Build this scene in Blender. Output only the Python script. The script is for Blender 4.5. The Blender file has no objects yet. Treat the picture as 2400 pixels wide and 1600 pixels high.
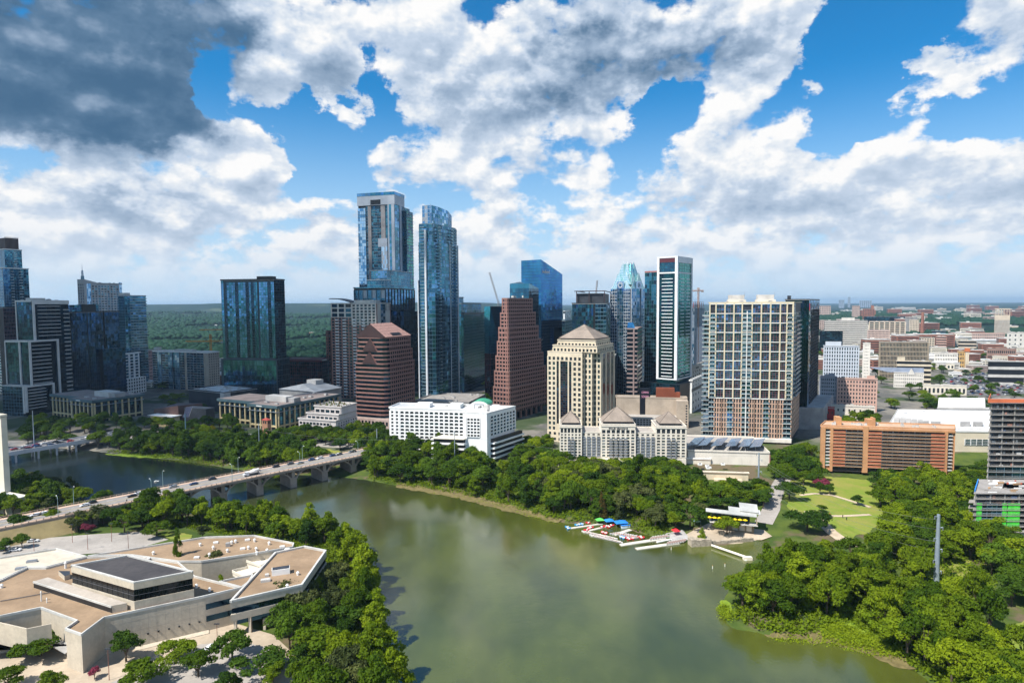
import bpy, math, random
import numpy as np
from mathutils import Vector, Matrix
R = math.radians
sc = bpy.context.scene
random.seed(7); rng = np.random.default_rng(7)
# ------------------------------------------------------------------ camera
FPX = 1450.0; HORZ = 713.0; CAMZ = 120.0; ROLL = R(0.35)
PITCH = math.atan((800 - HORZ) / FPX)
cd = bpy.data.cameras.new('camera'); cam = bpy.data.objects.new('camera', cd)
sc.collection.objects.link(cam); sc.camera = cam
cd.sensor_fit = 'HORIZONTAL'; cd.sensor_width = 36; cd.lens = FPX / 2400 * 36
cd.clip_start = 1; cd.clip_end = 90000
cam.location = (0, 0, CAMZ)
CM = Matrix.Rotation(math.pi / 2 - PITCH, 3, 'X') @ Matrix.Rotation(-ROLL, 3, 'Z')
cam.rotation_euler = CM.to_euler()
CP = Vector((0, 0, CAMZ))
def ray(u, v): return CM @ Vector(((u - 1200) / FPX, (800 - v) / FPX, -1.0))
def G(u, v, z=0.0):                      # photo pixel -> point on the level z
    d = ray(u, v); t = (z - CAMZ) / d.z
    return CP + d * t
def at(u, v, y):                         # photo pixel -> point at distance y
    d = ray(u, v); return CP + d * (y / d.y)
# ------------------------------------------------------------------ node helpers
class NT:
    def __init__(s, tree): s.t = tree; tree.nodes.clear()
    def n(s, typ, **kw):
        nd = s.t.nodes.new(typ)
        for k, v in kw.items(): setattr(nd, k, v)
        return nd
    def l(s, a, b): s.t.links.new(a, b)
    def put(s, sock, v):
        if hasattr(v, 'is_output'): s.l(v, sock)
        elif v is not None: sock.default_value = v
    def m(s, op, a, b=None, c=None, clamp=False):
        nd = s.n('ShaderNodeMath', operation=op, use_clamp=clamp)
        s.put(nd.inputs[0], a)
        if b is not None: s.put(nd.inputs[1], b)
        if c is not None: s.put(nd.inputs[2], c)
        return nd.outputs[0]
    def v(s, op, a, b=None, scale=None):
        nd = s.n('ShaderNodeVectorMath', operation=op); s.put(nd.inputs[0], a)
        if b is not None: s.put(nd.inputs[1], b)
        if scale is not None: s.put(nd.inputs['Scale'], scale)
        return nd.outputs[1] if op in ('LENGTH', 'DOT_PRODUCT') else nd.outputs[0]
    def noise(s, vec, scale, detail=4, rough=.5, dim='3D', col=False, dist=0):
        nd = s.n('ShaderNodeTexNoise', noise_dimensions=dim)
        if vec is not None: s.l(vec, nd.inputs['Vector'])
        nd.inputs['Scale'].default_value = scale; nd.inputs['Detail'].default_value = detail
        nd.inputs['Roughness'].default_value = rough; nd.inputs['Distortion'].default_value = dist
        return nd.outputs['Color'] if col else nd.outputs['Fac']
    def mr(s, v, a, b, c=0., d=1., smooth=True):
        nd = s.n('ShaderNodeMapRange', interpolation_type='SMOOTHSTEP' if smooth else 'LINEAR')
        s.put(nd.inputs[0], v)
        for i, x in enumerate((a, b, c, d)): s.put(nd.inputs[i + 1], x)
        return nd.outputs[0]
    def mix(s, f, a, b):
        nd = s.n('ShaderNodeMix', data_type='RGBA'); s.put(nd.inputs[0], f)
        s.put(nd.inputs[6], a if hasattr(a, 'is_output') else (*a, 1)); s.put(nd.inputs[7], b if hasattr(b, 'is_output') else (*b, 1))
        return nd.outputs[2]
    def comb(s, x, y, z):
        nd = s.n('ShaderNodeCombineXYZ')
        for i, q in enumerate((x, y, z)): s.put(nd.inputs[i], q)
        return nd.outputs[0]
# ------------------------------------------------------------------ world: sky with cumulus
SUN_EL = R(54); SUN_H = Vector((-0.80, -0.60)).normalized()     # where the sun stands
w = bpy.data.worlds.new('World'); sc.world = w; w.use_nodes = True
q = NT(w.node_tree)
out = q.n('ShaderNodeOutputWorld'); bg = q.n('ShaderNodeBackground'); q.l(bg.outputs[0], out.inputs[0])
sky = q.n('ShaderNodeTexSky', sky_type='NISHITA', sun_disc=False, sun_elevation=SUN_EL, altitude=200, air_density=1.0, dust_density=0.4, ozone_density=2.0)
sky.sun_rotation = math.atan2(SUN_H.x, SUN_H.y)
def build_sky():
    tc = q.n('ShaderNodeTexCoord'); dirv = tc.outputs['Generated']
    sep = q.n('ShaderNodeSeparateXYZ'); q.l(dirv, sep.inputs[0])
    az = q.m('ARCTAN2', sep.outputs[0], sep.outputs[1]); el = q.m('ARCSINE', sep.outputs[2])
    def ae(u, v):
        d = ray(u * 1.0204, v * 1.0204).normalized(); return math.atan2(d.x, d.y), math.asin(d.z)
    # blobs: u, v, ru, rv (2352-wide pixels), amount of cloud, amount of dark base
    BL = [(2060,290,50,25,.5,0),(2140,150,60,22,.4,0),(1990,330,40,20,.4,0),(1870,225,40,22,.6,0),(1680,230,90,60,.5,0),(660,430,60,30,-.45,0),(1890,300,60,60,-.4,0),(740,200,60,50,.4,.15),(150,100,390,150,1.35,1.2),(60,215,360,95,1.0,1.0),(450,40,140,100,.9,.8),(330,240,150,70,.6,.6),(360,120,60,55,.1,-.55),
      (230,400,250,110,.85,.06),(430,300,110,60,.7,.0),(330,470,170,70,.35,.35),
      (560,200,110,42,.55,0),(700,90,150,120,.95,.0),(770,220,70,90,.55,.30),
      (1000,100,230,140,.95,.08),(1130,220,200,90,.8,.3),(960,330,140,90,.7,.1),(1150,340,200,90,.6,.0),(1370,290,110,110,.6,.0),(1330,210,130,60,.5,.45),
      (1500,25,320,70,.9,-.15),(1520,100,280,55,.8,.66),(1640,165,180,38,.6,.5),(1470,185,140,35,.45,.3),(1300,60,130,90,.4,.35),(1800,130,95,90,.7,0),(1700,330,160,50,.5,0),
      (1830,370,190,100,.85,.0),(1760,450,200,50,.5,.25),(2070,360,160,60,.65,.0),(2270,430,170,70,.65,0),(1330,420,260,60,.4,0),
      (2270,60,120,100,.9,.22),(2150,200,95,50,.5,0),(2020,240,70,22,.42,0),(2110,125,60,24,.42,0),
      (580,440,80,66,.62,0),(560,350,110,44,.45,0),(640,350,60,36,.5,0),
      (200,520,330,60,.3,.0),(1300,520,500,60,.25,0),(2000,520,500,50,.25,.1),
      (490,150,90,120,-.8,0),(860,250,40,60,-.35,0),(1480,330,70,90,-.4,0),(1930,80,70,70,-.5,0),(2330,250,90,90,-.4,0),(450,215,70,50,-.5,0),(740,330,110,60,-.35,0),(30,345,60,40,-.6,0),(1510,260,60,60,-.4,0),(1950,150,150,90,-.55,0),(2120,290,220,40,-.5,0),(1960,260,70,120,-.4,0),(780,420,90,60,-.4,0),(840,130,26,50,-.35,0),]
    P0 = q.comb(az, el, 0.0)
    elc = q.m('MAXIMUM', el, 0.0)
    hi = q.mr(elc, .05, .30)
    wn = q.v('SUBTRACT', q.noise(q.v('MULTIPLY', P0, (1, 1.35, 1)), 7, 6, .62, '2D', col=True), (.5, .5, .5))
    def nz(off, dt):                     # two sizes of billows, small ones low in the sky
        P = q.v('ADD', P0, (off[0], off[1], 0)) if off else P0
        n1 = q.noise(q.v('MULTIPLY', P, (1, 1.5, 1)), 5.5, dt, .60, '2D')
        n2 = q.noise(q.v('MULTIPLY', P, (1, 1.8, 1)), 15, dt - 1, .60, '2D')
        Pv = q.v('ADD', P, q.v('SCALE', q.v('SUBTRACT', wn, (0, 0, 0)), scale=.035))
        vo = q.n('ShaderNodeTexVoronoi', voronoi_dimensions='2D', feature='SMOOTH_F1', normalize=True); q.l(q.v('MULTIPLY', Pv, (1, 1.25, 1)), vo.inputs['Vector'])
        vo.inputs['Scale'].default_value = 13; vo.inputs['Detail'].default_value = 2.5; vo.inputs['Roughness'].default_value = .55; vo.inputs['Smoothness'].default_value = .35
        puff = q.m('SUBTRACT', .30, vo.outputs['Distance'])
        return q.m('MULTIPLY_ADD', puff, .85, q.m('ADD', q.m('MULTIPLY', q.m('SUBTRACT', n1, .5), q.m('MULTIPLY_ADD', hi, 1.3, .9)), q.m('MULTIPLY', q.m('SUBTRACT', n2, .5), q.m('MULTIPLY_ADD', hi, -.75, 1.5))))
    Pw = q.v('ADD', P0, q.v('MULTIPLY', q.v('SCALE', wn, scale=q.mr(elc, 0.02, .35, .04, .15)), (1, .8, 0)))
    tot = drk = grad = 0.0
    for (u, v, ru, rv, a, dk) in BL:
        a0, e0 = ae(u, v); sa = ru / 1421 * math.cos(a0) ** 1.2 * 1.12; se = rv / 1421 * 1.10
        mp = q.n('ShaderNodeMapping', vector_type='POINT'); q.l(Pw, mp.inputs[0])
        mp.inputs['Location'].default_value = (-a0 / sa, -e0 / se, 0); mp.inputs['Scale'].default_value = (1 / sa, 1 / se, 1)
        g = q.mr(q.v('LENGTH', mp.outputs[0]), 1.35, 0.25)
        tot = q.m('MULTIPLY_ADD', g, a * (1.05 if 0 < a < .8 and ru < 125 else .62 if a > 0 else 1.1), tot)
        if a > 0 and dk < .5 and ru < 250:
            grad = q.m('MULTIPLY_ADD', q.m('MULTIPLY', g, q.v('DOT_PRODUCT', mp.outputs[0], (-.35, .94, 0))), min(a, .7), grad)
        if dk: drk = q.m('MULTIPLY_ADD', g, dk, drk)
    n0 = nz(None, 8)
    base = q.mr(elc, .04, .27, .62, .10)
    behind = q.mr(q.m('ABSOLUTE', az), .8, 1.2, 0, .2)
    D = q.m('ADD', q.m('ADD', tot, n0), q.m('ADD', base, behind))
    diff = q.m('SUBTRACT', n0, nz((-.010, .022), 5))
    alpha = q.mr(D, .29, .60)
    thick = q.mr(D, .5, 1.5)
    calm = q.mr(drk, .3, 1.1, 1, .5)
    lum = q.m('ADD', q.m('MULTIPLY_ADD', q.m('MULTIPLY', diff, calm), .85, .84), q.m('MULTIPLY', thick, -.07))
    lum = q.m('MULTIPLY_ADD', grad, .20, lum)
    lum = q.m('ADD', lum, q.mr(D, .62, .34, 0, .08))
    lum = q.m('SUBTRACT', lum, q.m('MULTIPLY', q.m('MINIMUM', q.m('MAXIMUM', drk, 0.0), 1.1), .62))
    lum = q.m('MINIMUM', lum, 1.0)
    lum = q.m('MAXIMUM', q.m('MULTIPLY_ADD', q.m('MAXIMUM', lum, q.mr(drk, .1, .95, .66, .05)), .6, q.m('MULTIPLY', lum, .4)), 0.0)
    cr = q.n('ShaderNodeValToRGB'); q.l(lum, cr.inputs[0])
    e = cr.color_ramp.elements
    e[0].position = 0; e[0].color = (.045, .105, .19, 1); e[1].position = 1; e[1].color = (.72, .715, .71, 1)
    for p, c in ((.2, (.085, .155, .25)), (.45, (.25, .33, .44)), (.65, (.42, .49, .59)), (.82, (.56, .60, .65))):
        x = e.new(p); x.color = (*c, 1)
    skyc = q.v('MULTIPLY', sky.outputs[0], (.013, .076, .110))
    # the clear sky deepens overhead and pales to the horizon
    skyc = q.mix(q.mr(elc, .0, .34, .95, .0), skyc, (.44, .56, .69))
    cc = q.mix(q.mr(elc, .0, .15, .85, .0), cr.outputs[0], (.50, .57, .66))
    al = q.m('MULTIPLY', alpha, q.mr(elc, .0, .09, .3, 1))
    fin = q.mix(al, skyc, cc)
    fin = q.mix(q.mr(sep.outputs[2], -.02, .0, 1, 0), fin, (.30, .34, .36))
    q.l(fin, bg.inputs[0]); bg.inputs[1].default_value = .87
build_sky()
# ------------------------------------------------------------------ sun, exposure
sd = bpy.data.lights.new('sun', 'SUN'); sd.energy = 4.9; sd.angle = R(.55); sd.color = (1, .95, .87)
so = bpy.data.objects.new('sun', sd); sc.collection.objects.link(so)
SUNDIR = Vector((SUN_H.x * math.cos(SUN_EL), SUN_H.y * math.cos(SUN_EL), math.sin(SUN_EL)))
so.rotation_euler = SUNDIR.to_track_quat('Z', 'Y').to_euler(); so.location = (0, 0, 900)
sc.view_settings.view_transform = 'Standard'; sc.view_settings.look = 'None'
sc.view_settings.exposure = 0.68; sc.view_settings.gamma = 1.0
sc.render.engine = 'CYCLES'
sc.cycles.max_bounces = 6; sc.cycles.diffuse_bounces = 2; sc.cycles.glossy_bounces = 3; sc.cycles.transparent_max_bounces = 6; sc.cycles.volume_bounces = 0
w.cycles.sampling_method = 'MANUAL'; w.cycles.sample_map_resolution = 512
# ------------------------------------------------------------------ materials
MATS = {}
def mat(name, col, rough=.8, metal=0., var=.18, scale=.12, col2=None, bump=0., bscale=2., spec=.35, fine=0., streak=0.):
    if name in MATS: return MATS[name]
    m = bpy.data.materials.new(name); m.use_nodes = True; MATS[name] = m
    k = NT(m.node_tree); o = k.n('ShaderNodeOutputMaterial'); b = k.n('ShaderNodeBsdfPrincipled'); k.l(b.outputs[0], o.inputs[0])
    geo = k.n('ShaderNodeNewGeometry'); pos = geo.outputs['Position']
    n = k.noise(pos, scale, 5, .6)
    c2 = col2 or tuple(x * (1 - var) for x in col); c1 = tuple(min(1, x * (1 + var * .6)) for x in col) if not col2 else col
    c = k.mix(k.mr(n, .32, .68), c1, c2)
    if fine: c = k.mix(k.mr(k.noise(pos, fine, 3, .7), .35, .7, 0, .3), c, tuple(x * .55 for x in col))
    if streak:
        sn = k.noise(k.v('MULTIPLY', pos, (1, 1, .06)), streak, 4, .6)
        c = k.mix(k.mr(sn, .5, .8, 0, .35), c, tuple(x * .6 for x in col))
    k.l(c, b.inputs['Base Color'])
    b.inputs['Roughness'].default_value = rough; b.inputs['Metallic'].default_value = metal
    b.inputs['Specular IOR Level'].default_value = spec
    if bump:
        bp = k.n('ShaderNodeBump'); bp.inputs['Strength'].default_value = bump; bp.inputs['Distance'].default_value = .3
        k.l(k.noise(pos, bscale, 4, .6), bp.inputs['Height']); k.l(bp.outputs[0], b.inputs['Normal'])
    return m
def glass(name, col, rough=.06, var=.45, scale=.05, wav=.02, metal=.9):
    if name in MATS: return MATS[name]
    m = bpy.data.materials.new(name); m.use_nodes = True; MATS[name] = m
    k = NT(m.node_tree); o = k.n('ShaderNodeOutputMaterial'); b = k.n('ShaderNodeBsdfPrincipled'); k.l(b.outputs[0], o.inputs[0])
    pos = k.n('ShaderNodeNewGeometry').outputs['Position']
    n = k.noise(k.v('MULTIPLY', pos, (1, 1, .45)), scale, 4, .65)
    c = k.mix(k.mr(n, .36, .64), col, tuple(x * (1 - var) for x in col))
    k.l(c, b.inputs['Base Color']); b.inputs['Metallic'].default_value = metal; b.inputs['Roughness'].default_value = rough
    if wav:
        bp = k.n('ShaderNodeBump'); bp.inputs['Strength'].default_value = wav; bp.inputs['Distance'].default_value = 1.
        k.l(k.noise(pos, .35, 2, .5), bp.inputs['Height']); k.l(bp.outputs[0], b.inputs['Normal'])
    return m
def leafmat(name, c1, c2, tr=.3):
    if name in MATS: return MATS[name]
    m = bpy.data.materials.new(name); m.use_nodes = True; MATS[name] = m
    k = NT(m.node_tree); o = k.n('ShaderNodeOutputMaterial')
    oi = k.n('ShaderNodeObjectInfo'); pos = k.n('ShaderNodeNewGeometry').outputs['Position']
    f = k.m('ADD', k.m('MULTIPLY', oi.outputs['Random'], .65), k.m('MULTIPLY', k.noise(pos, .22, 3, .6), .7))
    c = k.mix(k.mr(f, .25, 1.05), c1, c2)
    hs = k.n('ShaderNodeHueSaturation'); k.l(c, hs.inputs['Color'])
    k.l(k.m('MULTIPLY_ADD', oi.outputs['Random'], .5, .75), hs.inputs['Value'])
    d = k.n('ShaderNodeBsdfPrincipled'); k.l(hs.outputs[0], d.inputs['Base Color']); d.inputs['Roughness'].default_value = .75; d.inputs['Specular IOR Level'].default_value = .15
    t = k.n('ShaderNodeBsdfTranslucent'); k.l(hs.outputs[0], t.inputs[0])
    mx = k.n('ShaderNodeMixShader'); mx.inputs[0].default_value = tr; k.l(d.outputs[0], mx.inputs[1]); k.l(t.outputs[0], mx.inputs[2]); k.l(mx.outputs[0], o.inputs[0])
    return m
# ------------------------------------------------------------------ mesh helpers
COL = sc.collection
class MB:
    def __init__(s): s.v = []; s.f = []; s.m = []; s.mats = []
    def mi(s, m):
        if m not in s.mats: s.mats.append(m)
        return s.mats.index(m)
    def quad(s, a, b, c, d, m):
        n = len(s.v); s.v += [tuple(a), tuple(b), tuple(c), tuple(d)]; s.f.append((n, n + 1, n + 2, n + 3)); s.m.append(s.mi(m))
    def poly(s, pts, m):
        n = len(s.v); s.v += [tuple(p) for p in pts]; s.f.append(tuple(range(n, n + len(pts)))); s.m.append(s.mi(m))
    def box(s, o, a, b, c, m):           # corner o and three edge vectors
        n = len(s.v); k = s.mi(m)
        for z in (0, 1):
            for y in (0, 1):
                for x in (0, 1): s.v.append(tuple(o + a * x + b * y + c * z))
        for f in ((0, 2, 3, 1), (4, 5, 7, 6), (0, 1, 5, 4), (2, 6, 7, 3), (0, 4, 6, 2), (1, 3, 7, 5)):
            s.f.append(tuple(n + i for i in f)); s.m.append(k)
    def prism(s, pts, z0, z1, m, top=None):
        k = s.mi(m); n = len(s.v); c = len(pts)
        s.v += [(p[0], p[1], z0) for p in pts] + [(p[0], p[1], z1) for p in pts]
        for i in range(c):
            j = (i + 1) % c; s.f.append((n + i, n + j, n + c + j, n + c + i)); s.m.append(k)
        s.f.append(tuple(n + c + i for i in range(c))); s.m.append(s.mi(top or m))
        s.f.append(tuple(n + i for i in reversed(range(c)))); s.m.append(k)
    def cone(s, pts, z0, apex, m):
        n = len(s.v); k = s.mi(m); c = len(pts); s.v += [(p[0], p[1], z0) for p in pts] + [tuple(apex)]
        for i in range(c): s.f.append((n + i, n + (i + 1) % c, n + c)); s.m.append(k)
        s.f.append(tuple(n + i for i in reversed(range(c)))); s.m.append(k)
    def tube(s, a, b, r0, r1, m, seg=8):
        a = Vector(a); b = Vector(b); d = (b - a).normalized(); x = d.orthogonal().normalized(); y = d.cross(x); n = len(s.v); k = s.mi(m)
        for p, r in ((a, r0), (b, r1)):
            for i in range(seg):
                t = 2 * math.pi * i / seg; s.v.append(tuple(p + x * (r * math.cos(t)) + y * (r * math.sin(t))))
        for i in range(seg):
            j = (i + 1) % seg; s.f.append((n + i, n + j, n + seg + j, n + seg + i)); s.m.append(k)
        s.f.append(tuple(n + seg + i for i in range(seg))); s.m.append(k); s.f.append(tuple(n + i for i in reversed(range(seg)))); s.m.append(k)
    def mesh(s, name, loc=(0, 0, 0), smooth=False):
        me = bpy.data.meshes.new(name); l = Vector(loc)
        me.from_pydata([(v[0] - l.x, v[1] - l.y, v[2] - l.z) for v in s.v], [], s.f)
        for m in s.mats: me.materials.append(m)
        me.polygons.foreach_set('material_index', s.m)
        if smooth: me.polygons.foreach_set('use_smooth', [True] * len(s.f))
        me.update(); return me
    def obj(s, name, parent=None, smooth=False, loc=None):
        if not s.f: return None
        l = Vector(parent.matrix_basis.translation) if parent and loc is None else Vector(loc or (0, 0, 0))
        o = bpy.data.objects.new(name, s.mesh(name, l, smooth)); COL.objects.link(o)
        if parent: o.parent = parent
        else: o.location = l
        return o
def tag(o, label=None, cat=None, group=None, kind=None):
    if label: o['label'] = label
    if cat: o['category'] = cat
    if group: o['group'] = group
    if kind: o['kind'] = kind
    return o
def empty(name, loc, label=None, cat=None, group=None, rz=0):
    o = bpy.data.objects.new(name, None); COL.objects.link(o); o.location = loc; o.rotation_euler = (0, 0, rz); o.empty_display_size = 1
    return tag(o, label, cat, group)
def npmesh(name, V, F, mats=(), mi=None, smooth=False):
    me = bpy.data.meshes.new(name); nf, k = F.shape
    me.vertices.add(len(V)); me.vertices.foreach_set('co', V.astype(np.float32).ravel())
    me.loops.add(nf * k); me.loops.foreach_set('vertex_index', F.astype(np.int32).ravel())
    me.polygons.add(nf); me.polygons.foreach_set('loop_start', np.arange(0, nf * k, k, dtype=np.int32)); me.polygons.foreach_set('loop_total', np.full(nf, k, dtype=np.int32))
    for m in mats: me.materials.append(m)
    if mi is not None: me.polygons.foreach_set('material_index', mi.astype(np.int32))
    if smooth: me.polygons.foreach_set('use_smooth', np.ones(nf, dtype=bool))
    me.update(calc_edges=True); me.validate(); return me
def copy_tree(o, parent=None):
    c = o.copy(); COL.objects.link(c)
    if parent: c.parent = parent
    for ch in o.children: copy_tree(ch, c)
    return c
Z = Vector((0, 0, 1))
# ------------------------------------------------------------------ river outline (photo pixels on the water level)
def W2(L, z=0.): return [tuple(G(u, v, z)[:2]) for u, v in L]
far_bank = W2([(-900,1062),(-300,1050),(0,1044),(90,1046),(215,1056),(300,1068),(380,1075),(460,1084),(540,1098),(620,1108),(700,1112),(760,1115),(815,1119),(870,1126),(925,1137),(1000,1148),(1080,1162),(1150,1177),(1210,1194),(1255,1208),(1310,1222),(1330,1226),(1400,1226),(1455,1232),(1500,1250),(1560,1262),(1618,1270),(1625,1282),(1700,1276),(1780,1262),(1810,1268),(1790,1300),(1745,1330),(1715,1370),(1695,1410),(1690,1440),(1708,1468),(1760,1480),(1840,1490),(1905,1492),(1960,1502),(2040,1522),(2110,1548),(2170,1590),(2230,1640),(2330,1760)])
near_bank = W2([(945,1690),(930,1600),(922,1530),(905,1460),(885,1400),(868,1340),(845,1290),(800,1255),(740,1232),(660,1222),(560,1212),(470,1206),(420,1202),(350,1196),(270,1190),(200,1172),(120,1150),(40,1135),(-100,1128),(-500,1124),(-1100,1120)])
RIV = np.array(far_bank + [(far_bank[-1][0] + 80, -500), (near_bank[0][0] - 40, -500)] + near_bank)
def sdist(X, Y):
    """distance to the shore, positive on land"""
    X = np.asarray(X, float); Y = np.asarray(Y, float); d = np.full(X.shape, 1e9); ins = np.zeros(X.shape, bool); n = len(RIV)
    for i in range(n):
        ax, ay = RIV[i]; bx, by = RIV[(i + 1) % n]; ex, ey = bx - ax, by - ay
        t = np.clip(((X - ax) * ex + (Y - ay) * ey) / (ex * ex + ey * ey), 0, 1)
        d = np.minimum(d, np.hypot(X - ax - t * ex, Y - ay - t * ey))
        c = ((ay > Y) != (by > Y)) & (X < ex * (Y - ay) / (ey if ey else 1e-9) + ax); ins ^= c
    return np.where(ins, -d, d)
def sm(a, b, x): t = np.clip((x - a) / (b - a), 0, 1); return t * t * (3 - 2 * t)
def hnoise(X, Y, s, seed):
    r = np.random.default_rng(seed); o = np.zeros(np.shape(X))
    for k in range(9):
        a = r.uniform(0, 6.28); f = 2 ** (k / 2.2) / s; o += np.sin((X * math.cos(a) + Y * math.sin(a)) * f + r.uniform(0, 6.28)) / 2 ** (k / 2.2)
    return o / 2.4
def T(X, Y):
    X = np.asarray(X, float); Y = np.asarray(Y, float); d = sdist(X, Y)
    H = 4.5 + 4.5 * sm(370, 460, Y) + 6 * sm(600, 1500, Y)
    h = np.where(d < 0, np.maximum(d * .3, -3), .35 + np.minimum(d * .12, 1.2) + (H - 1.5) * sm(4, 55, d))
    h = h + hnoise(X, Y, 60, 3) * .5 * sm(10, 60, d)
    far = sm(1300, 3200, Y); left = sm(600, -1200, X - Y * .06)
    hills = (44 + 40 * hnoise(X, Y, 620, 5)) * sm(2300, 3900, Y) * (1 - .6 * sm(4300, 5600, Y)) + (104 + 22 * hnoise(X, Y, 1100, 8)) * sm(6200, 7300, Y)
    h = h + far * left * np.maximum(hills, 0)
    h = h + far * (1 - left) * (12 + 14 * hnoise(X, Y, 1500, 9) + 42 * sm(5000, 14000, Y))
    return h * sm(60000, 30000, np.hypot(X, Y)) 
def gz(x, y): return float(T(np.array([x]), np.array([y]))[0])
def axis(lo, f0, f1, step, hi, gr=1.12):
    a = list(np.arange(f0, f1 + .1, step)); s = step
    while a[-1] < hi: s *= gr; a.append(a[-1] + s)
    s = step
    while a[0] > lo: s *= gr; a.insert(0, a[0] - s)
    return np.array(a)
gx = axis(-50000, -560, 460, 4.5, 50000, 1.10); gy = axis(-20000, 150, 640, 4.0, 60000, 1.06)
XX, YY = np.meshgrid(gx, gy); ZZ = T(XX, YY); nx = len(gx); ny = len(gy)
V = np.stack([XX.ravel(), YY.ravel(), ZZ.ravel()], 1)
i0 = (np.arange(ny - 1)[:, None] * nx + np.arange(nx - 1)[None]).ravel(); F = np.stack([i0, i0 + 1, i0 + nx + 1, i0 + nx], 1)
def ground_mat():
    m = bpy.data.materials.new('ground_cover'); m.use_nodes = True; k = NT(m.node_tree)
    o = k.n('ShaderNodeOutputMaterial'); b = k.n('ShaderNodeBsdfPrincipled'); k.l(b.outputs[0], o.inputs[0])
    pos = k.n('ShaderNodeNewGeometry').outputs['Position']; sp = k.n('ShaderNodeSeparateXYZ'); k.l(pos, sp.inputs[0])
    grass = k.mix(k.mr(k.noise(pos, .09, 5, .6), .35, .65), (.085, .115, .022), (.045, .075, .016))
    soil = k.mix(k.noise(pos, .5, 4, .6), (.16, .12, .075), (.09, .075, .045))
    near = k.mix(k.mr(k.noise(pos, .035, 4, .6), .52, .62), grass, soil)
    wood = k.mix(k.mr(k.noise(pos, .035, 6, .72), .38, .62), (.010, .036, .022), (.003, .014, .011))
    wood = k.mix(k.mr(k.noise(pos, .0022, 5, .6), .60, .68, 0, .45), wood, (.13, .15, .07))
    wood = k.mix(k.mr(k.noise(pos, .012, 3, .8), .70, .73, 0, .8), wood, (.42, .38, .33))
    city = k.mix(k.mr(k.noise(pos, .02, 5, .7), .42, .58), (.10, .098, .09), (.19, .175, .15))
    city = k.mix(k.mr(k.noise(pos, .011, 4, .6), .50, .58, 0, .85), city, (.03, .055, .016))
    f = k.mr(sp.outputs[1], 900, 1500)
    cm = k.m('MULTIPLY', k.mr(sp.outputs[1], 440, 520), k.m('SUBTRACT', 1.0, f))
    c = k.mix(cm, near, city); c = k.mix(f, c, wood); k.l(c, b.inputs['Base Color'])
    b.inputs['Roughness'].default_value = .95; b.inputs['Specular IOR Level'].default_value = .1
    bp = k.n('ShaderNodeBump'); bp.inputs['Strength'].default_value = 1; bp.inputs['Distance'].default_value = 6.
    k.l(k.m('MULTIPLY', k.noise(pos, .05, 5, .7), k.mr(sp.outputs[1], 900, 1800)), bp.inputs['Height']); k.l(bp.outputs[0], b.inputs['Normal'])
    return m
go = bpy.data.objects.new('ground', npmesh('ground', V, F, [ground_mat()], smooth=True)); COL.objects.link(go); go['kind'] = 'structure'
# ------------------------------------------------------------------ water
def water_mat():
    m = bpy.data.materials.new('river_water'); m.use_nodes = True; k = NT(m.node_tree)
    o = k.n('ShaderNodeOutputMaterial'); b = k.n('ShaderNodeBsdfPrincipled'); k.l(b.outputs[0], o.inputs[0])
    pos = k.n('ShaderNodeNewGeometry').outputs['Position']; sp = k.n('ShaderNodeSeparateXYZ'); k.l(pos, sp.inputs[0])
    silt = k.mix(k.mr(k.noise(k.v('MULTIPLY', pos, (1, .5, 1)), .022, 4, .6), .35, .65), (.082, .096, .016), (.044, .054, .009))
    c = k.mix(k.mr(k.v('DOT_PRODUCT', pos, (.45, -.9, 0)), -480, -300), (.008, .014, .012), silt)  # base colour darkened towards the far left to imitate dimmer reflections there
    k.l(c, b.inputs['Base Color']); b.inputs['Roughness'].default_value = .11; b.inputs['IOR'].default_value = 1.7; b.inputs['Specular IOR Level'].default_value = .8
    pr = k.v('MULTIPLY', pos, (1, .75, 1))
    h = k.m('ADD', k.m('MULTIPLY', k.noise(pr, .75, 4, .7), .10), k.m('MULTIPLY', k.noise(pr, .12, 3, .5), .13))
    wind = k.mr(k.noise(pos, .014, 3, .5), .38, .62, .3, 1.8)
    bp = k.n('ShaderNodeBump'); bp.inputs['Distance'].default_value = .42; k.l(wind, bp.inputs['Strength']); k.l(h, bp.inputs['Height']); k.l(bp.outputs[0], b.inputs['Normal'])
    return m
wm = MB(); WM = water_mat(); wm.poly([(-1500, -900, 0), (900, -900, 0), (900, 700, 0), (-1500, 700, 0)], WM)
wo = wm.obj('water'); wo['kind'] = 'structure'
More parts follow.
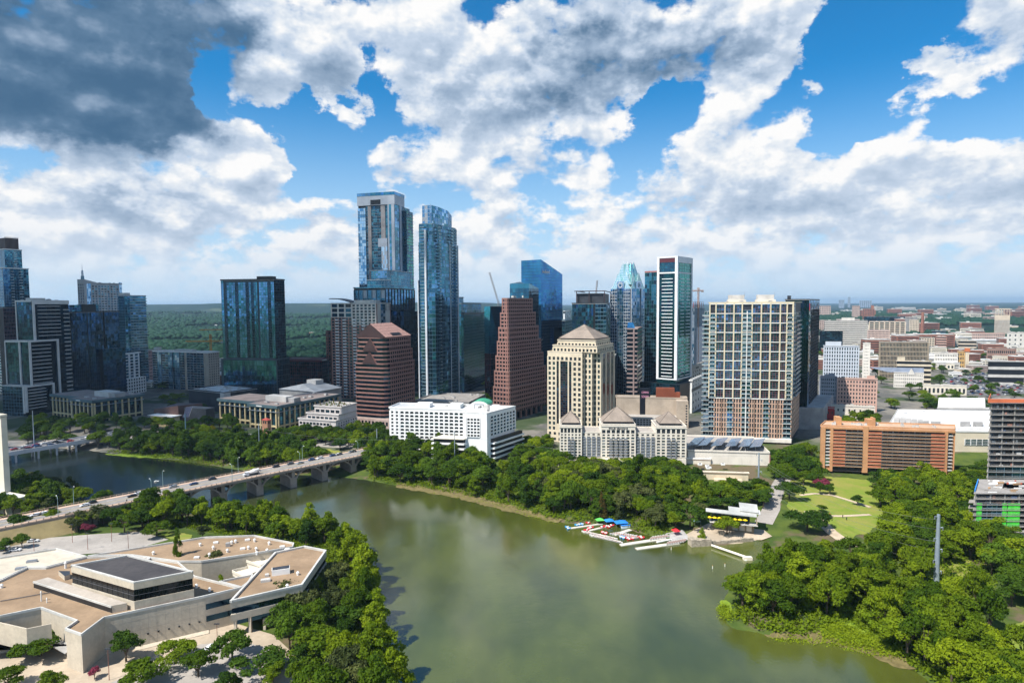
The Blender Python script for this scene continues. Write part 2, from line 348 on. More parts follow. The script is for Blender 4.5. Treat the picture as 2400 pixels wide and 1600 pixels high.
# ------------------------------------------------------------------ trees
BARK = mat('bark', (.10, .075, .05), .9, var=.3, scale=1.5)
LM = {'dark': leafmat('leaf_dark', (.034, .086, .006), (.080, .140, .008), .35), 'mid': leafmat('leaf_mid', (.066, .135, .004), (.150, .205, .005), .4),
      'lime': leafmat('leaf_lime', (.120, .205, .005), (.21, .27, .008), .4), 'olive': leafmat('leaf_olive', (.050, .072, .018), (.095, .11, .03), .25),
      'yellow': leafmat('leaf_yellow', (.20, .19, .010), (.30, .26, .012), .35), 'pink': leafmat('leaf_pink', (.20, .03, .06), (.30, .06, .10), .3), 'rust': leafmat('leaf_rust', (.13, .10, .02), (.17, .10, .02), .3)}
def crown_mesh(name, shape, nleaf, size, seed, m):
    """leaf sprays spread through the shell of many lumps; unit tree: crown radius about 1, height to about 2"""
    r = np.random.default_rng(seed); L = []
    if shape == 'round':
        L = [(0, 0, 1.1, .50)]
        for i in range(24):
            a = r.uniform(0, 6.28); e = r.uniform(-.45, 1.35); rr = .60 + r.uniform(-.16, .22); L.append((math.cos(a) * math.cos(e) * rr, math.sin(a) * math.cos(e) * rr, 1.1 + math.sin(e) * rr * .85, r.uniform(.14, .36)))
    elif shape == 'spread':
        for i in range(19):
            a = r.uniform(0, 6.28); rr = math.sqrt(r.uniform(0, 1)) * .82; L.append((math.cos(a) * rr, math.sin(a) * rr, .80 + (1 - rr) * .42 + r.uniform(-.12, .12), r.uniform(.22, .36)))
    elif shape == 'tall':
        for i in range(24):
            t = i / 23; a = r.uniform(0, 6.28); rad = (.62 * math.sin(math.pi * min(1, .25 + t * .72)) + .08); L.append((math.cos(a) * rad * .65, math.sin(a) * rad * .65, .35 + t * 1.75, r.uniform(.22, .36) * (1.1 - .45 * t)))
    elif shape == 'cone':
        for i in range(26):
            t = i / 25; a = r.uniform(0, 6.28); rad = .50 * (1 - t) ** .8 + .03; L.append((math.cos(a) * rad * .8, math.sin(a) * rad * .8, .25 + t * 1.75, .10 + .26 * (1 - t)))
    L = np.array(L); wt = L[:, 3] ** 2; idx = r.choice(len(L), nleaf, p=wt / wt.sum()); c = L[idx]
    d = r.normal(size=(nleaf, 3)); d[:, 2] = np.abs(d[:, 2]) * .9 - .25 * (r.random(nleaf) < .45); d /= np.linalg.norm(d, axis=1)[:, None]
    rad = c[:, 3] * (1 - .30 * r.random(nleaf) ** 2 + .12 * (r.random(nleaf) < .06)) * (1 + .20 * np.sin(d[:, 0] * 7 + idx * 1.3) * np.cos(d[:, 1] * 6 + idx) + .12 * np.sin(d[:, 2] * 11 + idx * 2)); p = c[:, :3] + d * rad[:, None] * np.array([1, 1, .82])
    n = d + r.normal(size=(nleaf, 3)) * .55; n /= np.linalg.norm(n, axis=1)[:, None]
    t = np.cross(n, r.normal(size=(nleaf, 3))); t /= np.linalg.norm(t, axis=1)[:, None]; b = np.cross(n, t)
    s = (size * r.uniform(.6, 1.35, nleaf))[:, None]; bend = n * s * -.25
    V = np.stack([p - t * s, p - b * s * .62 + bend * .2, p + t * s + bend, p + b * s * .62], 1).reshape(-1, 3); F = np.arange(nleaf * 4).reshape(-1, 4)
    return npmesh(name, V, F, [m])
def trunk_mesh(seed, h=1.0, spread=.5):
    r = random.Random(seed); b = MB(); b.tube((0, 0, -.15), (0, 0, h * .55), .062, .045, BARK, 7)
    for i in range(6):
        a = i * 1.05 + r.uniform(-.3, .3); e = spread * r.uniform(.6, 1.0); p = (math.cos(a) * e * .45, math.sin(a) * e * .45, h * .85); b.tube((0, 0, h * r.uniform(.38, .52)), p, .034, .022, BARK, 5)
        b.tube(p, (p[0] * 1.9, p[1] * 1.9, h * r.uniform(1.0, 1.25)), .022, .008, BARK, 4)
    return b.mesh('trunk')
TR = {}
for sh, nl, sz in (('round', 4200, .060), ('spread', 3800, .062), ('tall', 4200, .058), ('cone', 3600, .050)):
    for k in range(4):
        tm = trunk_mesh(k * 7 + len(sh)); base = crown_mesh('crown', sh, nl, sz, 11 * k + len(sh), LM['mid']); TR[sh, k] = (base, tm)
KINDNAME = {'round': 'broadleaf_tree', 'spread': 'oak_tree', 'tall': 'cypress_tree', 'cone': 'conifer_tree'}
CM_CACHE = {}
TREES = []
def tree(x, y, shape, hgt, wid, lm, label, group=None, z=None):
    k = random.randrange(4); base, tm = TR[shape, k]
    if (shape, k, lm) not in CM_CACHE:
        me = base.copy(); me.materials.clear(); me.materials.append(LM[lm]); CM_CACHE[shape, k, lm] = me
    me = CM_CACHE[shape, k, lm]; z = gz(x, y) if z is None else z
    e = empty('shade_tree' if shape == 'round' and lm == 'dark' else KINDNAME[shape], (x, y, z), label, 'tree', group, random.uniform(0, 6.28))
    top = {'round': 2.05, 'spread': 1.5, 'tall': 2.2, 'cone': 2.1}[shape]
    hgt *= random.uniform(.82, 1.22); wid *= random.uniform(.8, 1.15); s = (wid / 2, wid / 2 * random.uniform(.8, 1.2), hgt / top)
    for nm, mm in (('crown', me), ('trunk', tm)):
        o = bpy.data.objects.new(nm, mm); COL.objects.link(o); o.parent = e; o.scale = s
    TREES.append((x, y)); return e
def inside(poly, x, y):
    c = False; n = len(poly)
    for i in range(n):
        ax, ay = poly[i]; bx, by = poly[(i + 1) % n]
        if (ay > y) != (by > y) and x < (bx - ax) * (y - ay) / (by - ay) + ax: c = not c
    return c
def scatter(poly, sp, seed, jit=.42):
    """points about sp metres apart inside a world polygon"""
    r = random.Random(seed); xs = [p[0] for p in poly]; ys = [p[1] for p in poly]; L = []; j = 0; y = min(ys)
    while y < max(ys):
        x = min(xs) + (sp / 2 if j % 2 else 0)
        while x < max(xs):
            a, b = x + r.uniform(-jit, jit) * sp, y + r.uniform(-jit, jit) * sp
            if inside(poly, a, b): L.append((a, b))
            x += sp
        y += sp * .87; j += 1
    return L
# ------------------------------------------------------------------ building kit
class Fc:                                # one face of a building, seen from outside
    def __init__(s, o, ex, n, w): s.o = o; s.ex = ex; s.n = n; s.w = w
    def sub(s, x0, x1): return Fc(s.o + s.ex * x0, s.ex, s.n, x1 - x0)
    def fwd(s, d): return Fc(s.o + s.n * d, s.ex, s.n, s.w)
    def p(s, x, d, z): q = s.o + s.ex * x + s.n * d; return Vector((q.x, q.y, z))
def V2(v, z=0.): return Vector((v[0], v[1], z))
class Bd:
    """building from the pixels of its left edge, near corner and right edge, its distance and its turn"""
    def __init__(s, name, label, cat, uL, uC, uR, vtop, y0, th, z0=None, group=None, zt=None, vm=None, thb=None):
        vm = vm or (vtop + 120); th = R(th)
        c = at(uC, vm, y0); s.y0 = y0
        s.dA = Vector((-math.cos(th), math.sin(th), 0)); t2 = th if thb is None else R(thb); s.dB = Vector((math.sin(t2), math.cos(t2), 0))
        def solve(u, d):
            if d is None: return 0
            f = CM @ Vector((0, 0, -1)); r = CM @ Vector((1, 0, 0)); k = (u - 1200) / FPX
            P = c - CP; return (k * P.dot(f) - P.dot(r)) / (d.dot(r) - k * d.dot(f))
        s.nA = Vector((-math.sin(th), -math.cos(th), 0)); s.nB = Vector((s.dB.y, -s.dB.x, 0)); s.LA = max(1, solve(uL, s.dA)); s.LB = max(1, solve(uR, s.dB)); s.LB = min(s.LB, 80); s.LA = min(s.LA, 160)
        s.C = Vector((c.x, c.y, 0)); g = s.C + s.dA * s.LA / 2 + s.dB * s.LB / 2
        s.z0 = z0 if z0 is not None else gz(g.x, g.y)
        s.z1 = zt if zt is not None else at(uC, vtop, y0).z
        s.H = s.z1 - s.z0
        s.root = empty(name, (s.C.x, s.C.y, s.z0), label, cat, group); s.mb = {}; s.wins = []; s.ex = []
    def m(s, part): return s.mb.setdefault(part, MB())
    def pt(s, a, b, z): q = s.C + s.dA * a + s.dB * b; return Vector((q.x, q.y, z))
    def zat(s, v, u=None): # height of photo row v above this building's near corner
        return at(u or 1200, v, s.y0).z
    def fA(s, in_a=0, in_b=0, a1=None): a1 = s.LA if a1 is None else a1; return Fc(s.pt(a1, in_b, 0), -s.dA, s.nA, a1 - in_a)
    def fB(s, in_a=0, b0=0, b1=None): b1 = s.LB if b1 is None else b1; return Fc(s.pt(in_a, b0, 0), s.dB, s.nB, b1 - b0)
    def core(s, part, a0, a1, b0, b1, z0, z1, m, inset=0.):
        s.m(part).box(s.pt(a0 + inset, b0 + inset, z0), s.dA * (a1 - a0 - 2 * inset), s.dB * (b1 - b0 - 2 * inset), Z * (z1 - z0), m)
    def roof(s, a0, a1, b0, b1, z, m, mp, over=.5, par=1.1, t=.5, part='roof'):
        b = s.m(part); o = over
        b.box(s.pt(a0 - o, b0 - o, z + .01), s.dA * (a1 - a0 + 2 * o), s.dB * (b1 - b0 + 2 * o), Z * .35, m)
        if par:
            zz = z + .37
            for (x0, x1, y0, y1) in ((a0 - o, a1 + o, b0 - o, b0 - o + t), (a0 - o, a1 + o, b1 + o - t, b1 + o), (a0 - o, a0 - o + t, b0 - o + t, b1 + o - t), (a1 + o - t, a1 + o, b0 - o + t, b1 + o - t)):
                b.box(s.pt(x0, y0, zz), s.dA * (x1 - x0), s.dB * (y1 - y0), Z * par, mp)
    def wbox(s, part, x0, x1, d0, d1, z0, z1, m, F):
        s.m(part).box(F.p(x0, d0, z0), F.ex * (x1 - x0), F.n * (d1 - d0), Z * (z1 - z0), m)
    def grid(s, F, z0, z1, nb, nf, mw, pw=.45, sh=.38, dep=.45, wm=None, part='wall', mech=True, skip=None, edge=None, win='window', sill=False, mlow=None):
        """piers and spandrels stand proud of the core; a window sits in each opening"""
        bw = F.w / nb; fh = (z1 - z0) / nf; p = bw * pw / 2; e = edge if edge is not None else p
        for i in range(nb + 1):
            x0 = max(-(dep - .06) if i == 0 else 0, i * bw - p); x1 = min(F.w, i * bw + p)
            if i == 0: x0 = -(dep - .07); x1 = max(x1, e)
            if i == nb: x0 = min(x0, F.w - e); x1 = F.w + (dep - .07)
            s.wbox(part, x0, x1, .0, dep, z0, z1 - .02, mw, F)
        for j in range(nf + 1):
            a = z0 + j * fh - fh * sh / 2; b = a + fh * sh
            if j == 0: a = z0
            if j == nf: b = z1
            if b - a > .02: s.wbox(part, 0, F.w, .0, dep - .05, a, b - (.03 if j == nf else 0), mw, F)
        if wm:
            for j in range(nf):
                for i in range(nb):
                    if skip and skip(i, j): continue
                    x0 = i * bw + p; x1 = (i + 1) * bw - p
                    if i == 0: x0 = max(x0, e)
                    if i == nb - 1: x1 = min(x1, F.w - e)
                    s.wins.append((F, x0, x1, z0 + (j + sh / 2) * fh, z0 + (j + 1 - sh / 2) * fh, wm if not isinstance(wm, (list, tuple)) else random.choice(wm), win))
    def curtain(s, F, z0, z1, nb, nf, gm, mm, mw=.14, fh_=.28, dep=.22, tilt=.004, part='glass_facade', mpart='mullion_grid', off=.06, vert=True, every=1):
        b = s.m(part); bw = F.w / nb; fh = (z1 - z0) / nf; g = gm if isinstance(gm, (list, tuple)) else [gm]
        for j in range(nf):
            for i in range(nb):
                tx, tz = random.gauss(0, tilt), random.gauss(0, tilt); x0, x1 = i * bw, (i + 1) * bw; a, c = z0 + j * fh, z0 + (j + 1) * fh; d = off + .04
                b.quad(F.p(x0, d - tx * bw - tz * fh, a), F.p(x1, d + tx * bw - tz * fh, a), F.p(x1, d + tx * bw + tz * fh, c), F.p(x0, d - tx * bw + tz * fh, c), random.choice(g))
        if mm:
            if vert:
                for i in range(nb + 1): s.wbox(mpart, max(0, i * bw - mw / 2), min(F.w, i * bw + mw / 2), 0, dep, z0, z1 - .02, mm, F)
            for j in range(0, nf + 1, every):
                a = z0 + j * fh - fh_ / 2; s.wbox(mpart, 0, F.w, 0, dep - .04, max(a, z0), min(a + fh_, z1 - .04), mm, F)
    def slabs(s, F, z0, z1, nf, dep, ms, th=.3, part='balcony_slabs', rail=None, each=False, rh=1.05, name='balcony', d0=0., wall=None):
        fh = (z1 - z0) / nf; one = MB()
        for j in range(nf):
            z = z0 + j * fh; mbx = MB() if each else one
            mbx.box(F.p(0, d0, z), F.ex * F.w, F.n * dep, Z * th, ms)
            if rail:
                mbx.box(F.p(0, d0 + dep - .08, z + th), F.ex * F.w, F.n * .06, Z * rh, rail)
                for x in (0, F.w - .06): mbx.box(F.p(x, d0, z + th), F.ex * .06, F.n * (dep - .09), Z * rh, rail)
            if each: s.extra(name, mbx)
        if not each: s.extra('balcony_stack', one)
    def extra(s, name, mbx):
        o = mbx.obj(name, s.root); s.ex.append(o); return o
    def clutter(s, a0, a1, b0, b1, z, n, m, seed=1, mx=4., hz=2.2):
        r = random.Random(seed)
        for i in range(n):
            x = r.uniform(a0 + 1, a1 - mx - 1) if a1 - a0 > mx + 3 else a0 + 1; y = r.uniform(b0 + 1, b1 - mx - 1) if b1 - b0 > mx + 3 else b0 + 1
            b = MB(); w_, d_, h_ = r.uniform(1.2, mx), r.uniform(1.2, mx), r.uniform(.7, hz)
            b.box(s.pt(x, y, z + .38), s.dA * w_, s.dB * d_, Z * h_, m)
            b.box(s.pt(x + w_ * .2, y + d_ * .2, z + .38 + h_), s.dA * w_ * .6, s.dB * d_ * .6, Z * .3, mat('unit_top', (.25, .25, .26), .6))
            s.extra('roof_unit', b)
    def done(s, most=90):
        # windows: the nearest and largest as parts, the rest of them as one
        WO = []; cache = {}; rest = MB(); n = 0; names = {}
        W = s.wins
        if len(W) > most:
            step = len(W) / most; keep = set(int(i * step) for i in range(most)); half = sorted(range(len(W)), key=lambda i: -((W[i][2] - W[i][1]) * (W[i][4] - W[i][3])) + random.random() * .01); keep = set(half[:most])
        else: keep = set(range(len(W)))
        for i, (F, x0, x1, a, c, m, nm) in enumerate(W):
            w_, h_ = x1 - x0, c - a
            if w_ <= .05 or h_ <= .05: continue
            if i in keep:
                key = (round(w_, 2), round(h_, 2), m.name)
                if key not in cache:
                    b = MB(); ex, n_ = Vector((1, 0, 0)), Vector((0, 1, 0)); fr = mat('window_frame', (.10, .10, .11), .5); t = min(.12, w_ * .08)
                    b.box(Vector((0, .05, 0)), ex * w_, n_ * .03, Z * h_, m)
                    for (q0, q1, r0, r1) in ((0, t, 0, h_), (w_ - t, w_, 0, h_), (t, w_ - t, 0, t), (t, w_ - t, h_ - t, h_), (w_ / 2 - t / 2, w_ / 2 + t / 2, t, h_ - t)):
                        b.box(Vector((q0, .081, r0)), ex * (q1 - q0), n_ * .05, Z * (r1 - r0), fr)
                    cache[key] = b.mesh(nm)
                o = bpy.data.objects.new(nm, cache[key]); COL.objects.link(o); o.parent = s.root
                M = Matrix(((F.ex.x, F.n.x, 0, 0), (F.ex.y, F.n.y, 0, 0), (F.ex.z, F.n.z, 1, 0), (0, 0, 0, 1))); M.translation = F.p(x0, 0, a) - s.root.matrix_basis.translation
                o.matrix_basis = M; WO.append(o)
            else: rest.box(F.p(x0, .05, a), F.ex * w_, F.n * .06, Z * h_, m)
        if rest.f: rest.obj('window', s.root)['kind'] = 'stuff'
        P = {k: b.obj(k, s.root) for k, b in s.mb.items() if b.f}
        rf = P.get('roof'); wl = P.get('wall')
        for o in s.ex:
            if rf and o.name.split('.')[0] in ('roof_unit', 'antenna', 'roof_post', 'solar_canopy', 'skylight', 'vent_block', 'penthouse'): o.parent = rf
        for o in WO:
            if wl: o.parent = wl
        return s
def text3d(txt, size, F, x, d, z, m, root, name='lettering', ext=.08, bold=0.0, sx=1.0):
    c = bpy.data.curves.new(name, 'FONT'); c.body = txt; c.size = size; c.extrude = ext; c.align_x = 'CENTER'; c.offset = bold; c.materials.append(m); c.resolution_u = 3
    o = bpy.data.objects.new(name, c); COL.objects.link(o); o.parent = root
    ex = F.ex * sx; M = Matrix(((ex.x, 0, F.n.x, 0), (ex.y, 0, F.n.y, 0), (0, 1, 0, 0), (0, 0, 0, 1))); M.translation = F.p(x, d, z) - root.matrix_basis.translation
    me = bpy.data.meshes.new_from_object(o); bpy.data.objects.remove(o); o = bpy.data.objects.new(name, me); COL.objects.link(o); o.parent = root; o.matrix_basis = M
    return o
# palette
WHT = mat('white_paint', (.80, .79, .76), .7, var=.08, streak=.3); CRM = mat('cream_stone', (.64, .55, .41), .8, var=.10, streak=.25, fine=.9)
CRM2 = mat('pale_stucco', (.70, .64, .53), .85, var=.08, streak=.3); GRNT = mat('pink_granite', (.28, .145, .12), .6, var=.2, scale=.4, fine=1.2)
GRY = mat('grey_concrete', (.34, .33, .32), .85, var=.2, streak=.4); LGRY = mat('light_concrete', (.52, .50, .47), .85, var=.15, streak=.4); DGRY = mat('dark_panel', (.035, .04, .05), .5, var=.3)
STEEL = mat('steel_grey', (.35, .38, .42), .4, .6, var=.15); BLK = mat('black_panel', (.012, .014, .018), .4, var=.3); ROOFG = mat('roof_gravel', (.36, .33, .30), .95, var=.2, scale=.2, fine=1.5)
ROOFW = mat('roof_membrane_white', (.60, .60, .59), .8, var=.12, scale=.08, fine=.3); BRK = mat('brick_orange', (.52, .27, .13), .85, var=.15, fine=1.6); BRKR = mat('brick_brown', (.30, .13, .09), .85, var=.2, fine=1.6)
MULL = mat('mullion_blue_grey', (.15, .27, .34), .4, .4, var=.1); MULW = mat('mullion_white', (.70, .72, .74), .5, var=.08); MULD = mat('mullion_dark', (.03, .045, .06), .4, .3)
LIME = mat('limestone_yellow', (.62, .50, .28), .85, var=.15, fine=.8, scale=.6); TILE = mat('roof_tile_brown', (.27, .22, .18), .8, var=.2, fine=1.2, streak=.5)
GB = glass('glass_blue', (.14, .36, .62)); GBL = glass('glass_pale', (.45, .68, .90), var=.25); GT = glass('glass_teal', (.065, .27, .38)); GD = glass('glass_dark', (.05, .17, .27)); GDD = glass('glass_black', (.024, .065, .11))
GG = glass('glass_green', (.05, .30, .27)); GN = glass('glass_navy', (.04, .13, .30)); GW = glass('window_dark', (.03, .045, .06), metal=.3, rough=.1); GW2 = glass('window_blind', (.22, .25, .27), metal=.1, rough=.3); GWT = glass('window_teal', (.06, .14, .16), metal=.6)
RAILG = glass('rail_glass', (.25, .38, .44), metal=.5, rough=.1)
WIN = [GW, GW, GW, GWT, GW2]
YB = lambda v, z: G(1200, v, z).y
# ------------------------------------------------------------------ towers, left to right
def penthouse(b, a0, a1, b0, b1, z0, z1, m, part='penthouse'): b.core(part, a0, a1, b0, b1, z0, z1, m)
TH = 24
# 1 far left stepped glass tower
b = Bd('glass_tower', 'tall stepped blue glass condominium tower with a brown crown at the left edge', 'skyscraper', -70, 12, 72, 622, 780, 30)
z1, z2, z3 = b.zat(622), b.zat(577), b.zat(548)
b.core('glass_facade', 0, b.LA, 0, b.LB, b.z0, z1, GD); A, Bf = b.fA(), b.fB()
b.curtain(A, b.z0, z1, 12, 44, [GD, GT, GD], MULW, dep=.3); b.curtain(Bf, b.z0, z1, 10, 44, [GD, GD, GT], MULL, dep=.3)
b.curtain(Bf.sub(0, 7).fwd(.5), b.z0, z1, 3, 44, [GBL, GB], MULL); b.slabs(Bf.sub(8, 11), b.z0 + 6, z1, 43, 1.6, WHT, .5); b.slabs(Bf.sub(Bf.w * .62, Bf.w * .74), b.z0 + 6, z1, 43, 1.6, WHT, .5)
b.roof(0, b.LA, 0, b.LB, z1, ROOFG, WHT)
i = 4.5; b.core('glass_facade', i, b.LA - i, i, b.LB - i, z1, z2, GD); b.curtain(b.fB(i, i, b.LB - i), z1, z2, 9, 11, [GD, GT], MULL); b.slabs(b.fB(i, i, b.LB - i).sub(9, 13), z1, z2, 11, 1.4, WHT, .5); b.roof(i, b.LA - i, i, b.LB - i, z2, ROOFG, WHT)
i = 6.5; BR = mat('brown_screen', (.10, .07, .065), .7); b.core('crown', i, b.LA - i, i, b.LB - i, z2, z3, BR)
f = b.fB(i, i, b.LB - i)
for k in range(12): b.wbox('crown', f.w * k / 11.5, f.w * k / 11.5 + .35, .0, .6, z2, z3 + 1.5, mat('bronze_fin', (.20, .14, .12), .6), f)
b.done()
# 2 white framed stepped tower
b = Bd('framed_tower', 'dark glass stepped tower with white outlined frames beside the left bridge', 'tower', 43, 80, 165, 706, 640, 16)
A, Bf = b.fA(), b.fB(); zt = b.z1; zm = b.zat(790); zl = b.zat(893); z0 = b.z0
b.core('glass_facade', 0, b.LA, 0, b.LB, z0, zt, GDD)
b.curtain(A, z0, zt, 6, 26, [GD, GDD], MULD); b.curtain(Bf, z0, zt, 8, 26, [GDD, GD], MULD)
LG = (zt - zm); WF = mat('white_frame', (.62, .60, .57), .7, var=.1)
def frame(F, x0, x1, a, c, t=1.5, d=1.2, lines=0, part='frame', left=True, right=True, lf=.1, rt=.8):
    b.wbox(part, x0, x1, 0, d, c - t, c, WF, F)
    if left: b.wbox(part, x0, x0 + t, 0, d - .05, a, c - t, WF, F)
    if right: b.wbox(part, x1 - t, x1, 0, d - .05, a, c - t, WF, F)
    for k in range(1, lines): z = a + (c - a - t) * k / lines; b.wbox('balcony_slabs', x0 + (x1 - x0) * lf, x0 + (x1 - x0) * rt, 0, d - .15, z, z + .55, WF, F)
frame(Bf, 0, Bf.w, zm, zt + .6, 2.2, 1.4, 10, right=False, lf=.14, rt=.74); b.wbox('frame', 0, Bf.w, 0, 1.4, zt - 3, zt - 1.6, WF, Bf)
frame(A, 0, A.w, zm, zt + .5, 1.0, .9, 0, right=False)
b.slabs(Bf.sub(Bf.w * .84, Bf.w), z0 + 3, zt - 5, 25, 1.3, WF, .7, d0=.3)
# middle volume stands forward
F2 = Fc(b.pt(10, -9, 0), -b.dA, -b.dB, 1)
b.core('glass_facade', -2, b.LA + 8, -7, 6, z0, zm - 1, GDD)
Bm = Fc(b.pt(-2, -7, 0), b.dB, -b.dA, 20); Am = b.fA(-2, -7, b.LA + 8)
b.curtain(Am, z0, zm - 1, 9, 19, [GD, GDD], MULD); frame(Am, 0, Am.w - 12.5, zl, zm - 1, 1.0, .9, 0, right=False); frame(Am, Am.w - 12, Am.w + 12 - 12, zl, zm, 1.6, 1.3, 0, right=False)
Bm2 = Fc(b.pt(-2, -7, 0), b.dB, -b.dA, Bf.w * .62 + 7); b.core('glass_facade', -2, 3, -7, Bf.w * .62, z0, zm - 1, GDD)
frame(Bm2, 0, Bm2.w, z0 + 4, zm, 1.9, 1.4, 18, lf=.1, rt=.72)
b.core('glass_facade', -5, b.LA + 4, -15, -7.5, z0, zl - 1, GDD); b.core('glass_facade', -5, -2.2, -15, 14, z0, zl - 1, GDD)
Al = b.fA(-5, -15, b.LA + 4); b.curtain(Al, z0, zl - 1, 8, 9, [GD, GDD], MULL); frame(Al, Al.w - 1.6, Al.w, z0 + 3, zl, 1.6, 1.3, 0, right=False)
Bl = Fc(b.pt(-5, -15, 0), b.dB, -b.dA, 30); frame(Bl, 0, Bl.w, z0 + 4, zl, 1.8, 1.4, 8, lf=.1, rt=.7)
b.roof(0, b.LA, 0, b.LB, zt, ROOFG, WF, par=.8); b.roof(-2, b.LA + 8, -7, -.8, zm - 1, ROOFG, WF, over=.2, par=.6); b.roof(-5, b.LA + 4, -15, -7.6, zl - 1, ROOFG, WF, over=.2, par=.6)
penthouse(b, 2, 12, 3, 16, zt, zt + 3.5, LGRY); b.clutter(0, b.LA, 0, b.LB, zt, 6, GRY, 4); b.done()
b = Bd('dark_red_tower', 'slim dark tower with a reddish window grid behind the white framed tower', 'tower', 2, 14, 45, 722, 700, 18)
b.core('wall', 0, b.LA, 0, b.LB, b.z0, b.z1, BLK); b.grid(b.fB(), b.z0, b.z1, 9, 26, mat('dark_red_frame', (.09, .05, .06), .6), .3, .3, .4, [GD, GDD]); b.roof(0, b.LA, 0, b.LB, b.z1, ROOFG, BLK); b.done(40)
# 4 dark glass block
b = Bd('black_glass_tower', 'black and navy glass office block with a low rooftop box left of the spire tower', 'tower', 150, 168, 283, 733, 690, 14)
z0, zt = b.z0, b.z1; A, Bf = b.fA(), b.fB(); b.core('wall', 0, b.LA, 0, b.LB, z0, zt, BLK)
b.curtain(A, z0, zt, 6, 24, [GD, GN], MULD); w3 = Bf.w / 3
for k in range(3): b.curtain(Bf.sub(k * w3 + .8, (k + 1) * w3 - .8).fwd(.5 * (k != 1)), z0, zt - (0 if k < 2 else 0), 8, 24, [GN, GN, GDD], MULD, mw=.1, fh_=.15)
b.roof(0, b.LA, 0, b.LB, zt, ROOFG, BLK); zp = b.zat(708); b.core('penthouse', 3, b.LA, 3, Bf.w * .62, zt, zp, GN); b.curtain(b.fB(3, 3, Bf.w * .62), zt, zp, 12, 3, [GN, GT], MULL, part='penthouse'); b.core('penthouse', 2, 9, Bf.w * .28, Bf.w * .55, zt, zp + .6, BLK)
zs = b.zat(817); b.core('lower_wing', -5, 4, Bf.w * .55, Bf.w + 2, z0, zs, BLK); f = Fc(b.pt(-5, Bf.w * .55, 0), b.dB, -b.dA, Bf.w * .45 + 2); b.curtain(f, z0, zs, 7, 14, [GN, GDD, GN], MULD, part='lower_wing'); b.done()
# 5 white tower with spire
b = Bd('spire_tower', 'white residential tower with a sloped top and a thin rooftop spire', 'tower', 188, 203, 290, 664, 860, 20)
z0, zt = b.z0, b.z1; A, Bf = b.fA(), b.fB(); PW = mat('pale_grey_stucco', (.48, .47, .46), .8, var=.1); b.core('wall', 0, b.LA, 0, b.LB, z0, zt, PW)
b.curtain(Bf.sub(3, 9), z0, zt, 3, 40, [GBL, GB], MULW)
b.grid(Bf.sub(9.5, Bf.w - 5), z0, zt - 2, 9, 40, PW, .40, .42, .6, [GW, GD, GT]); b.curtain(Bf.sub(Bf.w - 4.5, Bf.w), z0, zt + 3, 3, 41, [GBL, GB], MULW)
b.slabs(Bf.sub(Bf.w * .42, Bf.w * .55), z0 + 5, zt - 3, 39, 1.5, WHT, .8); b.slabs(Bf.sub(Bf.w * .72, Bf.w * .82), z0 + 5, zt - 3, 39, 1.5, WHT, .8)
zk = b.zat(648); m = b.m('tower_top'); b.grid(A, z0, zt, 3, 36, PW, .55, .5, .4, [GB, GD])
q = [b.pt(-.4, -.6, zt), b.pt(b.LA, -.6, zt), b.pt(b.LA, 17, zt), b.pt(-.4, 17, zt)]; up = [Vector((p.x, p.y, zk)) for p in q]; up[2].z = zt + 2; up[3].z = zt + 2
for i in range(4): j = (i + 1) % 4; m.quad(q[i], q[j], up[j], up[i], PW)
m.quad(*up, PW); c = (q[0] + q[1]) / 2 + b.dB * 3
sb = MB(); sb.tube((c.x, c.y, zk - 3), (c.x, c.y, b.zat(640)), 2.3, 2.0, MULL, 10); sb.tube((c.x, c.y, b.zat(640)), (c.x, c.y, b.zat(627)), 1.5, 1.2, MULW, 10); sb.tube((c.x, c.y, b.zat(627)), (c.x, c.y, b.zat(610)), .35, .1, STEEL, 6); b.extra('spire', sb)
b.roof(0, b.LA, 17.5, b.LB, zt, ROOFG, PW); b.clutter(0, b.LA, 20, b.LB, zt, 5, LGRY, 2); b.done()
b = Bd('white_podium_block', 'low white block with tall striped piers below the blue balcony tower', 'building', 279, 283, 334, 832, 760, 10)
z0, zt = b.z0, b.z1; zg = b.zat(884); b.core('wall', 0, b.LA, 0, b.LB, z0, zt, GD); f = b.fB(); b.grid(f.sub(0, f.w * .9), zg, zt, 4, 8, WHT, .34, .3, .7, [GB, GD, GT])
b.core('podium', -3, b.LA, -3, b.LB + 3, z0, zg, WHT); fp = Fc(b.pt(-3, -3, 0), b.dB, -b.dA, b.LB + 6); b.grid(fp, z0, zg, 10, 5, WHT, .4, .4, .5, [GW]); b.roof(0, b.LA, 0, b.LB, zt, ROOFG, WHT); b.done(60)
# 6 blue glass balcony tower
b = Bd('balcony_tower', 'blue glass tower with thin balcony slabs on every floor right of the spire tower', 'tower', 282, 296, 346, 694, 820, 22)
z0, zt = b.z0, b.z1; A, Bf = b.fA(), b.fB(); b.core('glass_facade', 0, b.LA, 0, b.LB, z0, zt, GD); b.curtain(A, z0, zt, 6, 34, [GT, GB, GT], MULL); b.curtain(Bf, z0, zt, 8, 34, [GD, GT, GD, GB], MULL)
b.slabs(Bf.sub(Bf.w * .2, Bf.w), z0 + 3, zt, 33, 1.8, STEEL, .35, rail=RAILG); b.roof(0, b.LA, 0, b.LB, zt, ROOFG, STEEL); b.core('penthouse', 2, 12, 2, 10, zt, zt + 4.5, LGRY); b.done()
